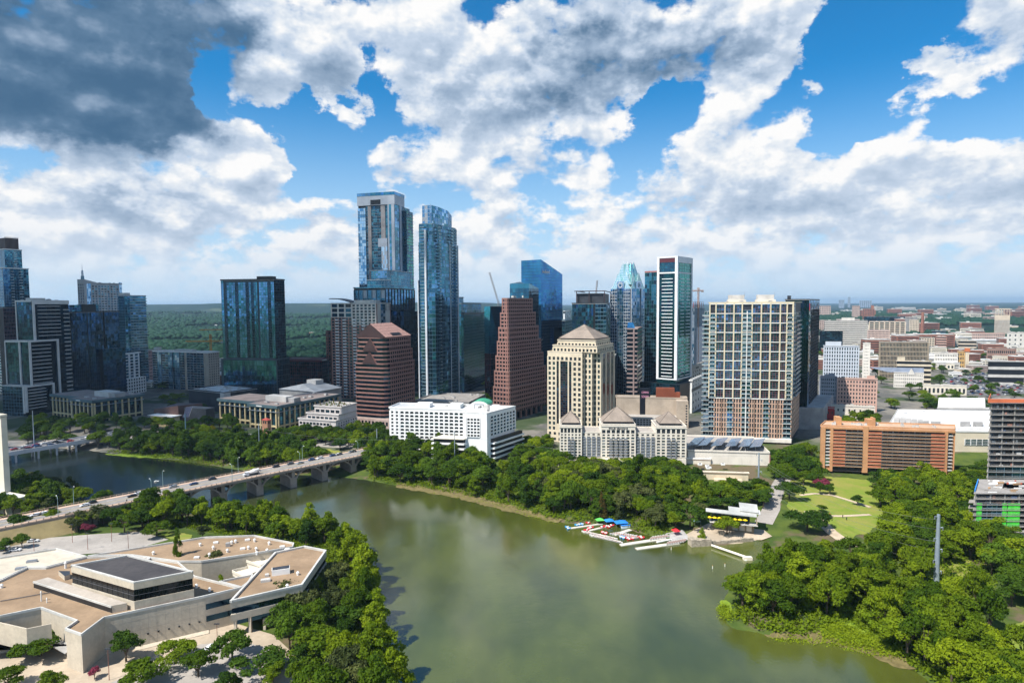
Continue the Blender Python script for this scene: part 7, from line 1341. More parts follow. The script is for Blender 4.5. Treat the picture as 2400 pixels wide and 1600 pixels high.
def cityhall():
    b = Bd('copper_city_hall', 'low angular city hall with brown copper walls and sloping roof planes', 'building', 361, 418, 475, 958, 570, 22, vm=970); z0, z1 = b.z0, b.z1; CB = mat('brown_copper', (.12, .065, .055), .6, var=.25); W, L = b.LA, b.LB
    m = b.m('wall'); P = [b.pt(W, 0, z0), b.pt(0, 0, z0), b.pt(0, L, z0), b.pt(W, L, z0)]; tp = [z1 - 2, z1 + 3, z1 + 1, z1]; up = [Vector((p.x, p.y, t)) for p, t in zip(P, tp)]
    for i in range(4): j = (i + 1) % 4; m.quad(P[i], P[j], up[j], up[i], CB)
    m.quad(*up, mat('brown_roof', (.10, .06, .06), .6)); b.core('side_wing', -L * .1, W * .8, -9, -1, z0, z1 - 6, LIME); b.roof(-L * .1, W * .8, -9, -1, z1 - 6, WHT, GRY, over=1.5, par=.2)
    b.core('side_wing', -30, -3, 4, 14, z0, z1 + 1, DGRY); b.done()
    p = G(436, 1030, 9); r = empty('solar_array_pole', p, 'tilted grid of solar panels on a tall pole before the copper city hall', 'solar array'); zt = at(436, 978, p.y).z; m = MB(); m.tube(p, (p.x, p.y, zt + 3), .5, .4, MULL, 8); m.obj('pole', r); m = MB(); o = at(428, 978, p.y); vx = Vector((5.2, 0, .4)); vy = Vector((2.6, 1.5, 8.5)); SPN = mat('solar_cell', (.05, .06, .12), .3)
    for i in range(5):
        for j in range(8): m.box(o + vx * (i / 5) + vy * (j / 8), vx * .17, vy * .105, Vector((0, -.12, .02)), SPN)
    for i in range(6): m.tube(o + vx * (i / 5), o + vx * (i / 5) + vy, .06, .06, LGRY, 4)
    m.obj('panel_grid', r)
cityhall()
def belltower():
    b = Bd('brick_bell_tower', 'slim orange brick bell tower with a red tile cap and arched openings', 'tower', 614, 627, 632, 985, 508, 30, vm=1000, z0=7.0); z0, z1 = b.z0, b.z1; W = b.LA; L = 3.6; BO = mat('brick_tan_orange', (.42, .22, .13), .85, var=.15, fine=2); b.core('wall', 0, W, 0, L, z0, z1, BO)
    for F in (b.fA(), b.fB(0, 0, L)):
        for k in range(3): m_ = MB(); m_.box(F.p(F.w * .4, .01, z0 + 3 + k * 3.6), F.ex * F.w * .2, F.n * .05, Z * 1.2, GW); b.extra('window', m_)
        for x in (.2, .58): m_ = MB(); m_.box(F.p(F.w * x, .01, z1 - 3), F.ex * F.w * .22, F.n * .06, Z * 2.1, BLK); b.extra('belfry_opening', m_)
    P = [b.pt(-.5, -.5, 0), b.pt(W + .5, -.5, 0), b.pt(W + .5, L + .5, 0), b.pt(-.5, L + .5, 0)]; m_ = MB(); c = (P[0] + P[2]) / 2; m_.cone(P, z1, (c.x, c.y, z1 + 1.8), mat('red_tile', (.45, .08, .06), .8)); b.extra('roof', m_); b.done()
belltower()
b = Bd('orange_site_building', 'pinkish low building seen between the balcony tower and pale apartments', 'building', 346, 350, 363, 822, 900, 14); b.core('wall', 0, b.LA, 0, b.LB, b.z0, b.z1, mat('pink_render', (.45, .28, .25), .85)); b.grid(b.fB(), b.z0, b.z1, 4, 9, mat('pink_render', (.45, .28, .25)), .5, .5, .3, [GW]); b.roof(0, b.LA, 0, b.LB, b.z1, ROOFG, LGRY); b.done(10)
# ------------------------------------------------------------------ tower cranes
def crane(label, u, vb, vt, y, jl, jr, vj, col, luff=None):
    p = at(u, vt, y); base = Vector((p.x, p.y, gz(p.x, p.y))); r = empty('tower_crane', base, label, 'crane'); m = MB(); w_ = .9
    def lattice(m, a, c, w_, n):
        d = (c - a); u_ = d.normalized(); x = u_.orthogonal().normalized() * w_; y_ = u_.cross(x); cs = [x + y_, x - y_, -x - y_, -x + y_]
        for q in cs: m.tube(a + q, c + q, .28, .28, col, 4)
        for i in range(n):
            for k in range(4): m.tube(a + d * (i / n) + cs[k], a + d * ((i + 1) / n) + cs[(k + 1) % 4], .1, .1, col, 3)
    top = Vector((p.x, p.y, p.z)); lattice(m, base, top, w_, 22); m.obj('mast', r)
    if luff: m = MB(); lattice(m, at(u, luff[2], y), at(luff[0], luff[1], y), .7, 18); m.obj('jib', r); return
    m = MB(); zj = at(u, vj, y).z; a, c = at(jl, vj, y), at(jr, vj, y); a.z = zj - .3; c.z = zj; lattice(m, a, c, .6, 22); m.obj('jib', r); m = MB(); m.tube(top, at((jl + u) / 2, vj, y), .08, .08, col, 3); m.tube(top, at((jr + u) / 2, vj, y), .08, .08, col, 3); m.obj('tie_bars', r); m = MB(); e = at(jr, vj, y); m.box(e - Vector((3, .8, 2.5)), Vector((3, 0, 0)), Vector((0, 1.6, 0)), Z * 2.2, GRY); m.obj('counterweight', r)
CO = mat('crane_orange', (.62, .26, .04), .6); CG_ = mat('crane_grey', (.32, .30, .30), .6); CY_ = mat('crane_tan', (.45, .25, .16), .6)
crane('orange tower crane rising behind the pale apartment block', 493, 900, 783, 830, 435, 523, 799, CO); crane('fainter orange crane jib behind the dark glass tower', 545, 900, 765, 1000, 467, 560, 772, CO); crane('small brown tower crane above the patterned grey tower', 1637, 720, 674, 900, 1617, 1649, 681, CY_); crane('grey luffing crane leaning over the folded teal tower', 1168, 760, 706, 820, 0, 0, 0, CG_, luff=(1147, 638, 708)); crane('tiny grey luffing crane left of the pyramid crowned tower', 1397, 700, 684, 900, 0, 0, 0, CG_, luff=(1400, 657, 684))
# ------------------------------------------------------------------ district beyond downtown, on the right
def hall(name, label, cat, uL, uC, uR, vt, y0, th, wm, style='grid', nb=None, nf=None, rm=None, glz=None, z0=None, most=24, pw=.45, sh=.45, pent=None, group=None, dep=.5, clut=4):
    b = Bd(name, label, cat, uL, uC, uR, vt, y0, th, group=group, z0=z0); z0, zt = b.z0, b.z1; b.core('wall', 0, b.LA, 0, b.LB, z0, zt, wm if style == 'grid' else BLK)
    for F in (b.fA(), b.fB()):
        n1 = nb or max(1, round(F.w / 5)); n1 = max(1, round(n1 * F.w / max(b.LA, b.LB))); n2 = nf or max(1, round((zt - z0) / 4))
        if style == 'grid': b.grid(F, z0, zt - .8, n1, n2, wm, pw, sh, dep, glz or [GW, GW, GWT], edge=1.)
        elif style == 'bands':
            for j in range(n2 + 1): z = z0 + j * (zt - z0) / n2; b.wbox('floor_band', 0, F.w, 0, .6, z, min(zt, z + (zt - z0) / n2 * sh), wm, F)
        else: b.curtain(F, z0, zt, n1, n2, glz or [GD, GT], wm, dep=.4)
    b.roof(0, b.LA, 0, b.LB, zt, rm or ROOFG, wm, par=.9)
    if pent: b.core('penthouse', b.LA * pent[0], b.LA * pent[1], b.LB * .2, b.LB * .8, zt, zt + pent[2], wm)
    if clut: b.clutter(0, b.LA, 0, b.LB, zt, clut, LGRY, int(uC) % 97, 5, 2)
    b.done(most); return b
yb = lambda v, z=16: (CAMZ - z) * FPX / (v - 709)
SAL = mat('salmon_render', (.52, .33, .27), .85, var=.1); BUFF = mat('buff_concrete', (.55, .46, .36), .85, var=.1, streak=.4); BGR = mat('beige_pink', (.48, .36, .31), .85, var=.1); WST = mat('white_stone', (.68, .64, .58), .85, var=.08, streak=.3); BLW = mat('bluish_white', (.52, .56, .62), .7, var=.05)
ys = yb(952)
b = hall('courtyard_hotel', 'salmon and cream hotel with a red parapet and rooftop name lettering', 'hotel', 1960, 2052, 2080, 890, ys, 20, SAL, nb=13, nf=8, pw=.5, sh=.42, pent=(.05, .25, 4), most=70); f = b.fA(); b.wbox('red_cornice', -.6, f.w + .6, .1, .9, b.z1 - 4, b.z1 - .1, mat('red_brick_trim', (.40, .12, .07), .85), f); b.wbox('sign_panel', f.w * .62, f.w, .92, 1.1, b.z1 - 2.6, b.z1 + 1.2, BGR, f); text3d('COURTYARD', 1.9, f, f.w * .81, 1.14, b.z1 - 1.6, mat('sign_dark', (.06, .05, .05)), b.root, sx=.95)
hall('grey_hotel_wing', 'grey blue wing joined to the left of the salmon hotel', 'hotel', 1919, 1958, 1962, 884, ys + 15, 20, mat('blue_grey_render', (.30, .33, .38), .8), nb=8, nf=9, most=40, pent=(.1, .5, 4))
hall('row_houses', 'low row of red and cream buildings under a white roof below the salmon hotel', 'row of houses', 1930, 2046, 2052, 955, yb(982, 12), 22, mat('cream_render', (.66, .60, .52)), nb=9, nf=2, rm=ROOFW, pw=.7, sh=.6); hall('small_red_house', 'small red building with a white roof at the left end of the low row', 'house', 1925, 1952, 1956, 957, yb(984, 12) - 8, 22, mat('red_paint', (.38, .03, .03), .8), rm=ROOFW, clut=0, nb=3, nf=2, pw=.7, sh=.6)
hall('white_blue_hotel', 'pale blue and white hotel with staggered narrow windows', 'hotel', 1928, 2010, 2022, 812, yb(888, 25), 14, BLW, nb=14, nf=12, pw=.5, sh=.3, glz=[GW, GD], most=80, pent=(.5, .95, 6)); hall('white_slab', 'plain white slab with small windows right of the pale blue hotel', 'building', 2020, 2036, 2045, 805, yb(864, 25), 24, WST, nb=5, nf=11, pw=.65, sh=.6, clut=1)
hall('black_office', 'black office block behind the pale blue hotel', 'office block', 1918, 1972, 1990, 776, yb(815, 25), 18, BLK, 'curtain', glz=[GDD, GD]); hall('white_terraced_offices', 'white stepped offices with dark window bands behind the black office', 'office building', 1930, 2030, 2042, 752, yb(802, 25), 14, WST, 'bands', nf=13, sh=.55, rm=ROOFW, pent=(.3, .6, 8)); hall('pink_block', 'small pinkish block left of the white stepped offices', 'building', 1918, 1935, 1943, 751, 2000, 14, BGR)
hall('beige_gridded_office', 'long beige office with deep gridded balconies and a white roof edge', 'office building', 2034, 2118, 2130, 754, yb(797, 25), 22, BUFF, nb=7, nf=10, pw=.22, sh=.35, dep=1.4, rm=ROOFW, most=60); hall('pink_brick_office', 'pink brick office in front of the beige gridded office', 'office building', 2030, 2082, 2092, 774, yb(812, 25), 22, BGR, nb=16, nf=9, pw=.4, sh=.5, rm=ROOFW)
hall('dark_long_office', 'long dark glass office under a flat white roof in the distance', 'office building', 2022, 2118, 2124, 742, 2300, 16, BLK, 'curtain', glz=[GDD, GD, GT], rm=LGRY); hall('brown_tower_block', 'brown gridded block standing behind the long dark office', 'tower block', 2019, 2046, 2057, 724, 2700, 24, BRKR, nb=7, nf=9, pw=.4, sh=.4, pent=(.05, .3, 16)); hall('grey_lab', 'grey block right of the long dark office', 'building', 2118, 2146, 2160, 743, 1900, 24, GRY, nb=9, nf=8, pw=.6, sh=.3); hall('tan_lab', 'tan slab with tall windows left of the brick chimney', 'building', 2128, 2150, 2158, 750, 1850, 24, BUFF, nb=6, nf=9, pw=.6, sh=.4)
hall('bronze_office', 'wide brown office covered by a fine vertical window grid', 'office building', 2058, 2172, 2186, 802, yb(866, 25), 12, mat('bronze_grid', (.33, .27, .20), .6), nb=34, nf=8, pw=.32, sh=.22, dep=.9, glz=[GD, GWT, GW], rm=ROOFW, most=100); hall('tan_parking_garage', 'tan parking garage with open decks before the brown gridded office', 'parking garage', 2098, 2178, 2186, 848, yb(900, 13), 16, CRM, 'bands', nf=5, sh=.45, pent=(.75, .98, 6))
b = hall('stone_school', 'pale stone building with a blue grey gabled roof and an arched window', 'building', 2092, 2160, 2172, 875, yb(908, 12), 16, WST, nb=14, nf=4, pw=.6, sh=.5, clut=0, most=50); z1 = b.z1; SL = mat('slate_roof', (.24, .28, .36), .7, streak=.5); m = b.m('gable_roof'); W, L = b.LA, b.LB; m.quad(b.pt(W + 8, -.5, z1 + 1), b.pt(-.5, -.5, z1 + 1), b.pt(-.5, L / 2, z1 + 7), b.pt(W + 30, L / 2, z1 + 7), SL); m.quad(b.pt(W + 30, L / 2, z1 + 7), b.pt(-.5, L / 2, z1 + 7), b.pt(-.5, L, z1 + 1), b.pt(W, L, z1 + 1), SL); g0 = b.pt(W * .55, -.8, z1 - 2), b.pt(W * .28, -.8, z1 - 2), b.pt(W * .415, -.8, z1 + 6.5); m2 = b.m('gable_front'); m2.poly(g0, WST); m.quad(g0[0], g0[2], b.pt(W * .415, L / 2, z1 + 7), b.pt(W * .55, L / 2, z1 + 4), SL); m.quad(g0[2], g0[1], b.pt(W * .28, L / 2, z1 + 4), b.pt(W * .415, L / 2, z1 + 7), SL)
for nm, o, k in (('gable_roof', 0, 0), ('gable_front', 0, 0)): b.mb[nm].obj(nm, b.root)
def stadium():
    b = Bd('stadium_stand', 'grey stadium stand with a raked slope and a scoreboard frame on top', 'stadium', 2326, 2362, 2400, 750, 1700, 30); z0, z1 = b.z0, b.z1; W, L = b.LA, b.LB; b.core('wall', 0, W, 0, L * .35, z0, z1, WST); m = b.m('raked_stand'); P = [b.pt(W, 0, z1), b.pt(W, 0, z1 + 14), b.pt(W, L, z0 + 6), b.pt(W, L, z0)]; Q = [p - b.dA * W for p in P]; m.poly([b.pt(W, 0, z0)] + P[1:], GRY); m.poly([b.pt(0, 0, z0)] + Q[1:], GRY); m.quad(P[1], Q[1], Q[2], P[2], LGRY); m.quad(b.pt(W, 0, z0), P[1], Q[1], b.pt(0, 0, z0), BUFF); s = b.m('scoreboard')
    for k in range(6): s.box(b.pt(W * k / 5 * .9, 2, z1 + 12), b.dA * 1.2, b.dB * 1.2, Z * 18, BUFF)
    s.box(b.pt(0, 2, z1 + 29), b.dA * W, b.dB * 1.5, Z * 3, BUFF); b.done()
stadium()
hall('teal_office', 'small teal banded office left of the orange roofed hall', 'office building', 2180, 2212, 2222, 776, yb(794, 25), 24, MULL, 'bands', nf=4, sh=.4); hall('orange_roof_hall', 'long brick hall under an orange tile roof', 'hall', 2274, 2350, 2360, 781, yb(802, 25), 14, BGR, nb=18, nf=4, rm=mat('orange_tile', (.40, .13, .06), .8), clut=0); hall('white_cube', 'white cube with a large dark window at the right edge', 'building', 2356, 2420, 2440, 780, yb(814, 25), 10, WST, nb=5, nf=4, pw=.7, sh=.6); hall('brown_office_low', 'low brown brick office with two rows of dark windows', 'office building', 2309, 2376, 2388, 818, yb(840, 25), 14, mat('brown_office_brick', (.32, .20, .16), .85), nb=14, nf=3, pw=.3, sh=.5, pent=(.3, .7, 3)); hall('cream_low_hall', 'low cream hall in front of the brown brick office', 'building', 2322, 2384, 2394, 836, yb(848, 25), 14, CRM2, nb=16, nf=2); hall('white_apartments', 'white apartment block with vertical red stripes', 'apartment block', 2186, 2240, 2252, 828, yb(848, 25), 18, WST, nb=14, nf=4, pw=.5, sh=.5); hall('orange_apartments_far', 'small ochre block right of the white striped apartments', 'building', 2240, 2256, 2262, 824, yb(848, 25), 18, mat('ochre_render', (.50, .32, .13), .85), nb=3, nf=4)
hall('brick_slab_far', 'brick and tan slab with white floor bands left of the teal office', 'building', 2190, 2214, 2220, 790, yb(815, 25), 30, SAL, 'bands', nf=6, sh=.5); hall('open_garage', 'open concrete parking structure beside the tree lined lot at right', 'parking garage', 2312, 2396, 2420, 848, yb(880, 25), 12, LGRY, 'bands', nf=3, sh=.35, rm=ROOFW); hall('flat_roof_shop', 'low flat roofed building left of the slim brick campanile', 'building', 2190, 2232, 2244, 853, yb(868, 12), 20, CRM2, clut=3, nf=1, rm=LGRY)
hall('dish_block', 'tan block behind the teal office with an arched white roof', 'building', 2150, 2186, 2196, 792, yb(808, 25), 22, BUFF, rm=ROOFW); hall('tan_block_far', 'small tan block above the white striped apartments', 'building', 2242, 2284, 2290, 800, yb(815, 25), 18, BUFF, 'bands', nf=3); hall('white_site_hall', 'long cream hall with a flat roof behind the convention centre', 'building', 2160, 2260, 2272, 905, yb(925, 12), 14, CRM2, nf=1, nb=10, clut=8, rm=ROOFW)
def campanile():
    b = Bd('brick_campanile', 'slim cream campanile with an orange brick head beside the parking lot', 'bell tower', 2259, 2267, 2271, 824, yb(868, 12), 24); b.core('wall', 0, b.LA, 0, b.LA, b.z0, b.z1, CRM); m = MB(); m.box(b.pt(-.8, -.8, b.z1), b.dA * (b.LA + 1.6), b.dB * (b.LA + 1.6), Z * 5.5, mat('orange_head', (.55, .16, .06), .85)); b.extra('belfry', m); m = MB(); m.box(b.pt(b.LA * .35, -.05, b.z0 + 5), b.dA * b.LA * .3, -b.dB * .1, Z * (b.z1 - b.z0 - 8), BUFF); b.extra('slot', m); b.done()
campanile()
p = at(2162, 762, 1800); r = empty('brick_chimney', (p.x, p.y, gz(p.x, p.y)), 'tall brown brick chimney before the far treetops', 'chimney'); m = MB(); zt = at(2162, 733, 1800).z; m.tube((p.x, p.y, gz(p.x, p.y)), (p.x, p.y, zt), 5, 3.5, BRKR, 10); m.obj('stack', r); m = MB(); m.tube((p.x, p.y, zt), (p.x, p.y, zt + 1.2), 4, 4, BRK, 10); m.obj('rim', r)
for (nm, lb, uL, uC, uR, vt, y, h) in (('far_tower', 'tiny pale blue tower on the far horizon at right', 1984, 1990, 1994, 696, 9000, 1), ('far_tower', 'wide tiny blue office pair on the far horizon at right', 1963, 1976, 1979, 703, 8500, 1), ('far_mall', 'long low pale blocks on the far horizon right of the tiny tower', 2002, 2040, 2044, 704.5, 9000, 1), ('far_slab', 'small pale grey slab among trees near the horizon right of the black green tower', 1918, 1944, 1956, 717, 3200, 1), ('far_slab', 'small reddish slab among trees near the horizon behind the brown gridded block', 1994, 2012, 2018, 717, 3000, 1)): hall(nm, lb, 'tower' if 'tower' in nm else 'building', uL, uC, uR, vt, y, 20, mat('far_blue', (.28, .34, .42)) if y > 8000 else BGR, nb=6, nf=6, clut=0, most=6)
# scattered small buildings, each its own, sharing a few shapes
def far_kind(k):
    mm = [WST, BGR, BUFF, LGRY, CRM2, BRKR, WHT][k % 7]; w_, l_, h_ = [(30, 18, 9), (45, 20, 12), (22, 16, 7), (60, 25, 10), (26, 26, 16), (34, 18, 20), (16, 12, 6)][k]; m = MB(); X, Y = Vector((1, 0, 0)), Vector((0, 1, 0)); m.box(Vector((-w_ / 2, -l_ / 2, -3)), X * w_, Y * l_, Z * (h_ + 3), mm); r = MB(); r.box(Vector((-w_ / 2 - .4, -l_ / 2 - .4, h_ + .01)), X * (w_ + .8), Y * (l_ + .8), Z * .6, [ROOFW, ROOFG, LGRY, ROOFW, ROOFG, LGRY, ROOFW][k]); r.box(Vector((-w_ / 5, -2, h_ + .6)), X * 5, Y * 4, Z * 2, LGRY); wn = MB(); nf = max(1, int(h_ / 3.6))
    for j in range(nf): wn.box(Vector((-w_ / 2 + 1.5, -l_ / 2 - .06, 1 + j * 3.6)), X * (w_ - 3), Y * .05, Z * 1.5, GW); wn.box(Vector((-w_ / 2 - .06, -l_ / 2 + 1.5, 1 + j * 3.6)), X * .05, Y * (l_ - 3), Z * 1.5, GW); wn.box(Vector((w_ / 2 + .01, -l_ / 2 + 1.5, 1 + j * 3.6)), X * .05, Y * (l_ - 3), Z * 1.5, GW)
    return m.mesh('far_wall'), r.mesh('far_roof'), wn.mesh('far_window_rows')
FK = [far_kind(k) for k in range(7)]; rr = random.Random(12)
def far_bld(x, y, label, group, s=1.):
    k = rr.randrange(7); a, b_, c_ = FK[k]; r = empty('small_building', (x, y, gz(x, y)), label, 'building', group, rr.uniform(-.5, .1)); r.scale = (s, s, s)
    for nm, me in (('wall', a), ('roof', b_), ('window_rows', c_)): o = bpy.data.objects.new(nm, me); COL.objects.link(o); o.parent = r
for i in range(95):
    u = rr.uniform(1925, 2440); y = 1000 * (6.5 ** rr.random()) + 60; p = at(u, 720, y); far_bld(p.x, p.y, 'small pale building among the far treetops right of the black green tower', 'small far buildings on the right', 1 + y / 3500)
for i in range(34):
    u = rr.uniform(340, 1180); y = 1300 * (4. ** rr.random()); p = at(u, 720, y); far_bld(p.x, p.y, 'small pale building among the wooded hills left of the skyline', 'small far buildings in the hills', .6)
for i in range(26):
    u = rr.choice([rr.uniform(340, 360), rr.uniform(505, 525), rr.uniform(660, 770), rr.uniform(1870, 1930), rr.uniform(1600, 1680), rr.uniform(350, 520)]); y = rr.uniform(820, 1150); p = at(u, 720, y); far_bld(p.x, p.y, 'small low building in a gap between the downtown towers', 'small buildings between towers', .8)
for i in range(60):
    u = rr.uniform(1925, 2430); y = rr.uniform(900, 1700); p = at(u, 720, y); far_bld(p.x, p.y, 'small low building squeezed between the larger blocks right of the black green tower', 'small buildings between the right hand blocks', rr.uniform(.7, 1.2))
# parked cars in the far lot
LOT = W2([(2190,915),(2215,885),(2300,872),(2420,884),(2420,915),(2330,922)], 12); drape('parking_lot', LOT, ASPH, .15, 20)
for i, (x, y) in enumerate(scatter(LOT, 9.5, 3, .18)):
    if i % 8 == 7: continue
    col = rr.choice(['white', 'silver', 'black', 'white', 'blue', 'red', 'dark grey']); put_car(x, y, gz(x, y) + .2, .4 + (i % 2) * .05, col, f'tiny {col} car in the crowded lot beyond the convention centre', f'{col} cars in the crowded far lot')
for i, (u, v, col) in enumerate([(78,1270,'white'),(36,1291,'white'),(8,1284,'white'),(4,1290,'blue'),(495,1518,'white'),(1800,1168,'silver'),(1806,1160,'white')]): p = G(u, v, 5 if u < 1700 else 7); put_car(p.x, p.y, gz(p.x, p.y) + .22, [.3, .25, .3, .2, 1.2, 1.0, 1.1][i], col, ['white car parked at the left end of the car park with its own bay', 'white car parked behind the small tree at the left edge', 'white car at the very left edge of the car park', 'blue car at the very left edge of the car park', 'white car parked alone on the drive below the overhanging building', 'silver car on the road behind the boathouse', 'white car on the road behind the boathouse'][i], None)
for i in range(40):
    u = rr.uniform(60, 840); v = 1024 + rr.uniform(-3, 3) + max(0, u - 600) * .09; p = G(u, v, 8.5); col = rr.choice(['white', 'silver', 'black', 'dark grey']); put_car(p.x, p.y, gz(p.x, p.y) + .3, .0 + (u > 600) * -.3, col, f'{col} car on the tree lined road along the far bank', f'{col} cars on the far bank road')
# ------------------------------------------------------------------ poles and lines
PM_ = mat('pole_galvanised', (.36, .42, .48), .5, .5)
def pole(u, vt, y, label, rad=.45, arms=4, name='power_pole', al=1.7):
    p = at(u, vt, y); z0 = gz(p.x, p.y); r = empty(name, (p.x, p.y, z0), label, 'power pole'); m = MB(); m.tube((p.x, p.y, z0 - .3), tuple(p), rad * 1.5, rad * .8, PM_, 12); m.obj('pole', r); tips = []
    for k in range(arms):
        z = p.z - 1.2 - k * (p.z - z0) * .15; s = 1 if k % 2 else -1; a = MB(); q = Vector((p.x, p.y, z)); t = q + Vector((s * al, -.3, .6)); a.tube(q, t, rad * .35, rad * .2, PM_, 6); a.tube(t, t - Z * 1.3, .16, .16, mat('insulator', (.20, .22, .26), .4), 6); a.obj('crossarm', r); tips.append(t - Z * 1.3)
    return r, tips
_, t1 = pole(2200, 1205, 245, 'thick grey steel power pole rising from the wood at right', .75, 6); _, t2 = pole(1779, 1060, 372, 'grey steel power pole beside the tan conference building', .45, 5)
pole(1065, 1010, 425, 'thin grey pole in front of the white arched hotel', .28, 0); pole(883, 1004, 470, 'thin grey pole at the far end of the arch bridge', .3, 0); pole(606, 992, 465, 'thin grey pole left of the brick bell tower', .3, 0); pole(76, 962, 510, 'thin tall grey pole above the girder bridge', .3, 0); _, t3 = pole(2450, 1150, 120, 'power pole outside the right edge', .6, 6)
def wire(a, c, sag, label): m = MB(); P = [a.lerp(c, k / 14) - Z * (sag * 4 * (k / 14) * (1 - k / 14)) for k in range(15)]; [m.tube(P[i], P[i + 1], .045, .045, mat('cable', (.30, .30, .30), .5, .5), 4) for i in range(14)]; o = m.obj('power_line', loc=a); tag(o, label, 'cable', 'power lines across the park')
for i in range(5): wire(t1[i], t2[i], 7, 'thin grey power line hanging across the park between two steel poles')
for i, (u, v, y) in enumerate([(1600, 1052, 410), (1400, 1046, 430), (1065, 1030, 425)]): pass
wire(t2[0], at(1065, 1018, 425), 5, 'thin grey power line crossing before the riverside hotel'); wire(at(1065, 1018, 425), at(606, 1003, 465), 6, 'thin grey power line crossing above the far end of the arch bridge')
for i, (u, v, h, lb) in enumerate([(206,1287,8,'rightmost'),(170,1271,9,'tall'),(262,1268,9,'farthest'),(301,1286,9,'middle'),(80,1291,6,'leftmost'),(256,1592,10,'forecourt'),(510,1520,9,'driveway')]):
    q = G(u, v, 5); q.z = gz(q.x, q.y); r = empty('car_park_lamp', q, [ 'dark car park lamp in front of the pinkish court, left of the middle one','dark car park lamp nearest the arch bridge','dark car park lamp farthest back beside the dry grass','dark car park lamp at the corner of the pinkish court','dark lamp right behind the white parked car','dark twin lamp on the forecourt beside the pink flowering tree','dark lamp beside the lone white car on the drive'][i], 'street lamp'); m = MB(); m.tube(q, q + Z * h, .12, .08, BRKR, 6); m.obj('pole', r); m = MB(); m.box(q + Z * h - Vector((.9, .2, 0)), Vector((1.8, 0, 0)), Vector((0, .4, 0)), Z * .2, DGRY); m.obj('lamp_head', r)
q = G(2180, 1340, 5); q.z = gz(q.x, q.y); r = empty('path_lamp', q, 'rust coloured lamp post left of the thick steel power pole', 'street lamp'); m = MB(); m.tube(q, q + Z * 10, .15, .1, BRK, 6); m.obj('pole', r); m = MB(); m.box(q + Z * 10 - Vector((.7, .3, 0)), Vector((1.6, 0, 0)), Vector((0, .6, 0)), Z * .4, WHT); m.obj('lamp_head', r)
# ------------------------------------------------------------------ boathouse, walls, docks, boats
def boathouse():
    b = Bd('boathouse', 'riverside boathouse with a thin slanted grey roof, glazed upper floor and terrace', 'boathouse', 1668, 1768, 1800, 1206, 312, 16, z0=2.2, vm=1220); z0, z1 = b.z0, b.z1; W, L = b.LA, b.LB; zf = z0 + 4.3; A = b.fA(); RG = mat('boathouse_roof', (.50, .50, .47), .5, .2, streak=.4); SB = mat('boathouse_stone', (.52, .42, .28), .85, var=.15, fine=1.5)
    b.core('lower_storey', 0, W, 1, L, z0 - 1, zf - .3, SB); b.core('terrace_floor', -1.5, W + 1, -2.6, L + 1, zf - .3, zf, LGRY); b.core('upper_storey', 2.5, W, 1.5, L - 1, zf, z1 - 1.2, GDD); f = b.fA(2.5, 1.5, W); b.curtain(f, zf, z1 - 1.2, 16, 1, [GD, GDD, GT], mat('post_tan', (.32, .22, .14), .7), mw=.3, dep=.35, part='glazing', mpart='posts'); b.curtain(Fc(b.pt(2.5, 1.5, 0), b.dB, -b.dA, L - 2.5), zf, z1 - 1.2, 6, 1, [GD, GDD], mat('post_tan', (.32, .22, .14)), mw=.3, dep=.35, part='glazing', mpart='posts')
    for k in range(3): m = MB(); m.box(A.p(A.w - 10.5 + k * 3.4, -.98, z0), A.ex * 2.6, A.n * .08, Z * 3.2, CRM2); b.extra('boat_door', m)
    rf = MB(); q0, q1, q2, q3 = b.pt(W + 3, -2.2, z1 + .3), b.pt(-1, -2.2, z1 - .6), b.pt(-1, L * .55, z1 + .2), b.pt(W + 3, L * .55, z1 + 1.1); rf.box(q0, q1 - q0, q3 - q0, Z * .35, RG); b.extra('roof', rf); rf = MB(); q0, q1, q3 = b.pt(W * .6, L * .5, z1 + .8), b.pt(-3, L * .5, z1 + .0), b.pt(W * .6, L + 3, z1 + 1.9); rf.box(q0, q1 - q0, q3 - q0, Z * .35, RG); b.extra('roof', rf); rf = MB(); q0 = b.pt(7, L * .6, z1 + 1.2); rf.box(q0, -b.dA * 9 - Z * .4, b.dB * 8 + Z * 1.8, Z * .3, RG); b.extra('roof', rf)
    rl = b.m('railing')
    for k in range(36): rl.box(A.p(k * (W + 1) / 36, 2.5, zf), A.ex * .06, A.n * .06, Z * 1.0, DGRY)
    rl.box(A.p(0, 2.5, zf + 1), A.ex * (W + 1.5), A.n * .08, Z * .08, DGRY); f = Fc(b.pt(-1.5, -2.6, 0), b.dB, -b.dA, L + 3); rl.box(f.p(0, 0, zf + 1), f.ex * f.w, f.n * .08, Z * .08, DGRY)
    for k in range(6): m = MB(); m.box(b.pt(-1.2, -2.3 + k * (L + 2) / 5, zf), b.dA * .25, b.dB * .25, Z * (z1 - zf - .8), SB); b.extra('terrace_post', m)
    b.done(); yl = mat('umbrella_yellow', (.75, .55, .01), .7)
    for k in range(8):
        q = A.p(A.w - 22 + k * 2.5, 1.6, zf); e = empty('yellow_umbrella', q, 'yellow umbrella in the row along the boathouse terrace rail', 'umbrella', 'yellow umbrellas on the boathouse terrace'); m = MB(); m.tube(q, q + Z * 2.5, .04, .04, STEEL, 5); m.obj('pole', e); m = MB(); m.cone([q + Z * 2.2 + Vector((1.25 * math.cos(t), 1.25 * math.sin(t), 0)) for t in [i * math.pi / 4 for i in range(8)]], q.z + 2.2, q + Z * 2.85, yl); m.obj('canopy', e)
boathouse()
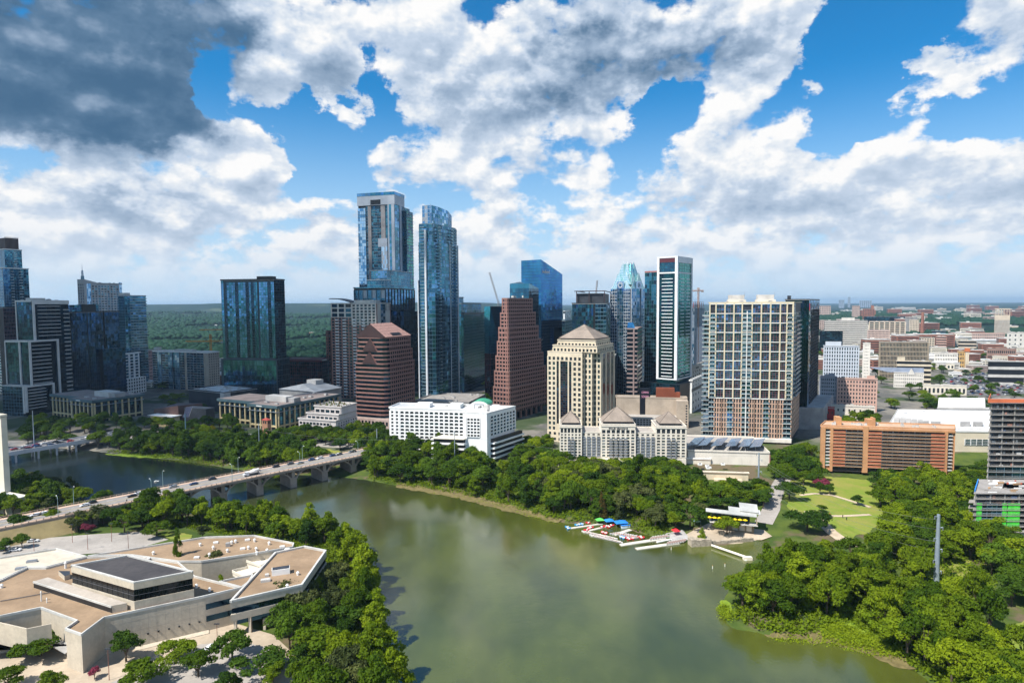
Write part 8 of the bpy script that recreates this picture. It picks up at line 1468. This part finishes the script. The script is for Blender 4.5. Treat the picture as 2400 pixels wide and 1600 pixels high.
def strip(u0, v0, u1, v1, w_, h, mm, name, label, cat, z=.35, group=None):
    a, c = G(u0, v0, z), G(u1, v1, z); d = V2(c - a); n = Vector((-d.y, d.x, 0)).normalized(); e = empty(name, Vector((a.x, a.y, 0)), label, cat, group); m = MB(); m.box(V2(a - n * w_ / 2) + Z * (z - h), d, n * w_, Z * h, mm); m.obj('planking', e); k = MB()
    for i in range(4): q = V2(a + (c - a) * (i / 3)) + n * w_ * .45; k.tube(q - Z * 1, q + Z * (z + .3), .12, .12, BRKR, 6)
    k.obj('piles', e); return e
DK = mat('dock_planks', (.62, .58, .50), .85, var=.15, fine=2.5)
strip(1335, 1237, 1412, 1226, 1.6, .3, DK, 'dock', 'narrow dock farthest left with blue boats beside it', 'dock'); strip(1378, 1243, 1428, 1231, 1.6, .3, DK, 'dock', 'narrow dock between the red pedal boats', 'dock'); strip(1440, 1252, 1478, 1240, 2.4, .3, DK, 'dock', 'short wide dock behind the white canoes', 'dock'); strip(1454, 1276, 1560, 1260, 2.6, .4, DK, 'dock', 'long pale rowing dock, the upper one of the two', 'dock'); strip(1491, 1285, 1590, 1271, 2.6, .4, DK, 'dock', 'long pale rowing dock, the lower one of the two', 'dock'); strip(1539, 1269, 1573, 1262, 1.2, .3, WHT, 'dock', 'small white float between the two rowing docks', 'dock')
def boat_mesh(l, w_, h, mm, inner):
    m = MB(); N = 8; rows = []
    for i in range(N + 1):
        t = i / N; x = (t - .5) * l; k = math.sin(math.pi * min(.98, max(.02, t))) ** .55; rows.append([(x, -w_ / 2 * k, h * (.8 + .5 * (2 * t - 1) ** 2)), (x, -w_ / 3 * k, 0), (x, w_ / 3 * k, 0), (x, w_ / 2 * k, h * (.8 + .5 * (2 * t - 1) ** 2))])
    for i in range(N):
        for j in range(3): m.quad(rows[i][j], rows[i + 1][j], rows[i + 1][j + 1], rows[i][j + 1], mm)
        m.quad(*[(*p[:2], p[2] * .7) for p in (rows[i][0], rows[i + 1][0], rows[i + 1][3], rows[i][3])], inner)
    m.poly([rows[0][j] for j in range(4)], mm); m.poly([rows[N][j] for j in (3, 2, 1, 0)], mm); return m
BT = {}
for nm, mm in (('white', WHT), ('red', mat('boat_red', (.60, .03, .05), .5)), ('blue', mat('boat_blue', (.03, .30, .62), .5)), ('green', mat('boat_green', (.10, .45, .08), .5))): BT[nm] = (boat_mesh(4.6, 1.05, .35, mm, mat('boat_inside', (.35, .34, .32), .8)).mesh('hull'), boat_mesh(3.0, 1.8, .55, mm, mm).mesh('hull'))
seatm = MB(); [seatm.box(Vector((x, -.35, .2)), Vector((.3, 0, 0)), Vector((0, .7, 0)), Z * .12, BRKR) for x in (-1.1, .1, 1.1)]; seatm = seatm.mesh('seats'); cab = MB(); [cab.tube((x, y, .3), (x, y, 1.6), .04, .04, STEEL, 4) for x in (-.8, .6) for y in (-.6, .6)]; cab.box(Vector((-1, -.8, 1.6)), Vector((1.9, 0, 0)), Vector((0, 1.6, 0)), Z * .08, WHT); cab = cab.mesh('sunroof'); benm = MB(); benm.box(Vector((-.7, -.7, .4)), Vector((.5, 0, 0)), Vector((0, 1.4, 0)), Z * .5, WHT); benm = benm.mesh('seat_bench')
def boat(u, v, col, kind, ang, label, group, z=.05):
    q = G(u, v, z); nm = 'canoe' if kind == 0 else 'pedal_boat'; e = empty(nm, Vector((q.x, q.y, z)), label, 'boat', group, ang); e.scale = (1.15, 1.35, 1.3) if kind == 0 else (1, 1, 1)
    for n_, me in ((('hull', BT[col][0]), ('seats', seatm)) if kind == 0 else (('hull', BT[col][1]), ('seat_bench', benm))): o = bpy.data.objects.new(n_, me); COL.objects.link(o); o.parent = e
for i in range(17): t = i / 16; boat(1374 + t * 62, 1247 + t * 14 + (i % 2) * 1.2, 'white', 0, -.5 + rr.uniform(-.08, .08), 'white canoe in the outer moored row at the boat rental', 'white canoes in the outer row')
for i in range(14): t = i / 13; boat(1392 + t * 56, 1256 + t * 13 + (i % 2), 'white', 0, -.6 + rr.uniform(-.1, .1), 'white canoe in the second moored row at the boat rental', 'white canoes in the second row')
for i in range(12): t = i / 11; boat(1440 + t * 55, 1250 + t * 10, 'white', 0, .4 + rr.uniform(-.3, .3), 'white canoe piled near the shore of the boat rental', 'white canoes near the shore')
for i, (u, v, c) in enumerate([(1329,1236,'blue'),(1333,1239,'blue'),(1352,1231,'blue'),(1358,1230,'blue'),(1364,1229,'blue'),(1378,1226,'red'),(1374,1243,'red'),(1380,1239,'red'),(1386,1237,'red'),(1412,1236,'red'),(1420,1234,'red'),(1428,1235,'red'),(1434,1232,'red'),(1412,1248,'red'),(1420,1250,'red'),(1470,1262,'red'),(1476,1264,'red'),(1483,1262,'red'),(1500,1259,'red'),(1505,1261,'red'),(1462,1261,'blue'),(1456,1259,'blue')]): boat(u, v, c, 1, rr.uniform(0, 3), f'{c} pedal boat moored at the boat rental docks', f'{c} pedal boats at the rental')
for i in range(9): boat(1527 + i * 6, 1262 - i * .9, 'white', 0, 1.0, 'white rowing shell laid across the upper rowing dock', 'white shells on the upper dock', .45)
for i in range(8): boat(1566 + i * 5.5, 1273 - i * .9, 'white', 0, 1.0, 'white rowing shell laid across the lower rowing dock', 'white shells on the lower dock', .45)
boat(367, 1128.5, 'white', 1, .3, 'small dark topped boat alone on the river beyond the arch bridge', None)
def canopy(u, v, w_, l_, h, col, ang, label): 
    q = G(u, v, 1.2); q.z = gz(q.x, q.y); e = empty('market_tent', q, label, 'tent'); X, Y = Vector((math.cos(ang), math.sin(ang), 0)), Vector((-math.sin(ang), math.cos(ang), 0)); m = MB(); P = [q + X * i * w_ / 2 + Y * j * l_ / 2 for i, j in ((-1, -1), (1, -1), (1, 1), (-1, 1))]; m.cone(P, q.z + h, q + Z * (h + 1.2), col); m.obj('canopy', e); m = MB(); [m.tube(p, p + Z * h, .06, .06, STEEL, 5) for p in P]; m.obj('legs', e)
TB = mat('tent_blue', (.02, .20, .62), .7); canopy(1455, 1228, 7, 5, 2.6, TB, .2, 'larger bright blue tent on the bank behind the boat rental'); canopy(1428, 1224, 5, 4, 2.4, TB, .2, 'smaller bright blue tent left of the larger blue tent'); canopy(1406, 1222, 4.5, 3.5, 2.4, mat('tent_green', (.12, .55, .10), .7), .2, 'light green tent left of the blue tents'); canopy(1584, 1252, 3.6, 3.6, 2.4, mat('tent_red', (.65, .02, .03), .7), .2, 'round red umbrella tent above the rowing docks'); canopy(1632, 1234, 3.4, 3, 2.2, mat('tent_pale_blue', (.35, .5, .7), .7), .2, 'pale blue tent left of the boathouse')
e = empty('ticket_hut', G(1460, 1234, 1), 'small white blue sided hut under the larger blue tent', 'hut'); m = MB(); q = G(1458, 1234, 1); q.z = gz(q.x, q.y); m.box(q, Vector((4.5, 1, 0)), Vector((-.6, 3, 0)), Z * 2.2, mat('hut_pale', (.6, .68, .75), .7)); o = m.obj('wall', e); m = MB(); m.box(q + Vector((-.2, -.2, 2.2)), Vector((4.9, 1.1, 0)), Vector((-.65, 3.4, 0)), Z * .2, TB); m.obj('roof', e)
RS_ = mat('rough_stone', (.40, .34, .26), .95, var=.35, scale=.9, fine=1.2, bump=.8, bscale=1.5)
def wallpx(L, h, t, label, z=0.): 
    m = MB(); e = empty('stone_wall', Vector((*G(*L[0], z)[:2], 0)), label, 'wall'); P = [V2(G(u, v, z)) for u, v in L]; r = random.Random(2)
    for a, c in zip(P, P[1:]):
        d = c - a; n = Vector((-d.y, d.x, 0)).normalized(); k = max(1, int(d.length / 2.2))
        for i in range(k): m.box(a + d * (i / k) - Z * .8, d * (1 / k), n * (t + r.uniform(-.2, .2)), Z * (h + .8 + r.uniform(-.25, .25)), RS_)
    m.obj('masonry', e)
wallpx([(1621, 1282), (1668, 1279)], 3.4, 4.5, 'rough stone block jutting into the water at the inlet mouth'); wallpx([(1668, 1277), (1700, 1275), (1766, 1268)], 1.8, 1.0, 'long low rough stone wall along the inlet before the boathouse')
a, c = G(1668, 1277, 1), G(1752, 1306, 1); r = empty('water_pipe', a, 'pale round pipe spanning the inlet on the water', 'pipe'); m = MB(); m.tube(a, c, .55, .55, CRM2, 12); m.obj('pipe', r); m = MB(); m.box(c - Vector((2, 1, 1.6)), Vector((4, 0, 0)), Vector((0, 2, 0)), Z * 2, CRM2); m.box(c - Vector((1.6, 1.2, 2.5)), Vector((1, 0, 0)), Vector((0, 1, 0)), Z * 2, WHT); m.obj('anchor_block', r)
for i, (u, v) in enumerate([(1573,1288),(1670,1332),(1699,1327)]): q = G(u, v, 0); m = MB(); m.tube(q - Z, q + Z * 1.3, .14, .14, WHT, 8); m.cone([q + Z * 1.3 + Vector((.2 * math.cos(t), .2 * math.sin(t), 0)) for t in (0, 1.6, 3.1, 4.7)], q.z + 1.3, q + Z * 1.6, CO); o = m.obj('marker_post', loc=q); tag(o, 'thin white marker post standing in the water near the inlet', 'post', 'marker posts in the water')
m = MB(); P = [G(u, v, 4.5) for u, v in [(2330,1488),(2352,1512),(2378,1540),(2410,1580)]]; e = empty('site_fence', P[0], 'black fabric covered fence beside the grass at the lower right edge', 'fence')
for a, c in zip(P, P[1:]): m.box(V2(a) + Z * 3.8, V2(c - a), Vector((.05, .05, 0)), Z * 2.2, BLK)
m.obj('fabric', e)
for i in range(5): q = V2(P[0].lerp(P[3], i / 4)); k = MB(); k.tube(q + Z * 3.5, q + Z * 6.2, .06, .06, STEEL, 5); k.obj('post', e)
for i, (u, v, c) in enumerate([(1984,1217,'dark'),(1975,1212,'dark'),(1945,1207,'red')]):
    q = G(u, v, 5); q.z = gz(q.x, q.y) + .25; m = MB(); cm = CARCOL['black'] if c == 'dark' else mat('red_shirt', (.5, .05, .05)); sk = mat('skin', (.45, .28, .2), .7); X = Vector((1, 0, 0))
    for sg in (-1, 1): m.tube(q + X * .14 * sg, q + X * .09 * sg + Z * .85, .07, .11, BLK, 6); m.tube(q + X * .22 * sg + Z * 1.4, q + X * .28 * sg + Z * .82, .06, .045, cm, 5)
    m.tube(q + Z * .82, q + Z * 1.45, .17, .21, cm, 8); m.tube(q + Z * 1.45, q + Z * 1.55, .07, .06, sk, 6); m.tube(q + Z * 1.53, q + Z * 1.66, .08, .11, sk, 8); m.tube(q + Z * 1.66, q + Z * 1.78, .11, .05, BLK, 8); o = m.obj('person', loc=q); tag(o, ['person in dark clothes walking on the sandy path', 'person in dark clothes higher up the park path', 'person in a red top on the park path'][i], 'person')
# ------------------------------------------------------------------ trees
def wood(px, z, sp, seed, shapes, h, w_, leaves, label, group, cond=None):
    r = random.Random(seed); n = 0
    for x, y in scatter(W2(px, z), sp, seed):
        if cond and not cond(x, y): continue
        tree(x, y, r.choice(shapes), r.uniform(*h), r.uniform(*w_), r.choice(leaves), label, group); n += 1
    return n
NS = []
land = lambda k: (lambda x, y: float(sdist(np.array([x]), np.array([y]))[0]) > k)
# left bank, cypresses along the water then the darker oaks behind them
NS.append(wood([(940,1680),(928,1600),(918,1530),(900,1460),(882,1400),(862,1338),(838,1292),(815,1275),(790,1290),(820,1340),(845,1410),(860,1480),(868,1600),(875,1690)], 2, 8.0, 5, ['tall', 'tall', 'round'], (14, 20), (12, 16), ['lime', 'lime', 'mid'], 'bright green cypress in the waterside row below the cream building', 'cypresses on the left bank'))
NS.append(wood([(868,1690),(855,1500),(838,1420),(800,1345),(775,1330),(760,1350),(715,1425),(640,1448),(610,1462),(680,1520),(705,1560),(700,1690)], 4, 9.5, 6, ['round', 'round', 'spread'], (9, 14), (12, 16), ['mid', 'dark', 'mid', 'olive'], 'dark green oak between the cypress row and the cream building', 'oaks on the left bank'))
NS.append(wood([(860,1330),(835,1280),(790,1256),(735,1236),(660,1226),(560,1216),(470,1210),(400,1206),(350,1202),(300,1208),(340,1232),(450,1240),(500,1256),(596,1254),(690,1270),(770,1290)], 4, 8.8, 7, ['tall', 'round', 'round'], (12, 18), (12, 16), ['mid', 'lime', 'lime', 'mid', 'dark'], 'green tree in the belt between the cream building and the river', 'trees behind the cream building'))
NS.append(wood([(30,1262),(60,1240),(180,1222),(300,1206),(340,1232),(250,1243),(90,1256)], 4, 8.5, 8, ['round', 'spread'], (9, 12), (10, 14), ['mid', 'dark', 'mid', 'olive'], 'green tree in the row below the near rail of the arch bridge', 'trees under the arch bridge'))
NS.append(wood([(-40,1165),(40,1140),(130,1158),(220,1178),(300,1182),(255,1190),(170,1200),(90,1212),(-40,1232)], 3, 9.5, 9, ['round', 'tall'], (10, 15), (12, 16), ['mid', 'dark', 'mid', 'olive'], 'green tree on the near bank beyond the arch bridge', 'trees beyond the arch bridge', land(2)))
# far bank
NS.append(wood([(215,1052),(300,1064),(380,1070),(460,1078),(540,1090),(620,1100),(700,1104),(760,1100),(740,1070),(600,1048),(420,1036),(215,1036)], 5, 7.6, 10, ['round', 'round', 'tall'], (12, 17), (12, 16), ['dark', 'dark', 'mid', 'dark'], 'dark green tree on the far bank left of the arch bridge end', 'trees on the far left bank', lambda x, y: land(4)(x, y) and x < -105 - 0 * y))
NS.append(wood([(40,1016),(160,1010),(330,1012),(430,1016),(560,1012),(610,1018),(560,1006),(300,1000),(60,996)], 9, 11, 11, ['round', 'round'], (10, 15), (12, 16), ['dark', 'dark', 'mid', 'dark'], 'dark street tree before the stone columned offices', 'street trees before the columned offices'))
NS.append(wood([(-60,1048),(20,1042),(180,1030),(150,1022),(-60,1022)], 7, 10, 19, ['round'], (9, 13), (12, 15), ['dark', 'mid'], 'dark tree behind the queuing cars at far left', 'trees behind the girder bridge', land(4)))
NS.append(wood([(640,1040),(690,1016),(760,1022),(900,1015),(905,1040),(860,1062),(780,1048),(700,1040)], 9, 10, 12, ['round', 'spread'], (8, 12), (11, 15), ['dark', 'dark', 'mid'], 'dark tree near the far end of the arch bridge', 'trees at the far bridge end'))
NS.append(wood([(862,1118),(925,1132),(1000,1142),(1080,1157),(1150,1172),(1210,1189),(1255,1204),(1310,1216),(1315,1180),(1240,1130),(1180,1110),(1080,1092),(960,1076),(880,1070),(860,1090)], 4, 9.3, 13, ['round', 'round', 'tall'], (11, 17), (12, 16), ['dark', 'dark', 'mid', 'mid'], 'dark green tree on the far bank before the white arched hotel', 'trees before the white hotel', land(3)))
NS.append(wood([(1255,1200),(1330,1222),(1400,1218),(1455,1224),(1500,1240),(1560,1250),(1590,1235),(1640,1225),(1655,1195),(1640,1150),(1560,1122),(1400,1118),(1300,1120),(1255,1140)], 4, 9.0, 14, ['round', 'round', 'tall', 'spread'], (10, 16), (12, 16), ['mid', 'lime', 'mid', 'dark', 'olive'], 'green tree on the bank between the riverside hotel and the boat rental', 'trees before the riverside hotel', land(4)))
NS.append(wood([(1650,1190),(1660,1150),(1780,1150),(1790,1180),(1770,1195)], 6, 9.5, 15, ['round'], (9, 12), (13, 16), ['dark', 'mid'], 'dark green tree behind the boathouse roof', 'trees behind the boathouse'))
NS.append(wood([(1800,1110),(1830,1095),(1905,1108),(1915,1140),(1840,1135)], 6, 9, 16, ['round', 'spread'], (9, 13), (12, 15), ['dark', 'mid'], 'dark green tree at the top left corner of the park', 'trees at the park corner'))
NS.append(wood([(1205,1090),(1212,1048),(1285,1042),(1300,1100)], 8, 8.5, 31, ['round'], (7, 11), (11, 14), ['mid', 'dark', 'lime'], 'green tree at the foot of the stepped granite tower', 'trees below the granite tower'))
NS.append(wood([(1805,1075),(1900,1062),(1915,1100),(1830,1092)], 8, 9, 32, ['round'], (8, 12), (12, 15), ['dark', 'mid'], 'dark tree left of the orange brick apartments', 'trees left of the apartments'))
NS.append(wood([(1985,985),(2040,975),(2060,1000),(1990,1000)], 10, 10, 33, ['round'], (8, 11), (12, 15), ['dark', 'mid'], 'dark tree between the salmon hotel and the orange apartments', 'trees behind the apartments'))
NS.append(wood([(1290,1105),(1400,1112),(1560,1118),(1640,1140),(1640,1122),(1560,1100),(1400,1095),(1300,1085)], 6, 9, 34, ['round', 'spread'], (7, 10), (11, 14), ['dark', 'mid'], 'tree close against the terrace of the riverside hotel', 'trees at the hotel terrace'))
# right bank wood
NS.append(wood([(1790,1330),(1740,1370),(1712,1430),(1740,1462),(1830,1480),(1900,1470),(1925,1430),(1990,1448),(2060,1482),(2130,1535),(2200,1610),(2330,1760),(2700,1760),(2480,1560),(2330,1500),(2300,1430),(2170,1400),(2050,1350),(1990,1318),(1880,1310)], 4, 8.6, 17, ['round', 'round', 'spread', 'tall'], (11, 17), (12, 16), ['mid', 'lime', 'mid', 'mid'], 'green tree in the dense wood on the near right bank', 'trees of the near right wood', land(3)))
NS.append(wood([(2030,1290),(2080,1240),(2050,1180),(2060,1140),(2140,1130),(2280,1150),(2285,1240),(2420,1290),(2500,1380),(2480,1450),(2330,1430),(2290,1310),(2160,1330),(2160,1390),(2040,1330)], 5, 9.8, 18, ['round', 'round', 'spread'], (10, 15), (12, 16), ['mid', 'dark', 'mid', 'lime'], 'green tree in the wood between the park and the unfinished buildings', 'trees of the upper right wood'))
NS.append(wood([(2245,1110),(2320,1106),(2400,1115),(2290,1150),(2240,1140)], 6, 10, 20, ['round'], (7, 10), (11, 14), ['mid', 'dark'], 'green tree right of the orange brick apartments', 'trees beside the apartments'))
for u, v, sh, h, w_, lm, lb in [(1945,1150,'round',7,8,'dark','small dark round tree with a clear shadow in the middle of the park'),(2010,1176,'round',6.5,8,'dark','small round tree standing alone at the right of the park'),(1926,1190,'round',5,6,'mid','smallest young tree on the park lawn'),(1922,1150,'round',7,7,'dark','dark little tree under the pink tree in the park'),(1926,1140,'spread',7,9,'pink','pink flowering tree in the park'),(1892,1238,'spread',10,22,'dark','huge spreading dark oak between the boathouse and the park'),(1850,1160,'spread',9,16,'dark','broad dark oak at the upper left edge of the park'),
    (1704,1240,'spread',9,16,'mid','round crowned oak in front of the boathouse'),(1645,1256,'cone',9,7,'lime','small pointed bright tree left of the boathouse oak'),(1410,1190,'cone',15,9,'rust','rusty tinged pointed tree in the riverbank wood'),(1455,1195,'cone',13,9,'olive','olive pointed tree right of the rusty pointed tree'),
    (95,1542,'spread',8,14,'mid','round tree before the service yard wall'),(296,1556,'round',10,12,'dark','dark bushy tree against the long cream wall'),(222,1596,'round',4,4,'pink','small pink flowering tree at the building corner'),(412,1560,'spread',8,14,'mid','broad oak on the island of the forecourt, left of the bigger group'),(465,1590,'round',8,12,'mid','round green tree right of the broad forecourt oak'),(545,1555,'spread',9,13,'dark','dark oak with a visible trunk beside the lone white car'),(610,1580,'spread',7,14,'dark','low dark spreading tree on the drive'),(640,1600,'round',7,12,'mid','green tree at the drive end beside the oak wood'),(335,1620,'round',9,14,'mid','green tree at the bottom edge below the forecourt'),(20,1620,'round',8,13,'mid','green tree at the bottom left corner'),(120,1640,'round',7,11,'mid','green tree at the bottom edge near the left corner'),(520,1440,'tall',12,9,'mid','tall narrow tree beside the overhanging corner'),(503,1372,'round',15,10,'olive','round tree growing inside the courtyard'),(420,1372,'tall',19,7,'mid','leaning thin tree behind the raised dark block'),(535,1640,'round',8,12,'dark','dark green tree at the bottom edge below the drive'),
    (52,1288,'round',7.5,8,'dark','small dark round tree in the left car park'),(12,1296,'round',6,8,'dark','small dark tree at the left edge of the car park'),(178,1252,'round',7,9,'olive','greyish tree next to the pink trees by the car park'),(200,1252,'round',5.5,5,'pink','left one of two pink trees by the car park'),(214,1252,'round',5,5,'pink','right one of two pink trees by the car park'),(292,1248,'spread',9,14,'mid','wide oak with a visible trunk behind the car park'),(368,1258,'spread',9,14,'mid','oak beside the small bright lawn'),(475,1262,'round',6,9,'olive','pale greyish bush tree beside the small bright lawn'),(60,1245,'round',6,9,'yellow','yellowish tree at the bridge embankment'),
    (145,1012,'cone',9,6,'yellow','yellow pointed tree before the left columned office'),(497,1022,'round',9,8,'yellow','yellow green tree before the right columned office'),(770,1036,'round',8,8,'yellow','yellow tree below the white terraced office'),(806,1030,'round',7,7,'yellow','second yellow tree below the white terraced office'),(868,1064,'round',6,6,'pink','red tree at the far end of the arch bridge'),(452,1020,'cone',7,6,'yellow','small yellow green tree right of the solar panels'),(205,1190,'spread',9,15,'lime','bright flat topped tree over the arch bridge rail'),(590,1096,'round',11,14,'lime','bright green tree where the far bank meets the arch bridge'),(655,1100,'round',10,14,'mid','green tree left of the far park lawn')]:
    z_ = 4 if v > 1200 else 7; p = G(u, v, z_); tree(p.x, p.y, sh, h, w_, LM and lm, lb)
drape('lawn', W2([(690,1058),(760,1052),(800,1056),(740,1078),(690,1080)], 8), LAWN, .25)
for i in range(190):
    u = rr.choice([rr.uniform(1900, 2100), rr.uniform(2080, 2400), rr.uniform(2150, 2420), rr.uniform(2150, 2420), rr.uniform(340, 800), rr.uniform(1130, 1300)]); y = rr.uniform(560, 1300) if u > 1880 else rr.uniform(600, 900); v = 709 + (CAMZ - 15) * FPX / y; p = G(u, v, 13); tree(p.x, p.y, 'round', rr.uniform(7, 11), rr.uniform(12, 17), rr.choice(['dark', 'dark', 'mid']), 'dark street tree among the downtown buildings', 'street trees downtown')
print('TREES', NS, len(TREES))
# far woods, hedges of the city edge: one mass of small crowns
def far_wood():
    r = np.random.default_rng(3); N = 26000; y = 900 * (6.0 ** (r.random(N) ** .8)); u = np.where(r.random(N) < .5, r.uniform(300, 1250, N), r.uniform(1860, 2480, N)); x = (u - 1200) / FPX * y
    keep = (hnoise(x, y, 160, 21) + np.where(u > 1500, sm(2600, 1100, y) * -.9 + .25, .35)) > 0; keep &= ~((u > 1300) & (y < 1050) & (r.random(N) < .8)); keep &= ~((u < 1300) & (y < 1150)); x, y = x[keep], y[keep]; n = len(x); z = T(x, y); R0 = r.uniform(5, 9, n) * (1 + y / 5200)
    ph = (1 + 5 ** .5) / 2; ico = np.array([(-1, ph, 0), (1, ph, 0), (-1, -ph, 0), (1, -ph, 0), (0, -1, ph), (0, 1, ph), (0, -1, -ph), (0, 1, -ph), (ph, 0, -1), (ph, 0, 1), (-ph, 0, -1), (-ph, 0, 1)]) / 1.9; fc = np.array([(0, 11, 5), (0, 5, 1), (0, 1, 7), (0, 7, 10), (0, 10, 11), (1, 5, 9), (5, 11, 4), (11, 10, 2), (10, 7, 6), (7, 1, 8), (3, 9, 4), (3, 4, 2), (3, 2, 6), (3, 6, 8), (3, 8, 9), (4, 9, 5), (2, 4, 11), (6, 2, 10), (8, 6, 7), (9, 8, 1)])
    a = r.uniform(0, 6.28, n); c, s = np.cos(a), np.sin(a); V = ico[None] * (1 + r.uniform(-.28, .28, (n, 12, 1))); X = V[..., 0] * c[:, None] - V[..., 1] * s[:, None]; Y = V[..., 0] * s[:, None] + V[..., 1] * c[:, None]; P = np.stack([X * R0[:, None] + x[:, None], Y * R0[:, None] + y[:, None], V[..., 2] * R0[:, None] * .8 + (z + R0 * .55)[:, None]], -1).reshape(-1, 3); F = (fc[None] + (np.arange(n) * 12)[:, None, None]).reshape(-1, 3)
    m = leafmat('leaf_far', (.004, .022, .014), (.010, .038, .019), .1); o = bpy.data.objects.new('forest', npmesh('forest', P, F, [m])); COL.objects.link(o); tag(o, kind='stuff'); 
far_wood()
# shore plants under the trees
def undergrowth(POLY, mt, lo=.35, hi=.75, k0=1.0):
    r = np.random.default_rng(8); L = []
    for px, n in POLY:
        P = W2(px, 3); xs = [p[0] for p in P]; ys = [p[1] for p in P]; k = 0
        while k < n:
            x, y = r.uniform(min(xs), max(xs)), r.uniform(min(ys), max(ys))
            if inside(P, x, y): L.append((x, y)); k += 1
    L = np.array(L); d = sdist(L[:, 0], L[:, 1]); L = L[d > k0]; n = len(L); z = T(L[:, 0], L[:, 1]); q = 9; C = np.repeat(np.column_stack([L, z + .6]), q, 0) + r.normal(size=(n * q, 3)) * np.array([1.0, 1.0, .55]); C[:, 2] = np.maximum(C[:, 2], np.repeat(z, q) + .15); N = n * q; nn = r.normal(size=(N, 3)); nn[:, 2] = np.abs(nn[:, 2]) + .3; nn /= np.linalg.norm(nn, axis=1)[:, None]; t = np.cross(nn, r.normal(size=(N, 3))); t /= np.linalg.norm(t, axis=1)[:, None]; b_ = np.cross(nn, t); s = r.uniform(lo, hi, N)[:, None]
    V = np.stack([C - t * s, C - b_ * s * .6, C + t * s, C + b_ * s * .6], 1).reshape(-1, 3); o = bpy.data.objects.new('undergrowth', npmesh('undergrowth', V, np.arange(N * 4).reshape(-1, 4), [mt])); COL.objects.link(o); tag(o, kind='stuff')
undergrowth((([(940,1680),(915,1500),(860,1330),(740,1236),(400,1206),(300,1208),(700,1290),(860,1560),(860,1690)], 2600), ([(1790,1330),(1712,1430),(1830,1482),(1990,1446),(2130,1535),(2330,1760),(2600,1700),(2330,1500),(1990,1318)], 4200), ([(862,1118),(1080,1157),(1255,1204),(1455,1226),(1560,1250),(1600,1200),(1300,1130),(880,1080)], 3600), ([(215,1054),(460,1080),(760,1102),(740,1074),(420,1040)], 1600), ([(2060,1280),(2060,1150),(2280,1150),(2400,1300),(2300,1420),(2080,1330)], 2200), ([(-40,1165),(130,1158),(300,1184),(90,1215)], 500)), LM['mid'])
undergrowth((([(1925,1488),(1930,1455),(1970,1452),(2060,1490),(2115,1524),(2000,1510)], 900), ([(1690,1405),(1702,1408),(1716,1440),(1688,1428)], 120), ([(1760,1484),(1850,1488),(1920,1492),(1925,1482),(1840,1476)], 260), ([(240,1063),(440,1071),(520,1082),(380,1076)], 500), ([(1000,1148),(1150,1177),(1310,1221),(1310,1214),(1150,1168),(1000,1141)], 500)), LM['lime'], .15, .4, -4)
# ------------------------------------------------------------------ cloud that shades the left half of downtown, and the haze
def cloud():
    r = np.random.default_rng(5); c = np.array([-980., 560., 1050.]); V = []; F = []; off = 0; n, k = 26, 14
    for i in range(30):
        q = c + r.normal(size=3) * np.array([250, 300, 25]); q[0] = min(q[0], -640); R0 = r.uniform(110, 210); th = np.linspace(0, math.pi, k); ph = np.linspace(0, 2 * math.pi, n, endpoint=False); TH, PH = np.meshgrid(th, ph, indexing='ij'); d = np.stack([np.sin(TH) * np.cos(PH), np.sin(TH) * np.sin(PH), np.cos(TH)], -1); rad = R0 * (1 + .16 * np.sin(d[..., 0] * 6 + i) * np.cos(d[..., 1] * 5 + i * 2) + .08 * np.sin(d[..., 2] * 13 + i)); P = q + d * rad[..., None] * np.array([1, 1, .42]); V.append(P.reshape(-1, 3)); ii = (np.arange(k - 1)[:, None] * n + np.arange(n)[None]); jj = (np.arange(k - 1)[:, None] * n + (np.arange(n)[None] + 1) % n); F.append(np.stack([ii.ravel(), (ii + n).ravel(), (jj + n).ravel(), jj.ravel()], 1) + off); off += n * k
    m = bpy.data.materials.new('cloud_vapour'); m.use_nodes = True; q = NT(m.node_tree); o = q.n('ShaderNodeOutputMaterial'); d = q.n('ShaderNodeBsdfDiffuse'); d.inputs[0].default_value = (.9, .9, .9, 1); t = q.n('ShaderNodeBsdfTransparent'); mx = q.n('ShaderNodeMixShader'); mx.inputs[0].default_value = .14; q.l(t.outputs[0], mx.inputs[1]); q.l(d.outputs[0], mx.inputs[2]); q.l(mx.outputs[0], o.inputs[0])
    o = bpy.data.objects.new('cloud', npmesh('cloud', np.concatenate(V), np.concatenate(F), [m], smooth=True)); COL.objects.link(o); tag(o, kind='stuff')
cloud()
def haze():
    m = bpy.data.materials.new('haze_air'); m.use_nodes = True; q = NT(m.node_tree); o = q.n('ShaderNodeOutputMaterial'); v = q.n('ShaderNodeVolumePrincipled'); v.inputs['Color'].default_value = (.52, .76, 1, 1); v.inputs['Density'].default_value = HAZE_D; v.inputs['Anisotropy'].default_value = .2; q.l(v.outputs[0], o.inputs['Volume'])
    b = MB(); b.box(Vector((-30000, -8000, -12)), Vector((60000, 0, 0)), Vector((0, 42000, 0)), Z * 292, m); o = b.obj('haze'); tag(o, kind='stuff')
HAZE_D = 4.6e-5
haze()
